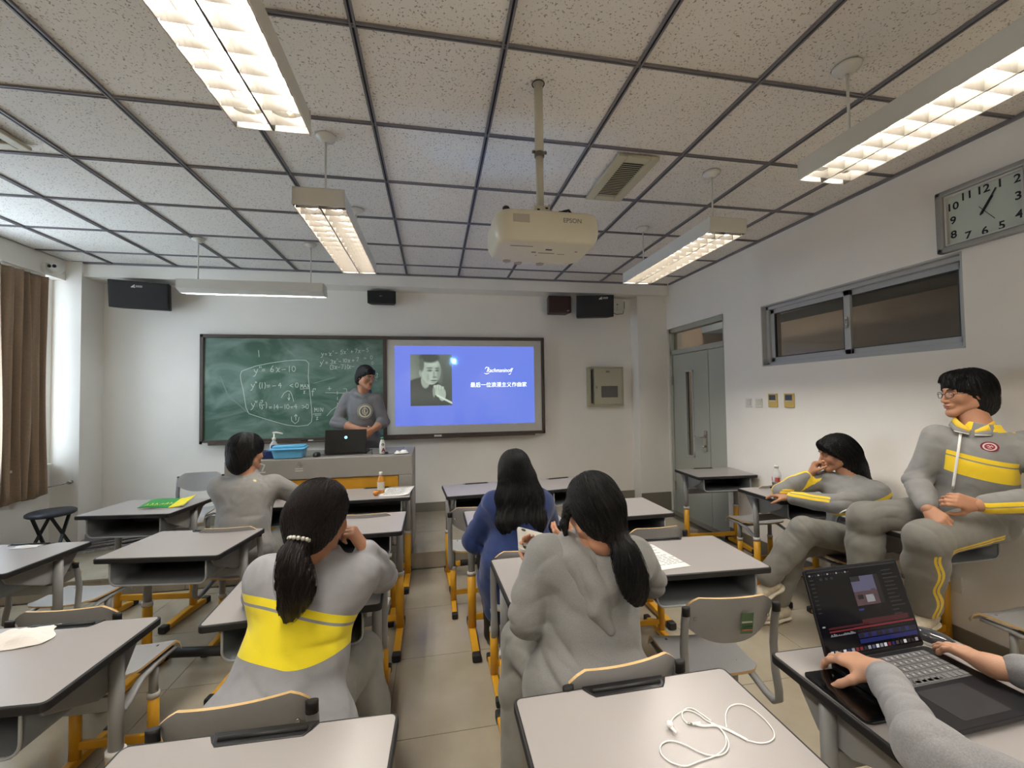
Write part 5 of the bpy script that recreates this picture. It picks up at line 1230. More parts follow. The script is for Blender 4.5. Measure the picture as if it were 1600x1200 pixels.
def shoe(root, an, d, up=(0, 0, 1), name='shoe', m1=None, sc=1.0):
    an = V3(an); B = basis(d, up); P = lambda x, y, z: an+B@V3(x, y, z)*sc
    S = SDF(); S.cone(P(0, -.035, -.045), P(0, .10, -.055), .040*sc, .036*sc, .03, (B[:, 2], .95)); S.cone(P(0, .06, -.05), P(.004, .165, -.066), .040*sc, .028*sc, .03, (B[:, 2], .75)); S.cone(P(0, -.015, -.03), P(0, -.01, .01), .043*sc, .040*sc, .03)
    S.cut(P(0, 0, -.088), -B[:, 2])
    sh = join_sdf(name, [S.mesh(.005)], m1 or M_shoe, root)
    S2 = SDF(); S2.cone(P(0, -.04, -.086), P(0, .07, -.086), .044*sc, .040*sc, .03, (B[:, 2], .45)); S2.cone(P(0, .07, -.086), P(.004, .168, -.086), .043*sc, .032*sc, .02, (B[:, 2], .45)); S2.cut(P(0, 0, -.102), -B[:, 2])
    join_sdf('sole', [S2.mesh(.005)], M_white_sole if m1 is None else M_blackr, sh)
    b = MB()
    for k in range(5):
        y = .045+.018*k; z = -.012-.010*k; b.tube([tuple(P(-.018, y, z-.004)-V3(PLOC)), tuple(P(0, y, z+.002)-V3(PLOC)), tuple(P(.018, y, z-.004)-V3(PLOC))], .003*sc, 5)
    if m1 is None: b.obj('laces', M_paper, sh, fixn=False)
def face_bits(root, C, B, glasses=False, gl_mat=None, brows=True):
    P = lambda x, y, z: tuple(C+B@V3(x, y, z)-V3(PLOC)); m = MB()
    Rm = Matrix([[float(B[i, j]) for j in range(3)] for i in range(3)])
    b = MB()
    for sx in (-1, 1):
        ce = Vector(P(sx*.031, .0775, .003))
        for mi, (r, off, sq) in enumerate(((.0118, 0, .50), (.0062, .0075, .9))):
            V = []; F = []
            for i in range(9):
                for j in range(12):
                    th = pi*i/8; ph = 2*pi*j/12; V.append(tuple(ce+Rm @ Vector((r*sin(th)*cos(ph), off+r*.92*sin(th)*sin(ph) if mi == 0 else off+.0045*sin(th)*sin(ph), r*sq*cos(th) if mi == 0 else r*.72*cos(th)))))
            for i in range(8):
                for j in range(12): F.append((i*12+j, i*12+(j+1) % 12, (i+1)*12+(j+1) % 12, (i+1)*12+j))
            b.add(V, F, mi, True)
    b.obj('eyes', [M_eye, M_iris], root, fixn=False)
    if brows:
        b = MB()
        for sx in (-1, 1): b.tube([P(sx*.013, .0955, .024), P(sx*.028, .0945, .030), P(sx*.046, .082, .027)], [.0022, .0028, .0012], 6)
        b.obj('eyebrows', M_hair, root, fixn=False)
    if glasses:
        g = MB()
        for sx in (-1, 1):
            rim = [P(sx*.034+.0235*cos(a)*(abs(cos(a))**-.35 if abs(cos(a)) > .2 else 1), .103-.010*abs(cos(a))*(1 if sx*cos(a) > 0 else 0), .001+.0165*sin(a)) for a in [2*pi*k/20 for k in range(20)]]
            g.tube(rim, .0016, 6, closed=True)
            g.tube([P(sx*.060, .094, .006), P(sx*.076, .070, .006), P(sx*.082, .0, .008)], .0017, 6)
        g.tube([P(-.010, .104, .004), P(0, .106, .006), P(.010, .104, .004)], .0016, 6)
        go = g.obj('glasses', gl_mat or M_black, root, fixn=False)
        l = MB()
        for sx in (-1, 1):
            ring = [P(sx*.034+.022*cos(a), .1025, .001+.0155*sin(a)) for a in [2*pi*k/16 for k in range(16)]]; l.add(ring, [tuple(range(16))])
        l.obj('glasses_lens', mat('lens_clear', (240, 245, 248), .02, alpha=.14, spec=.8), go, fixn=False)
GREY_J = (130, 129, 128); YEL_J = (244, 218, 24)
def seg_dist(P, a, b): a, b = V3(a), V3(b); ba = b-a; t = np.clip(((P-a)@ba)/float(ba@ba), 0, 1); return np.linalg.norm(P-a-t[:, None]*ba, axis=1), t
def head_and_body(root, Sb, C, B, female=False, hands=(), res=.007, skinmat=None):
    parts = [Sb.mesh(res), head_sdf(C, B, female).mesh(.0032)]
    for hd in hands:
        S = SDF(); hand(S, **hd); parts.append(S.mesh(.0030))
    return join_sdf('body', parts, skinmat or M_skin, root, mask=lips_mask(C, B))
def scalp(S, C, B, t=.012, fringe=.0, back=.0, side=.0, k=.03):
    P = lambda x, y, z: C+B@V3(x, y, z)
    S.ell(P(0, -.014, .042), (.074+t, .095+t, .082+t), B, .02)
    S.ell(P(0, -.045, -.015-back*.3), (.068+t, .060+t, .075+back), B, k)
    for sx in (-1, 1): S.ell(P(sx*.055, -.018, .0-side*.5), (.028+t*.6, .050, .055+side), B, k)
    # face opening: an egg of air in front of the face
    S.ell(P(0, .118, -.055-fringe), (.070, .080, .098), B, .014, True)
    for sx in (-1, 1): S.ell(P(sx*.088, .045, -.045), (.030, .050, .055), B, .014, True)
    return S
def hairdisp(C, B, axis_up=True, amp=.0016, n=70):
    def fn(P):
        L = (P-C)@B; ang = np.arctan2(L[:, 0], -L[:, 1]+.02); return amp*np.sin(ang*n+6*np.sin(L[:, 2]*18)+3*np.sin(ang*9))+amp*.7*np.sin(ang*n*2.3+L[:, 2]*40)
    return fn
def scalp_roots(C, B, n, seed, crown=(0, -.03, .12), rad=.085):
    rs = np.random.RandomState(seed); th = rs.uniform(0, 2*pi, n); r = rad*np.sqrt(rs.uniform(0, 1, n)); L = np.stack([crown[0]+r*np.cos(th), crown[1]+r*np.sin(th), np.full(n, crown[2])-.25*r], 1).astype(np.float32); return L@B.T+C

# ---------------------------------------------------------------- boy in glasses sitting on the desk by the wall
root = person('boy in glasses and grey-yellow tracksuit sitting on a desk against the wall', (2.80, 1.72, .80))
pel = (2.84, 1.78, .90); shR_ = V3(2.735, 1.845, 1.285); shL_ = V3(2.945, 1.60, 1.275); fw = (-.84, -.54, .05)
elR = V3(2.66, 1.90, 1.045); wrR = V3(2.50, 1.74, .935); elL = V3(2.90, 1.47, 1.03); wrL = V3(2.60, 1.60, .985)
hipR = V3(2.80, 1.87, .86); hipL = V3(2.83, 1.70, .865); knR = V3(2.40, 1.98, .825); knL = V3(2.42, 1.70, .795); anR = V3(2.37, 1.98, .44); anL = V3(2.53, 1.80, .40)
C = V3(2.845, 1.775, 1.525); B = basis((-.90, .42, -.06), (0.05, .0, 1))
Sb = SDF(); torso(Sb, pel, shL_, shR_, fw); arm(Sb, shR_, elR, wrR); arm(Sb, shL_, elL, wrL); leg(Sb, hipR, knR, anR); leg(Sb, hipL, knL, anL); Sb.cone(V3(2.845, 1.715, 1.28), C-B[:, 2]*.06, .066, .058, .03)
hb = head_and_body(root, Sb, C, B, False, [dict(W_=wrR+(0.0, 0, 0), D=(-.25, -.75, -.35), Nn=(.6, -.1, -.6), side=1, curls=(1.1, 1.2, 1.2, 1.2), tc=.9), dict(W_=wrL, D=(-.82, .35, .22), Nn=(.35, .75, -.3), side=-1, curls=(.7, .8, .8, .9), tc=.5)])
face_bits(root, C, B, True)
S = SDF(); Bt, up, mid = torso(S, pel, shL_, shR_, fw, e=.022); arm(S, shR_, elR, wrR+(elR-wrR)*.12, (.068, .060, .043)); arm(S, shL_, elL, wrL+(elL-wrL)*.12, (.070, .062, .046))
S.ell(V3(pel)+up*.0, (.185, .155, .10), Bt, .05); S.cone(mid+up*.02, mid+up*.075-Bt[:, 1]*.01, .080, .070, .02); S.ell(mid+up*.115-Bt[:, 1]*.005, (.058, .062, .07), Bt, .01, True)
def m7(V):
    h_ = (V-V3(pel))@up; t = h_-.02*np.sin(((V-mid)@Bt[:, 0])*6); inb = np.minimum(t-.205, .315-t); inb = np.minimum(inb, np.abs(t-.290)-.0035)
    da, ta = seg_dist(V, shL_, elL); dl, tl = seg_dist(V, elL, wrL); dr, tr = seg_dist(V, shR_, elR); dq, tq = seg_dist(V, elR, wrR)
    notarm = np.minimum(np.minimum(da, dl), np.minimum(dr, dq))-.082; inb = np.minimum(inb, notarm)
    zz = V[:, 2]-(elL[2]+(wrL[2]-elL[2])*tl); sl = np.where(dl < .075, np.minimum(.028-np.abs(zz+.012), np.abs(zz+.006)-.003), -1); sl = np.where((tl > .0), sl, -1)
    back = np.where(da < .08, .014-np.abs(((V-shL_)@Bt[:, 0])+.055), -1)
    col = np.where(((V-mid)@up > .058) & (np.abs((V-mid)@Bt[:, 0]) > .035) & (np.linalg.norm(V-mid, axis=1) < .13), .01, -1)
    cuf = np.where((dq < .06) & (tq > .80), .006, -1)*0-1
    return np.maximum(np.maximum(inb, sl), col)
M_jk = cloth_mat('tracksuit_jacket', GREY_J, (240, 206, 40))
jk = join_sdf('jacket', [S.mesh(.0048, folds([(elR, .09, (0, .3, 1), .03, .006), (elL, .10, (.5, .3, 1), .035, .007), (pel, .16, (0, 0, 1), .05, .007), (mid, .2, (.5, -.5, .4), .07, .003)], 3))], M_jk, root, m7)
f = Bt[:, 1]; x = Bt[:, 0]; S_ = S; S = SDF(); torso(S, pel, shL_, shR_, fw, e=.022); S.ell(V3(pel), (.185, .155, .10), Bt, .05)
zp = [surf(S, V3(pel)+up*(.11+.33*t_)+f*.3+x*.075, f) for t_ in np.linspace(0, 1, 14)]; S = S_; zp = [tuple(p+f*.0065-V3(PLOC)) for p in zp if p is not None]
MB().tube(zp, .0042, 6, ex=1.6).obj('zipper', M_paper, jk, fixn=False)
cs = mid+x*.035-f*.010
for sx in (-1, 1):
    top = [cs+up*.050+f*.094+x*sx*.008, cs+up*.088+f*.066+x*sx*.050, cs+up*.110+f*.010+x*sx*.070, cs+up*.112-f*.050+x*sx*.052]
    bot = [cs+up*.026+f*.108+x*sx*.010, cs+up*.034+f*.098+x*sx*.066, cs+up*.060+f*.015+x*sx*.088, cs+up*.075-f*.060+x*sx*.066]
    mids = [a*.45+b_*.55 for a, b_ in zip(top, bot)]; V_ = [tuple(p-V3(PLOC)) for p in top+mids+bot]; b = MB()
    b.add(V_, [(k, k+1, k+5, k+4) for k in range(3)], 0, True); b.add(V_, [(k+4, k+5, k+9, k+8) for k in range(3)], 1, True)
    b.obj('collar_flap', [mat('collar_yellow', (226, 190, 60), .85), mat('collar_cloth', (132, 131, 130), .85)], jk, solid=.004, fixn=False)
    MB().tube([tuple(p-V3(PLOC)) for p in bot[:2]], .0026, 6).obj('collar_piping', M_paper, jk, fixn=False)
pc = surf(S, V3(pel)+up*.360+f*.3-x*.03, f); Rb = Matrix([[float(v) for v in r] for r in np.stack([-x, up, f], 1)])
b = MB()
for r0, mi, o_ in ((.026, 0, .004), (.020, 1, .0052), (.015, 2, .0062)): b.lathe([(.0005, 0), (r0, 0), (r0*.98, .001)], tuple(pc+f*o_-V3(PLOC)), 24, mi, M=Rb @ Matrix.Diagonal((1.25, 1, 1)))
strokes_mb(b, [[(-.010, .002), (-.004, .006), (0, 0), (.005, .006), (.011, .001)], [(-.006, -.006), (.006, -.006)]], tuple(pc+f*.0085-V3(PLOC)), tuple(-x), tuple(up), .003, 1, nrm=tuple(f))
b.obj('round_crest', [mat('crest_maroon', (126, 30, 50), .6), mat('crest_white', (226, 220, 216), .7), mat('crest_red', (160, 50, 66), .6)], jk, fixn=False)
S = SDF(); leg(S, hipR, knR, anR+V3(0, 0, .02), (.105, .085, .072), .05); leg(S, hipL, knL, anL+V3(0, 0, .02), (.105, .086, .072), .05); S.ell(V3(pel)+V3(0, 0, -.03), (.17, .14, .10), Bt, .05)
def t7(V):
    d1, t1 = seg_dist(V, hipL, knL); d2, t2 = seg_dist(V, knL, anL); q1 = V-(hipL+(knL-hipL)*t1[:, None]); q2 = V-(knL+(anL-knL)*t2[:, None])
    a1 = np.where((d1 < .13) & (t1 > .15) & (t1 < .93) & (q1[:, 1] < 0), .013-np.abs(q1[:, 2]+.040), -1); w2 = q2@V3(.54, -.84, 0)-.050+.008*np.sin(t2*14); a2 = np.where((d2 < .12) & (t2 > .05) & (q2@V3(.84, .54, 0) < .01), .012-np.abs(w2), -1); line = lambda a, q: np.minimum(a, np.abs(q)-.0025)
    return np.maximum(line(a1, q1[:, 2]+.040), line(a2, w2))
M_tr = cloth_mat('tracksuit_trousers', (120, 118, 112), (224, 190, 50))
tr = join_sdf('trousers', [S.mesh(.0055, folds([(knR, .12, (0, 0, 1), .035, .008), (knL, .12, (1, 0, .5), .04, .007), ((knR+anR)/2, .2, (.3, .3, 1), .06, .006), ((knL+anL)/2, .2, (.3, .2, 1), .06, .005), (hipL, .15, (1, 0, .2), .05, .006)], 5))], M_tr, root, t7)
shoe(root, anR+V3(0, 0, -.01), (-1, .05, -.1), sc=1.0); shoe(root, anL+V3(0, 0, -.01), (-.9, -.2, -.15))
S = scalp(SDF(), C, B, .016, fringe=.0, back=.035, side=.02); S.ell(C+B@V3(0, .055, .098), (.062, .034, .022), B, .03); S.ell(C+B@V3(0, -.075, -.06), (.055, .03, .05), B, .03)
for sx in (-.045, -.015, .015, .045): S.cone(C+B@V3(sx-.01, .078, .085), C+B@V3(sx*1.2-.016, .0935, .048+.35*(sx+.03 if sx > -.03 else 0)), .010, .0015, .016)
ha = join_sdf('hair', [S.mesh(.0035, hairdisp(C, B))], M_hair, root)
dn = lambda C_, B_, s_=.9: (lambda P: ((P-C_)@B_*np.array([1, 1, 0], dtype=np.float32)/.09+np.array([0, 0, -s_], dtype=np.float32))@B_.T)
strands('hair_strands', S, ha, M_hair, scalp_roots(C, B, 380, 2), dn(C, B), 17, .011)

# ---------------------------------------------------------------- girl seated by the right wall, cheek on her hand
root = person('girl in grey-yellow tracksuit by the right wall, cheek on her hand, legs crossed', (2.80, 2.36, .46))
pel = (2.80, 2.36, .56); shR_ = V3(2.745, 2.535, .925); shL_ = V3(2.895, 2.30, .870); fw = (-.88, -.35, .1)
elR = V3(2.49, 2.66, .82); wrR = V3(2.645, 2.56, .965); elL = V3(2.62, 2.33, .80); wrL = V3(2.46, 2.56, .805)
hipR = V3(2.78, 2.44, .53); hipL = V3(2.80, 2.29, .54); knL = V3(2.36, 2.34, .655); anL = V3(2.16, 2.44, .33); knR = V3(2.38, 2.46, .50); anR = V3(2.30, 2.50, .13)
C = V3(2.775, 2.475, 1.115); B = basis((-.86, .42, -.22), (-.15, -.02, 1))
Sb = SDF(); torso(Sb, pel, shL_, shR_, fw, sc=.9); arm(Sb, shR_, elR, wrR, (.045, .038, .026)); arm(Sb, shL_, elL, wrL, (.045, .038, .026)); leg(Sb, hipR, knR, anR, (.08, .055, .036)); leg(Sb, hipL, knL, anL, (.08, .055, .036)); Sb.cone(V3(2.83, 2.41, .92), C-B[:, 2]*.06, .055, .05, .03)
head_and_body(root, Sb, C, B, True, [dict(W_=wrR, D=(.35, -.15, .95), Nn=(.8, -.45, .1), side=1, curls=(1.2, 1.2, 1.2, 1.2), tc=.5, sc=.95), dict(W_=wrL, D=(-.35, .9, 0), Nn=(0, 0, -1), side=-1, curls=(.3, .3, .3, .4), sc=.95)])
face_bits(root, C, B)
S = SDF(); Bt, up, mid = torso(S, pel, shL_, shR_, fw, e=.035, sc=.95); arm(S, shR_, elR, wrR+(elR-wrR)*.15, (.062, .058, .040)); arm(S, shL_, elL, wrL+(elL-wrL)*.1, (.070, .064, .044)); S.ell(V3(pel)+up*.02-V3(-.02, .02, 0), (.20, .17, .12), Bt, .06)
S.cone(V3(2.80, 2.26, .66), V3(2.66, 2.20, .50), .10, .07, .06); S.cone(V3(2.95, 2.30, .68), V3(2.90, 2.26, .52), .09, .08, .06)
S.cone(mid+up*.02, mid+up*.06, .068, .060, .02); S.ell(mid+up*.10, (.05, .055, .06), Bt, .01, True)
def m6(V):
    dl, tl = seg_dist(V, shL_, elL); df, tf = seg_dist(V, elL, wrL); dr, tr_ = seg_dist(V, elR, wrR); h_ = (V-V3(pel))@up
    ds, ts = seg_dist(V, (2.95, 2.25, .895), (2.56, 2.25, .75)); dsr = np.abs((V-V3(2.95, 2.25, .895))@nrm((-.348, 0, .937))+.0); body = np.where((V[:, 1] < 2.36) & (V[:, 0] > 2.50), .013-np.abs((V-V3(2.95, 2.25, .885))@nrm((-.348, .1, .937))), -1)
    q = V-(elL+(wrL-elL)*tf[:, None]); a = np.where((df < .07) & (V[:, 2] > .78) & (dl > .075), np.minimum(.016-np.abs(q[:, 2]-.035), np.abs(q[:, 2]-.037)-.0025), -1)
    q2 = V-(elR+(wrR-elR)*tr_[:, None]); b_ = np.where(dr < .07, .010-np.abs(((q2@nrm((-.6, -.7, .3)))-.02)), -1)
    col = np.where(((V-mid)@up > .048) & (np.linalg.norm(V-mid, axis=1) < .085), .01, -1); return np.maximum(np.maximum(body, a), np.maximum(b_, col))
jk = join_sdf('jacket', [S.mesh(.005, folds([(elR, .08, (0, .3, 1), .03, .006), (elL, .1, (.5, .3, 1), .035, .006), ((2.7, 2.25, .62), .15, (.4, 0, 1), .05, .006), (mid, .2, (.5, -.5, .4), .07, .003)], 7))], M_jk, root, m6)
zp = [toward(S, p) for p in ((2.70, 2.30, .79), (2.62, 2.32, .755), (2.585, 2.32, .715), (2.575, 2.32, .67), (2.58, 2.32, .615))]; zp = [p+nrm(EYE-p)*.006-V3(PLOC) for p in zp if p is not None]
MB().tube([tuple(p) for p in sp([tuple(p) for p in zp], 5)], .0042, 6).obj('zipper', M_paper, jk, fixn=False)
S = SDF(); leg(S, hipR, knR, anR+V3(0, 0, .02), (.092, .078, .064), .05); leg(S, hipL, knL, anL, (.095, .082, .066), .04); S.ell(V3(pel)+V3(0, 0, -.03), (.16, .14, .10), Bt, .05)
join_sdf('trousers', [S.mesh(.0055, folds([(knR, .12, (0, 0, 1), .035, .006), (knL, .12, (1, 0, .5), .04, .006), (anL, .12, (.3, .3, 1), .04, .008)], 9))], cloth_mat('tracksuit_trousers_plain', (122, 120, 114)), root)
shoe(root, anL+V3(-.01, 0, -.025), (-.75, .2, -.45), (-.35, 0, 1), sc=.95); shoe(root, anR+V3(0, 0, -.03), (-1, -.1, 0), sc=.95)
S = scalp(SDF(), C, B, .014, fringe=-.005, back=.05, side=.02)
S.chain([C+B@V3(0, -.07, -.02), C+V3(.10, -.04, -.10), C+V3(.155, -.065, -.19)], [.075, .062, .040], .05, (B[:, 0], 1.15)); S.cone(C+B@V3(-.055, .075, .06), C+B@V3(-.078, .03, .0), .014, .010, .02); S.ell(C+B@V3(0, .070, .075), (.060, .030, .030), B, .02)
ha = join_sdf('hair', [S.mesh(.0035, hairdisp(C, B))], M_hair, root); strands('hair_strands', S, ha, M_hair, scalp_roots(C, B, 380, 3), dn(C, B), 22, .012)
# ---------------------------------------------------------------- teacher-side student standing behind the console
root = person('young man in a grey hoodie with round crest, standing behind the teacher console', (-.72, 4.72, PZ))
pel = V3(-.74, 4.74, 1.08); shL_ = V3(-.61, 4.68, 1.545); shR_ = V3(-.915, 4.76, 1.555); fw = (.18, -.98, .02)
fw = (.30, -.95, 0); elR = V3(-1.005, 4.66, 1.30); wrR = V3(-.76, 4.52, 1.235); elL = V3(-.53, 4.66, 1.30); wrL = V3(-.62, 4.50, 1.225)
C = V3(-.715, 4.66, 1.775); B = basis((.72, -.66, -.22), (.12, -.05, 1))
Sb = SDF(); torso(Sb, pel, shL_, shR_, fw, sc=.97); arm(Sb, shR_, elR, wrR); arm(Sb, shL_, elL, wrL)
hips = [V3(-.82, 4.75, 1.04), V3(-.66, 4.75, 1.04)]; kns = [V3(-.83, 4.73, .62), V3(-.65, 4.73, .62)]; ans = [V3(-.84, 4.76, PZ+.105), V3(-.64, 4.76, PZ+.105)]
for a, b_, c in zip(hips, kns, ans): leg(Sb, a, b_, c)
Sb.cone(V3(-.755, 4.715, 1.56), C-B[:, 2]*.06, .060, .055, .03)
head_and_body(root, Sb, C, B, False, [dict(W_=wrR, D=(.92, -.25, -.2), Nn=(.1, .6, .4), side=1, curls=(.7, .8, .9, 1.0), tc=.5), dict(W_=wrL, D=(-.62, -.45, -.35), Nn=(-.3, .8, .1), side=-1, curls=(.7, .8, .9, 1.0), tc=.5)], res=.009)
face_bits(root, C, B, True, M_chrome)
S = SDF(); Bt, up, mid = torso(S, pel, shL_, shR_, fw, e=.028, sc=1.0); arm(S, shR_, elR, elR+(wrR-elR)*.38, (.068, .062, .048)); arm(S, shL_, elL, elL+(wrL-elL)*.38, (.066, .060, .048)); S.ell(pel+up*.0, (.19, .155, .10), Bt, .05)
hd_ = [mid+up*.07+Bt@V3(.075, -.02, 0), mid+up*.08+Bt@V3(.05, -.085, .0), mid+up*.085+Bt@V3(0, -.11, 0), mid+up*.08+Bt@V3(-.05, -.085, .0), mid+up*.07+Bt@V3(-.075, -.02, 0), mid+up*.035+Bt@V3(-.05, .065, 0), mid+up*.015+Bt@V3(0, .095, 0), mid+up*.035+Bt@V3(.05, .065, 0), mid+up*.07+Bt@V3(.075, -.02, 0)]
S.chain(hd_, [.028, .036, .040, .036, .028, .022, .018, .022, .028], .02)
M_hood = cloth_mat('hoodie_grey', (106, 106, 109), heather=1, noise=.10)
jk = join_sdf('hoodie', [S.mesh(.007, folds([(elR, .12, (.2, .3, 1), .04, .009), (elL, .10, (.5, .3, 1), .04, .007), (pel, .2, (0, 0, 1), .07, .006)], 13))], M_hood, root)
f = Bt[:, 1]; x = Bt[:, 0]; pc = surf(S, pel+up*.335+f*.4-x*.0, f); Rb = Matrix([[float(v) for v in r] for r in np.stack([-x, up, f], 1)])
b = MB(); O = tuple(pc+f*.010-V3(PLOC))
for r0, r1, mi in ((.078, .074, 0), (.066, .048, 0)):
    b.lathe([(r0, 0), (r1, .0005)], O, 32, mi, M=Rb, cap=False)
strokes_mb(b, [arc(0, 0, .026, .034, 0, 360, 20), [(0, .045), (0, -.045)], arc(.0, .0, .010, .018, -90, 90, 8), [(-.03, -.005), (-.012, -.015)]], O, tuple(x), tuple(up), .008, 0, nrm=tuple(f))
b.obj('hoodie_crest', mat('crest_cream', (206, 204, 186), .8), jk, fixn=False)
S = SDF()
for a, b_, c in zip(hips, kns, ans): leg(S, a, b_, c+V3(0, 0, .02), (.10, .078, .066), .05)
join_sdf('trousers', [S.mesh(.009)], cloth_mat('dark_trousers', (84, 86, 92)), root)
for c in ans: shoe(root, c, (0, -1, 0))
S = scalp(SDF(), C, B, .011, fringe=-.010, back=.02, side=.02)
for sx in (-.045, -.015, .015, .045): S.cone(C+B@V3(sx, .070, .085), C+B@V3(sx, .084, .046+.1*abs(sx)), .009, .002, .018)
ha = join_sdf('hair', [S.mesh(.005, hairdisp(C, B))], M_hair, root)

# ---------------------------------------------------------------- boy seen from behind, left
root = person('boy in a plain light grey jacket seated below the console, seen from behind', (-1.22, 3.06, .45))
pel = V3(-1.26, 3.06, .56); shL_ = V3(-1.440, 3.17, .965); shR_ = V3(-1.105, 3.20, .955); fw = (.15, .96, -.25)
elR = V3(-.955, 3.33, .815); wrR = V3(-1.02, 3.53, .80); elL = V3(-1.42, 3.34, .82); wrL = V3(-1.28, 3.52, .80)
C = V3(-1.275, 3.19, 1.185); B = basis((.58, .80, -.10))
Sb = SDF(); torso(Sb, pel, shL_, shR_, fw); arm(Sb, shR_, elR, wrR); arm(Sb, shL_, elL, wrL); legs_ = [(V3(-1.31, 3.10, .53), V3(-1.33, 3.50, .52), V3(-1.34, 3.50, .11)), (V3(-1.14, 3.10, .53), V3(-1.12, 3.50, .52), V3(-1.10, 3.48, .11))]
for l_ in legs_: leg(Sb, *l_)
Sb.cone(V3(-1.275, 3.17, .97), C-B[:, 2]*.06, .062, .056, .03)
head_and_body(root, Sb, C, B, False, [dict(W_=wrR, D=(-.5, .8, 0), Nn=(0, 0, -1), side=1, curls=(.4, .4, .4, .5)), dict(W_=wrL, D=(.5, .8, 0), Nn=(0, 0, -1), side=-1, curls=(.4, .4, .4, .5))], res=.009)
face_bits(root, C, B, True)
S = SDF(); Bt, up, mid = torso(S, pel, shL_, shR_, fw, e=.030, sc=1.02); arm(S, shR_, elR, wrR+(elR-wrR)*.1, (.070, .060, .042)); arm(S, shL_, elL, wrL+(elL-wrL)*.1, (.070, .060, .042)); S.ell(pel-V3(0, .02, .0), (.20, .17, .12), Bt, .06)
S.cone(mid+up*.02, mid+up*.07, .078, .068, .02)
def m2(V): 
    d, t_ = seg_dist(V, mid+Bt@V3(.075, -.10, .07), shR_+V3(.02, -.07, -.17)); return np.where(V[:, 1] < 3.21, .0028-d*0-np.abs(d)*.25, -1)*1.0-.0008
jk = join_sdf('jacket', [S.mesh(.006, folds([(pel+V3(0, 0, .12), .2, (0, .2, 1), .055, .006), (shR_-V3(0, 0, .1), .12, (.6, 0, 1), .05, .005), (elR, .1, (0, 0, 1), .035, .006), (shL_-V3(0, 0, .15), .15, (-.5, 0, 1), .05, .005)], 15))], cloth_mat('light_grey_jacket', (136, 134, 132), (214, 200, 150)), root, m2)
S = SDF()
for l_ in legs_: leg(S, l_[0], l_[1], l_[2]+V3(0, 0, .02), (.10, .08, .066), .05)
S.ell(pel-V3(0, 0, .02), (.18, .15, .10), Bt, .05); join_sdf('trousers', [S.mesh(.008)], MATS['tracksuit_trousers_plain'], root)
for l_ in legs_: shoe(root, l_[2], (0, 1, 0))
S = scalp(SDF(), C, B, .020, fringe=.0, back=.045, side=.01)
ha = join_sdf('hair', [S.mesh(.0045, hairdisp(C, B, n=45))], M_hair, root); strands('hair_strands', S, ha, M_hair, scalp_roots(C, B, 260, 4), dn(C, B), 16, .011)

# ---------------------------------------------------------------- girl with ponytail, yellow banded jacket
root = person('girl with a low ponytail and a grey jacket with broad yellow band, seen from behind', (-.50, 1.42, .45))
pel = V3(-.475, 1.40, .56); shL_ = V3(-.560, 1.56, .955); shR_ = V3(-.262, 1.585, .925); fw = (.12, .93, -.35)
elR = V3(-.215, 1.78, .83); wrR = V3(-.255, 1.635, .990); elL = V3(-.66, 1.78, .81); wrL = V3(-.45, 1.90, .80)
C = V3(-.390, 1.545, 1.138); B = basis((.42, .88, -.22), (.12, .1, 1))
Sb = SDF(); torso(Sb, pel, shL_, shR_, fw, sc=.93); arm(Sb, shR_, elR, wrR, (.045, .038, .026)); arm(Sb, shL_, elL, wrL, (.045, .038, .026)); legs_ = [(V3(-.55, 1.46, .53), V3(-.58, 1.83, .51), V3(-.56, 1.80, .11)), (V3(-.39, 1.46, .53), V3(-.30, 1.80, .52), V3(-.20, 1.58, .13))]
for l_ in legs_: leg(Sb, *l_, (.08, .055, .038))
Sb.cone(V3(-.415, 1.56, .97), C-B[:, 2]*.06, .056, .05, .03)
head_and_body(root, Sb, C, B, True, [dict(W_=wrR, D=(-.52, -.02, .85), Nn=(-.85, .1, -.3), side=1, curls=(1.1, 1.1, 1.2, 1.2), tc=.5, sc=.95), dict(W_=wrL, D=(.9, .3, 0), Nn=(0, 0, -1), side=-1, curls=(.3, .3, .3, .4), sc=.95)])
face_bits(root, C, B)
S = SDF(); Bt, up, mid = torso(S, pel, shL_, shR_, fw, e=.035, sc=1.0); arm(S, shR_, elR, wrR+(elR-wrR)*.08, (.066, .058, .044)); arm(S, shL_, elL, wrL+(elL-wrL)*.1, (.068, .060, .042))
S.ell(pel+V3(.0, -.02, .0), (.225, .185, .14), Bt, .07); S.cone(pel+V3(-.09, -.06, -.02), pel+V3(-.12, -.07, -.13), .12, .11, .06); S.cone(pel+V3(.10, -.05, -.02), pel+V3(.15, -.04, -.15), .12, .11, .06); S.cone(mid+up*.015, mid+up*.060, .076, .066, .02); S.ell(mid+up*.11, (.05, .055, .06), Bt, .01, True)
def m3(V):
    L = (V-pel)@Bt; t = V[:, 2]+.22*(V[:, 0]-pel[0])+.30*(V[:, 1]-1.30)-.02*np.cos((V[:, 0]-pel[0]+.05)*9)
    dl, tl = seg_dist(V, shL_, elL); dr, tr_ = seg_dist(V, shR_, elR); df, tf = seg_dist(V, elR, wrR)
    inb = np.minimum(t-.768-.12*np.clip((V[:, 0]+.44)/.2, 0, 1.2)**1.5, .945-t); inb = np.minimum(inb, np.abs(t-.916)-.0045); inb = np.where((np.minimum(dl, dr) > .075) | (V[:, 1] < shR_[1]-.03), inb, -1)
    q = V-(elR+(wrR-elR)*tf[:, None]); sl = np.where((df < .062) & (tf < .75) & (dr > .05), np.minimum(.018-np.abs(q@nrm((-.2, -1, 0))-.036+.01*np.sin(tf*6)), np.abs(q@nrm((1, .2, 0))-.012)-.004), -1)
    col = np.where(((V-mid)@up > .05) & ((V-mid)@Bt[:, 0] > .045) & (np.linalg.norm(V-mid, axis=1) < .085), .01, -1); return np.maximum(np.maximum(inb, sl), col)
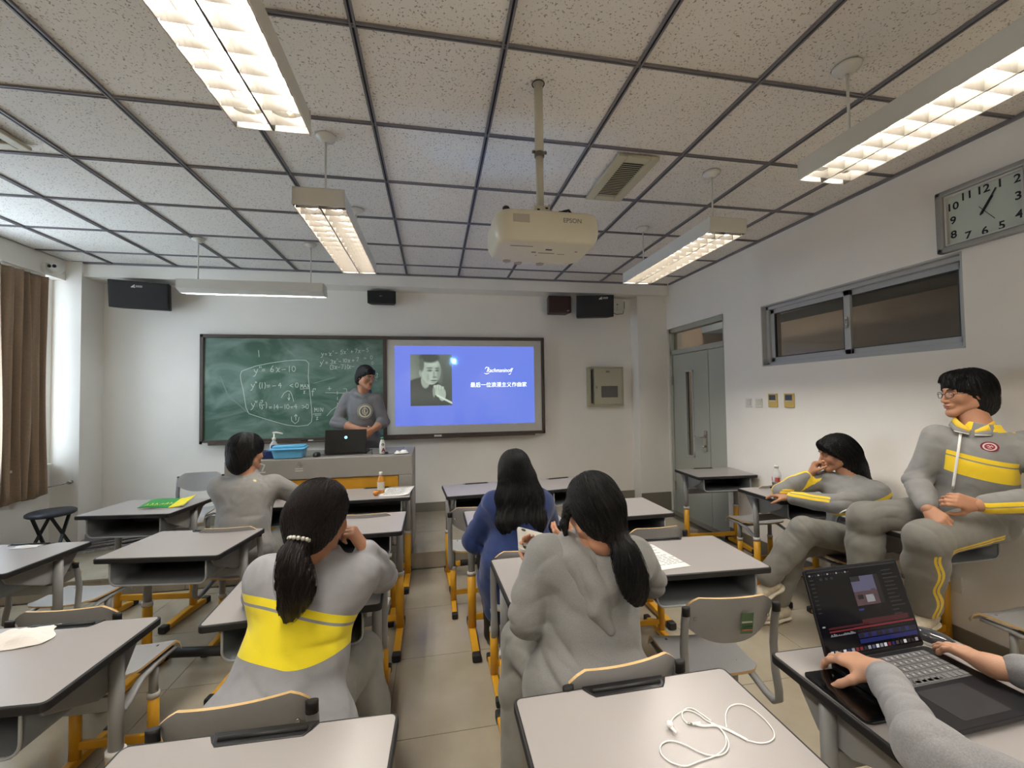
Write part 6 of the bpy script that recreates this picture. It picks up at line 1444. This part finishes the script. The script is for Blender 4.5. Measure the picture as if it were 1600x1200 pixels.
M_jk3 = cloth_mat('banded_jacket', (144, 144, 148), (240, 220, 34))
jk = join_sdf('jacket', [S.mesh(.0042, folds([(pel+V3(.12, -.1, .12), .16, (.5, .2, 1), .05, .009), (pel+V3(.1, -.1, -.05), .16, (1, .2, -.2), .06, .008), (elR, .10, (0, 0, 1), .035, .007), (shR_, .12, (.8, .2, .6), .05, .005), (shL_, .16, (-.6, 0, 1), .07, .004), (pel+V3(-.1, -.1, .0), .15, (-.4, 0, 1), .07, .004)], 21, .0022))], M_jk3, root, m3)
S = SDF()
for l_ in legs_: leg(S, l_[0], l_[1], l_[2]+V3(0, 0, .02), (.095, .078, .064), .05)
S.ell(pel-V3(0, 0, .02), (.17, .15, .10), Bt, .05); join_sdf('trousers', [S.mesh(.0065, folds([(legs_[1][1], .2, (0, 0, 1), .04, .006)], 3))], MATS['tracksuit_trousers_plain'], root)
shoe(root, legs_[0][2], (0, 1, 0), sc=.95); shoe(root, V3(-.115, 1.46, .12), (.25, -.95, -.1), sc=.95)
P = lambda x_, y_, z_: C+B@V3(x_, y_, z_)
S = scalp(SDF(), C, B, .013, fringe=0, back=.02, side=.0); S.cone(P(-.0, -.080, .0), V3(-.413, 1.43, 1.125), .055, .024, .04); tie = V3(-.415, 1.415, 1.120)
# ponytail: a flattened tapering bundle hanging down the back
pt_ = [tie, tie+V3(-.012, -.035, -.045), tie+V3(.0, -.050, -.10), tie+V3(.006, -.045, -.15), tie+V3(-.015, -.035, -.20), tie+V3(-.025, -.03, -.235)]
S.chain(pt_, [.017, .032, .044, .042, .026, .008], .025, (V3(0, 1, .2), .6))
ha = join_sdf('hair', [S.mesh(.0032, hairdisp(C, B, n=60))], M_hairb, root)
strands('hair_strands', S, ha, M_hairb, scalp_roots(C, B, 420, 5), lambda P_: (tie-P_)*6, 20, .012, r=.0007)
rs_ = np.random.RandomState(6); strands('ponytail_strands', S, ha, M_hairb, (tie+V3(0, -.03, -.055)+rs_.normal(0, .02, (260, 3))).astype(np.float32), lambda P_: np.tile(V3(0, .0, -1), (len(P_), 1))+(V3(*pt_[3])-P_)*V3(3, 1, 0), 17, .011, r=.0008)
b = MB(); ax = nrm(pt_[1]-tie+V3(0, 0, -.02)); u1 = nrm(np.cross(ax, V3(1, .2, 0))); u2 = np.cross(ax, u1)
for k in range(13):
    a = 2*pi*k/13; p = tie+ax*.006+(u1*cos(a)+u2*sin(a))*.0285; b.lathe([(.001, -.0065), (.005, -.005), (.0072, 0), (.005, .005), (.001, .0065)], tuple(p-V3(PLOC)), 10)
b.obj('hair_tie', mat('pearl_tie', (196, 194, 186), .25, metal=.2), root, fixn=False)
MB().tube([tuple(P(-.045, -.085, .055)-V3(PLOC)+V3(0, -.008, 0)), tuple(P(-.025, -.095, .055)-V3(PLOC)+V3(0, -.008, 0))], .0022, 6).obj('hair_clip', M_chrome, root, fixn=False)

# ---------------------------------------------------------------- girl with long hair, blue coat
root = person('girl with long loose black hair in a blue coat, seen from behind', (.46, 2.32, .45))
pel = V3(.475, 2.32, .56); shL_ = V3(.335, 2.41, .925); shR_ = V3(.615, 2.41, .92); fw = (0, .98, -.2)
elR = V3(.70, 2.56, .72); wrR = V3(.58, 2.72, .79); elL = V3(.24, 2.50, .70); wrL = V3(.40, 2.70, .79)
C = V3(.465, 2.44, 1.095); B = basis((.04, .97, -.22))
Sb = SDF(); torso(Sb, pel, shL_, shR_, fw, sc=.92); arm(Sb, shR_, elR, wrR, (.045, .038, .026)); arm(Sb, shL_, elL, wrL, (.045, .038, .026)); legs_ = [(V3(.38, 2.38, .53), V3(.34, 2.74, .50), V3(.345, 2.66, .12)), (V3(.55, 2.38, .53), V3(.60, 2.76, .50), V3(.60, 2.70, .12))]
for l_ in legs_: leg(Sb, *l_, (.08, .055, .038))
Sb.cone(V3(.47, 2.41, .93), C-B[:, 2]*.06, .055, .05, .03)
head_and_body(root, Sb, C, B, True, [dict(W_=wrR, D=(-.6, .7, 0), Nn=(0, 0, -1), side=1, curls=(.4, .4, .4, .5), sc=.95), dict(W_=wrL, D=(.6, .7, 0), Nn=(0, 0, -1), side=-1, curls=(.4, .4, .4, .5), sc=.95)], res=.009)
face_bits(root, C, B)
S = SDF(); Bt, up, mid = torso(S, pel, shL_, shR_, fw, e=.045, sc=.98); arm(S, shR_, elR, wrR+(elR-wrR)*.1, (.078, .074, .052)); arm(S, shL_, elL, wrL+(elL-wrL)*.1, (.080, .080, .055))
S.cone(pel+V3(-.08, 0, .05), pel+V3(-.13, .0, -.17), .15, .09, .07); S.cone(pel+V3(.08, 0, .05), pel+V3(.12, 0, -.14), .15, .10, .07); S.ell(pel+V3(0, .08, -.04), (.24, .20, .12), Bt, .06); S.cone(pel+V3(-.15, .08, -.1), pel+V3(-.11, .22, -.17), .08, .06, .06)
jk = join_sdf('coat', [S.mesh(.006, folds([(elL, .15, (.2, 0, 1), .05, .010), (pel+V3(-.15, 0, -.05), .2, (.6, 0, 1), .07, .008), (shL_, .15, (-.6, 0, 1), .06, .006)], 25, .002))], cloth_mat('blue_wool', (14, 38, 88), noise=.06), root)
S = SDF()
for l_ in legs_: S.cone(l_[1], l_[1]+(l_[2]-l_[1])*.6, .060, .052, .03); S.cone(l_[1]+(l_[2]-l_[1])*.6, l_[2]-V3(0, 0, .03), .052, .048, .03); S.cone(l_[2]-V3(0, 0, .07), l_[2]+V3(0, .12, -.085), .045, .036, .03); leg(S, l_[0], l_[1], l_[1]-V3(0, 0, .08), (.085, .065, .06))
S.cut((0, 0, .008), (0, 0, -1)); join_sdf('boots', [S.mesh(.007)], mat('black_leather', (24, 23, 24), .45), root)
S = scalp(SDF(), C, B, .017, fringe=0, back=.03, side=.02)
for dx, w_ in ((-.075, .045), (-.025, .055), (.03, .055), (.085, .045)):
    S.chain([C+V3(dx*.7, -.075, -.02), V3(.465+dx*.95, 2.325, .98), V3(.465+dx*1.15, 2.285, .86), V3(.465+dx*1.1+.01, 2.275, .755)], [w_, .050, .042, .014], .04, (V3(0, 1, 0), .72))
ha = join_sdf('hair', [S.mesh(.0045, hairdisp(C, B, n=46, amp=.0022))], M_hair, root)
strands('hair_strands', S, ha, M_hair, scalp_roots(C, B, 420, 7, crown=(0, -.045, .11)), lambda P_: np.stack([(P_[:, 0]-C[0])*3*(P_[:, 2] > 1.05)+(P_[:, 0]-C[0])*.6, -.8*(P_[:, 2] > 1.08)-.1+0*P_[:, 0], -np.ones(len(P_))], 1).astype(np.float32), 32, .0135, r=.0009)

# ---------------------------------------------------------------- girl in the grey hoodie holding a tablet
root = person('girl with a side ponytail in a heather grey hoodie, holding up a tablet', (.53, 1.36, .45))
pel = V3(.505, 1.36, .57); shL_ = V3(.395, 1.50, .965); shR_ = V3(.735, 1.48, .940); fw = (.10, .94, -.3)
elL = V3(.318, 1.455, .775); wrL = V3(.352, 1.500, .930); elR = V3(.845, 1.58, .80); wrR = V3(.60, 1.72, .90)
C = V3(.560, 1.435, 1.135); B = basis((-.22, .93, -.30), (-.05, .1, 1))
Sb = SDF(); torso(Sb, pel, shL_, shR_, fw, sc=.93); arm(Sb, shR_, elR, wrR, (.045, .038, .026)); arm(Sb, shL_, elL, wrL, (.045, .038, .026)); legs_ = [(V3(.43, 1.43, .54), V3(.345, 1.74, .53), V3(.30, 1.60, .12)), (V3(.60, 1.43, .53), V3(.66, 1.80, .52), V3(.66, 1.76, .12))]
for l_ in legs_: leg(Sb, *l_, (.08, .055, .038))
Sb.cone(V3(.545, 1.47, .96), C-B[:, 2]*.06, .054, .05, .03)
head_and_body(root, Sb, C, B, True, [dict(W_=wrL, D=(-.12, .85, .34), Nn=(.1, -.35, .9), side=-1, curls=(.75, .8, .8, .9), tc=.3, spread=.12, sc=.92), dict(W_=wrR, D=(-.75, .45, .35), Nn=(.1, .6, .5), side=1, curls=(.4, .4, .5, .5), sc=.95)])
face_bits(root, C, B)
S = SDF(); Bt, up, mid = torso(S, pel, shL_, shR_, fw, e=.040, sc=1.0); arm(S, shR_, elR, wrR+(elR-wrR)*.12, (.072, .066, .044)); arm(S, shL_, elL, wrL+(elL-wrL)*.16, (.072, .064, .042))
S.ell(pel+V3(0, -.01, .0), (.225, .175, .13), Bt, .06); S.cone(pel+V3(-.10, -.04, 0), pel+V3(-.13, -.05, -.12), .11, .10, .05); S.cone(pel+V3(.10, -.04, 0), pel+V3(.13, -.05, -.12), .11, .10, .05)
M_hd = cloth_mat('heather_hoodie', (118, 117, 115), heather=1, noise=.13)
jk = join_sdf('hoodie', [S.mesh(.0042, folds([(pel+V3(-.14, -.1, .10), .16, (.8, .0, .7), .05, .008), (elL, .10, (.2, .2, 1), .035, .008), (elR, .12, (.5, 0, 1), .04, .007), (pel+V3(0, -.12, .15), .16, (.3, .2, 1), .06, .004), (shL_, .12, (-.7, 0, .8), .05, .005), (pel+V3(.15, -.1, .12), .14, (1, .3, .2), .05, .005)], 31, .0022))], M_hd, root)
# hood lying down the back
H = SDF(); A = lambda x_, y_, z_: mid+Bt@V3(x_, y_, z_)
rim = [A(-.080, .045, .050), A(-.105, -.035, .045), A(-.098, -.095, -.010), A(-.050, -.128, -.075), A(.012, -.138, -.105), A(.070, -.128, -.065), A(.102, -.090, .0), A(.098, -.030, .045), A(.075, .045, .050)]
H.chain([p+Bt@V3(0, -.014, 0) for p in rim], [.017, .022, .021, .019, .019, .019, .021, .022, .017], .007)
H.chain([A(-.085, -.05, .03), A(-.045, -.095, -.03), A(.0, -.105, -.10), A(.045, -.095, -.03), A(.085, -.05, .03)], [.035, .045, .050, .045, .035], .05)
H.ell(A(0, -.105, -.115), (.088, .052, .085), Bt, .03); H.cone(A(-.01, -.14, -.16), A(.03, -.142, -.21), .038, .020, .03); H.ell(A(0, -.085, -.02), (.050, .045, .045), Bt, .02, True)
H.cone(A(-.055, -.075, .045), A(-.02, -.11, -.04), .014, .012, .012); H.cone(A(-.02, -.085, .045), A(.0, -.12, -.05), .014, .012, .012); H.cone(A(.03, -.080, .045), A(.03, -.118, -.03), .015, .012, .012)
join_sdf('hood', [H.mesh(.0040, folds([(A(0, -.1, -.05), .12, (1, 0, .4), .035, .006)], 33))], M_hd, jk)
S = SDF()
for l_ in legs_: leg(S, l_[0], l_[1], l_[2]+V3(0, 0, .02), (.095, .078, .064), .05)
S.ell(pel-V3(0, 0, .02), (.17, .15, .10), Bt, .05); join_sdf('trousers', [S.mesh(.0065, folds([(legs_[0][1], .3, (.2, .2, 1), .05, .008)], 3))], MATS['tracksuit_trousers_plain'], root)
for l_ in legs_: shoe(root, l_[2], (0, 1, 0), sc=.95)
P = lambda x_, y_, z_: C+B@V3(x_, y_, z_)
S = scalp(SDF(), C, B, .013, fringe=0, back=.015, side=-.005); S.cone(P(.01, -.080, .0), V3(.602, 1.345, 1.08), .050, .024, .04); tie = V3(.608, 1.338, 1.072)
pt_ = [tie, tie+V3(.008, -.030, -.035), tie+V3(.012, -.050, -.08), tie+V3(.024, -.055, -.125), tie+V3(.036, -.055, -.17), tie+V3(.044, -.052, -.195)]
S.chain(pt_, [.018, .028, .035, .036, .028, .012], .03, (V3(0, 1, .2), .6)); S.chain([P(-.080, .03, .03), P(-.098, .055, -.03), P(-.092, .070, -.10)], [.020, .013, .004], .015)
ha = join_sdf('hair', [S.mesh(.0032, hairdisp(C, B, n=60))], M_hair, root)
strands('hair_strands', S, ha, M_hair, scalp_roots(C, B, 420, 9), lambda P_: (tie-P_)*6, 20, .012, r=.0007)
strands('ponytail_strands', S, ha, M_hair, (tie+V3(.01, -.03, -.04)+rs_.normal(0, .016, (260, 3))).astype(np.float32), lambda P_: np.tile(V3(.1, .0, -1), (len(P_), 1))+(V3(*pt_[4])-P_)*V3(2, 1, 0), 17, .010, r=.0008)

# tablet held up by her left hand
M_tab = mat('tablet_silver', (196, 192, 182), .35, metal=.4)
TA, TB_, TC_ = V3(.335, 1.72, 1.003), V3(.620, 1.68, .918), V3(.265, 1.545, .998)
ux = nrm(TB_-TA); uy = TC_-TA; uy = nrm(uy-ux*float(uy@ux)); uz = np.cross(ux, uy)
t = thing('closed_laptop', 'closed silver laptop held up at a slant by the girl in the grey hoodie', 'laptop', tuple((TA+TB_)/2))
R = Matrix([[float(v) for v in r] for r in np.stack([ux, uy, uz], 1)])
def slab(w, d, th, r, z0): 
    m = MB(); m.prism(rrect(0, 0, w, d, r, 5), 2, z0-th/2, z0+th/2); m.v = [tuple(R @ Vector((v[0], v[1]+.10, v[2]))) for v in m.v]; return m
slab(.30, .205, .011, .014, 0).obj('laptop_shell', M_tab, t, bevel=.0015); slab(.285, .19, .001, .010, (.006 if uz[2] < 0 else -.006)).obj('laptop_lid_seam', M_tab, t)
b = MB()
for x_ in (-.125, .125):
    for y_ in (.022, .180):
        m = MB().lathe([(.010, -.0015), (.009, .0015)], (x_, y_, (-.006 if uz[2] < 0 else .006)), 14); m.v = [tuple(R @ Vector(v)) for v in m.v]; b.add(m.v, m.f, 0)
b.obj('rubber_foot', M_black, t)
# ---------------------------------------------------------------- laptop, pad, mouse and the photographer's neighbour's hands
DT = .7606
t = thing('tablet', 'thin glossy black tablet lying under the left edge of the laptop', 'tablet', (1.13, .925, DT), RD(-2))
MB().prism(rrect(0, 0, .26, .185, .014, 5), 2, 0, .007).obj('tablet_shell', mat('gloss_black', (14, 14, 16), .12), t, bevel=.002)
MB().prism(rrect(0, 0, .245, .17, .010, 5), 2, .007, .0074).obj('tablet_screen', mat('gloss_black2', (8, 8, 9), .06), t)
LX, LY = 1.272, 1.028; LW_, LD = .358, .262
t = thing('silver_laptop', 'open dark laptop running a video editor, on the lower right desk', 'laptop', (LX, LY, DT+.008), RD(1.5))
M_lap = mat('laptop_graphite', (44, 44, 48), .38, metal=.6)
MB().prism(rrect(0, -LD/2, LW_, LD, .016, 5), 2, .0, .0125).obj('laptop_base', M_lap, t, bevel=.002)
kb = MB().box((0, -.075, .0128), (.282, .115, .0008)).obj('keyboard_well', mat('key_cover', (92, 92, 94), .5), t)
m = MB()
for r_ in range(5):
    for c_ in range(14): m.box((-.132+.0203*c_, -.029-.0225*r_, .0140), (.0165, .0172, .0022))
m.box((0, -.1225, .0140), (.10, .012, .0022)); m.obj('keys', mat('key_grey', (112, 112, 114), .45), kb, bevel=.001)
m = MB()
for r_ in range(4):
    for c_ in range(13): m.box((-.134+.0203*c_+.002, -.029-.0225*r_, .01525), (.005, .004, .0003))
m.obj('key_legends', mat('legend', (190, 190, 190), .6), kb)
MB().prism(rrect(0, -.195, .155, .098, .006, 3), 2, .0124, .0130).obj('trackpad', mat('trackpad', (50, 50, 54), .3), t)
# lid tilted back
R = Matrix.Rotation(RD(-17), 4, 'X'); T0 = Matrix.Translation((0, .002, .010)) @ R
def lid(m): m.v = [tuple(T0 @ Vector(v)) for v in m.v]; return m
lh = .243
ld = lid(MB().prism(rrect(0, lh/2, LW_, lh, .010, 4), 1, 0, .006)).obj('laptop_lid', M_lap, t, bevel=.0015)
def rect(m, x, z, w, h, mi, y=-.0008): m.add([(x, y, z), (x+w, y, z), (x+w, y, z+h), (x, y, z+h)], [(0, 1, 2, 3)], mi)
def sm(name, rgb, e=.40): return mat(name, tuple(v*.3 for v in rgb), .15, spec=.15, emit=rgb, estr=e)
MB_ = MB(); rect(MB_, -.175, .012, .350, .226, 0, -.0004); lid(MB_).obj('screen_glass', mat('screen_black', (6, 6, 8), .12, spec=.15, emit=(12, 11, 14), estr=.4), ld, fixn=False)
m = MB(); mats_ = [sm('ui_grey', (52, 50, 54)), sm('ui_red', (120, 44, 50)), sm('ui_blue', (36, 44, 96)), sm('ui_light', (150, 148, 152)), sm('ui_darkred', (74, 30, 36)), sm('ui_photo_sky', (94, 92, 116)), sm('ui_photo_low', (86, 66, 68)), sm('ui_photo_dark', (40, 36, 40)), sm('ui_white', (214, 214, 220))]
rr = random.Random(11)
rect(m, -.170, .232, .340, .004, 0)
for k in range(14): rect(m, -.165+.011*k, .222, .006, .004, 0 if k % 3 else 3)
for k in range(9): rect(m, -.166, .210-.011*k, .014, .003, 0)
for k in range(3): rect(m, -.13+.02*k, .208, .010, .007, 0)
# viewer picture
rect(m, -.020, .128, .105, .080, 5, -.0010); rect(m, -.020, .128, .105, .038, 6, -.0012); rect(m, -.020, .194, .035, .014, 7, -.0013); rect(m, .068, .128, .017, .080, 7, -.0013); rect(m, .02, .135, .03, .02, 3, -.0014); rect(m, -.01, .145, .02, .012, 7, -.0014); rect(m, .045, .150, .018, .02, 6, -.0014)
for k in range(12): rect(m, .105, .214-.011*k, rr.uniform(.02, .06), .003, 0)
rect(m, -.02, .115, .02, .006, 2)
rect(m, -.165, .085, .01, .004, 3)
rect(m, -.145, .078, .145, .005, 4); rect(m, -.02, .078, .175, .014, 4)
rect(m, -.145, .070, .10, .004, 1); rect(m, -.055, .070, .225, .005, 1)
for k in range(30): rect(m, -.145+.003*k, .060, .0018, rr.uniform(.002, .007), 3)
for k in range(22): rect(m, -.045+.009*k, .064, .005, .002, 0)
rect(m, -.048, .046, .216, .012, 2)
for k in range(7): rect(m, -.045+.031*k, .047, rr.uniform(.012, .026), .010, 7, -.0010)
rect(m, -.048, .032, .216, .011, 2)
# dock icons
cols = [8, 3, 0, 8, 2, 3, 1, 1, 0, 3, 5, 8, 3, 8, 1, 2, 6, 0, 8, 0, 7, 3]
for k in range(22): rect(m, -.160+.0148*k, .016, .0105, .009, cols[k], -.0010)
lid(m).obj('screen_windows', mats_, ld, fixn=False)
lid(MB().box((0, -.0005, .0075), (.10, .0008, .004))).obj('lid_logo_bar', M_lap, ld)
t = thing('computer_mouse', 'dark glossy computer mouse with a white base, right of the laptop', 'mouse', (1.525, 1.065, DT), RD(20))
def mfn(u, v): a = u*2*pi; b = v*pi/2; return (.031*cos(a)*cos(b)**.6, .057*sin(a)*cos(b)**.6, .006+.030*sin(b)**.8)
MB().grid(mfn, 24, 9).obj('mouse_shell', mat('mouse_dark', (62, 64, 68), .08, spec=.8), t); MB().prism([( .0315*cos(a), .0575*sin(a)) for a in [2*pi*k/24 for k in range(24)]], 2, 0, .009).obj('mouse_base', M_white, t, bevel=.002)

root = person('person in heather grey sleeves typing on the laptop, only hands and forearms visible', (1.20, .15, .45))
wl_ = V3(1.118, .895, .828); wr2 = V3(1.452, .872, .815); elw = V3(.895, .635, .880); elw2 = V3(1.60, .64, .86)
parts = []
S = SDF(); hand(S, wl_, (-.12, .95, -.10), (.12, -.12, -1), 1*-1, curls=(.40, .42, .45, .5), spread=.16, thumb=(.75, .55, .35), tc=.35, sc=.98)
S.cone(elw, wl_, .036, .026, .02); S.cone(wl_, wl_+V3(-.004, .02, -.002), .027, .024, .02, (V3(0, 0, 1), .75)); parts.append(S.mesh(.0019))
S = SDF(); hand(S, wr2, (.12, .97, -.06), (-.15, -.10, -1), 1, curls=(.16, .22, .32, .45), spread=.12, thumb=(.8, .5, .2), tc=.15, sc=.98)
S.cone(elw2, wr2, .036, .026, .02); S.cone(wr2, wr2+V3(.0, .02, -.002), .027, .024, .02, (V3(0, 0, 1), .75)); parts.append(S.mesh(.0019))
# rest of the seated figure, just outside the frame
pel = V3(1.20, .13, .57); shl, shr = V3(.98, .12, .95), V3(1.34, .12, 1.0); C = V3(1.18, .14, 1.26); B = basis((.0, 1, -.25))
S = SDF(); Bt, up, mid = torso(S, pel, shl, shr, (0, 1, -.1), sc=.95); arm(S, shl, elw, elw+(wl_-elw)*.7, (.045, .036, .026)); arm(S, shr, elw2, elw2+(wr2-elw2)*.7, (.045, .036, .026)); S.cone(mid, C-B[:, 2]*.06, .062, .056, .03)
for sx in (-.09, .09): leg(S, pel+V3(sx, .04, -.03), V3(1.29+sx, .60, .52), V3(1.30+sx*1.2, .60, .11))
parts += [S.mesh(.009), head_sdf(C, B).mesh(.004)]
join_sdf('body', parts, mat('skin_hand', (190, 146, 120), .48, noise=.06, nscale=22, bump=.25, bscale=400, spec=.35), root)
face_bits(root, C, B)
S = SDF(); 
for sx in (-.09, .09): leg(S, pel+V3(sx, .04, -.03), V3(1.29+sx, .60, .52), V3(1.30+sx*1.2, .60, .13), (.10, .08, .066))
S.ell(pel, (.18, .15, .11), Bt, .05); join_sdf('trousers', [S.mesh(.009)], MATS['tracksuit_trousers_plain'], root)
for sx in (-.09, .09): shoe(root, V3(1.30+sx*1.2, .60, .11), (0, 1, 0))
S = scalp(SDF(), C, B, .014, back=.02); join_sdf('hair', [S.mesh(.005, hairdisp(C, B))], M_hair, root)
M_slv = cloth_mat('sleeve_heather', (130, 129, 131), heather=1, noise=.14)
S = SDF(); torso(S, pel, shl, shr, (0, 1, -.1), e=.03); a = wl_+(elw-wl_)*.10; S.cone(elw, a, .048, .038, .03); S.cone(shl, elw, .066, .050, .03); S.cone(a+(elw-a)*.02, a+(elw-a)*.14, .040, .042, .01); S.ell(wl_+(wl_-elw)*.0+nrm(wl_-elw)*-.012, (.030, .030, .024), basis(wl_-elw), .004, True)
a2 = wr2+(elw2-wr2)*.16; S2 = SDF(); S2.cone(elw2, a2, .054, .039, .03); S2.cone(shr, elw2, .066, .056, .03); S2.cone(a2+(elw2-a2)*.02, a2+(elw2-a2)*.14, .040, .042, .01)
fd = folds([((elw+wl_)/2, .12, (.1, 1, .2), .030, .003), (elw, .10, (.3, 1, .4), .035, .004), ((elw2+wr2)/2, .12, (.4, 1, .2), .035, .003)], 41, .0012)
join_sdf('hoodie', [S.mesh(.0042, fd), S2.mesh(.0042, fd)], M_slv, root)
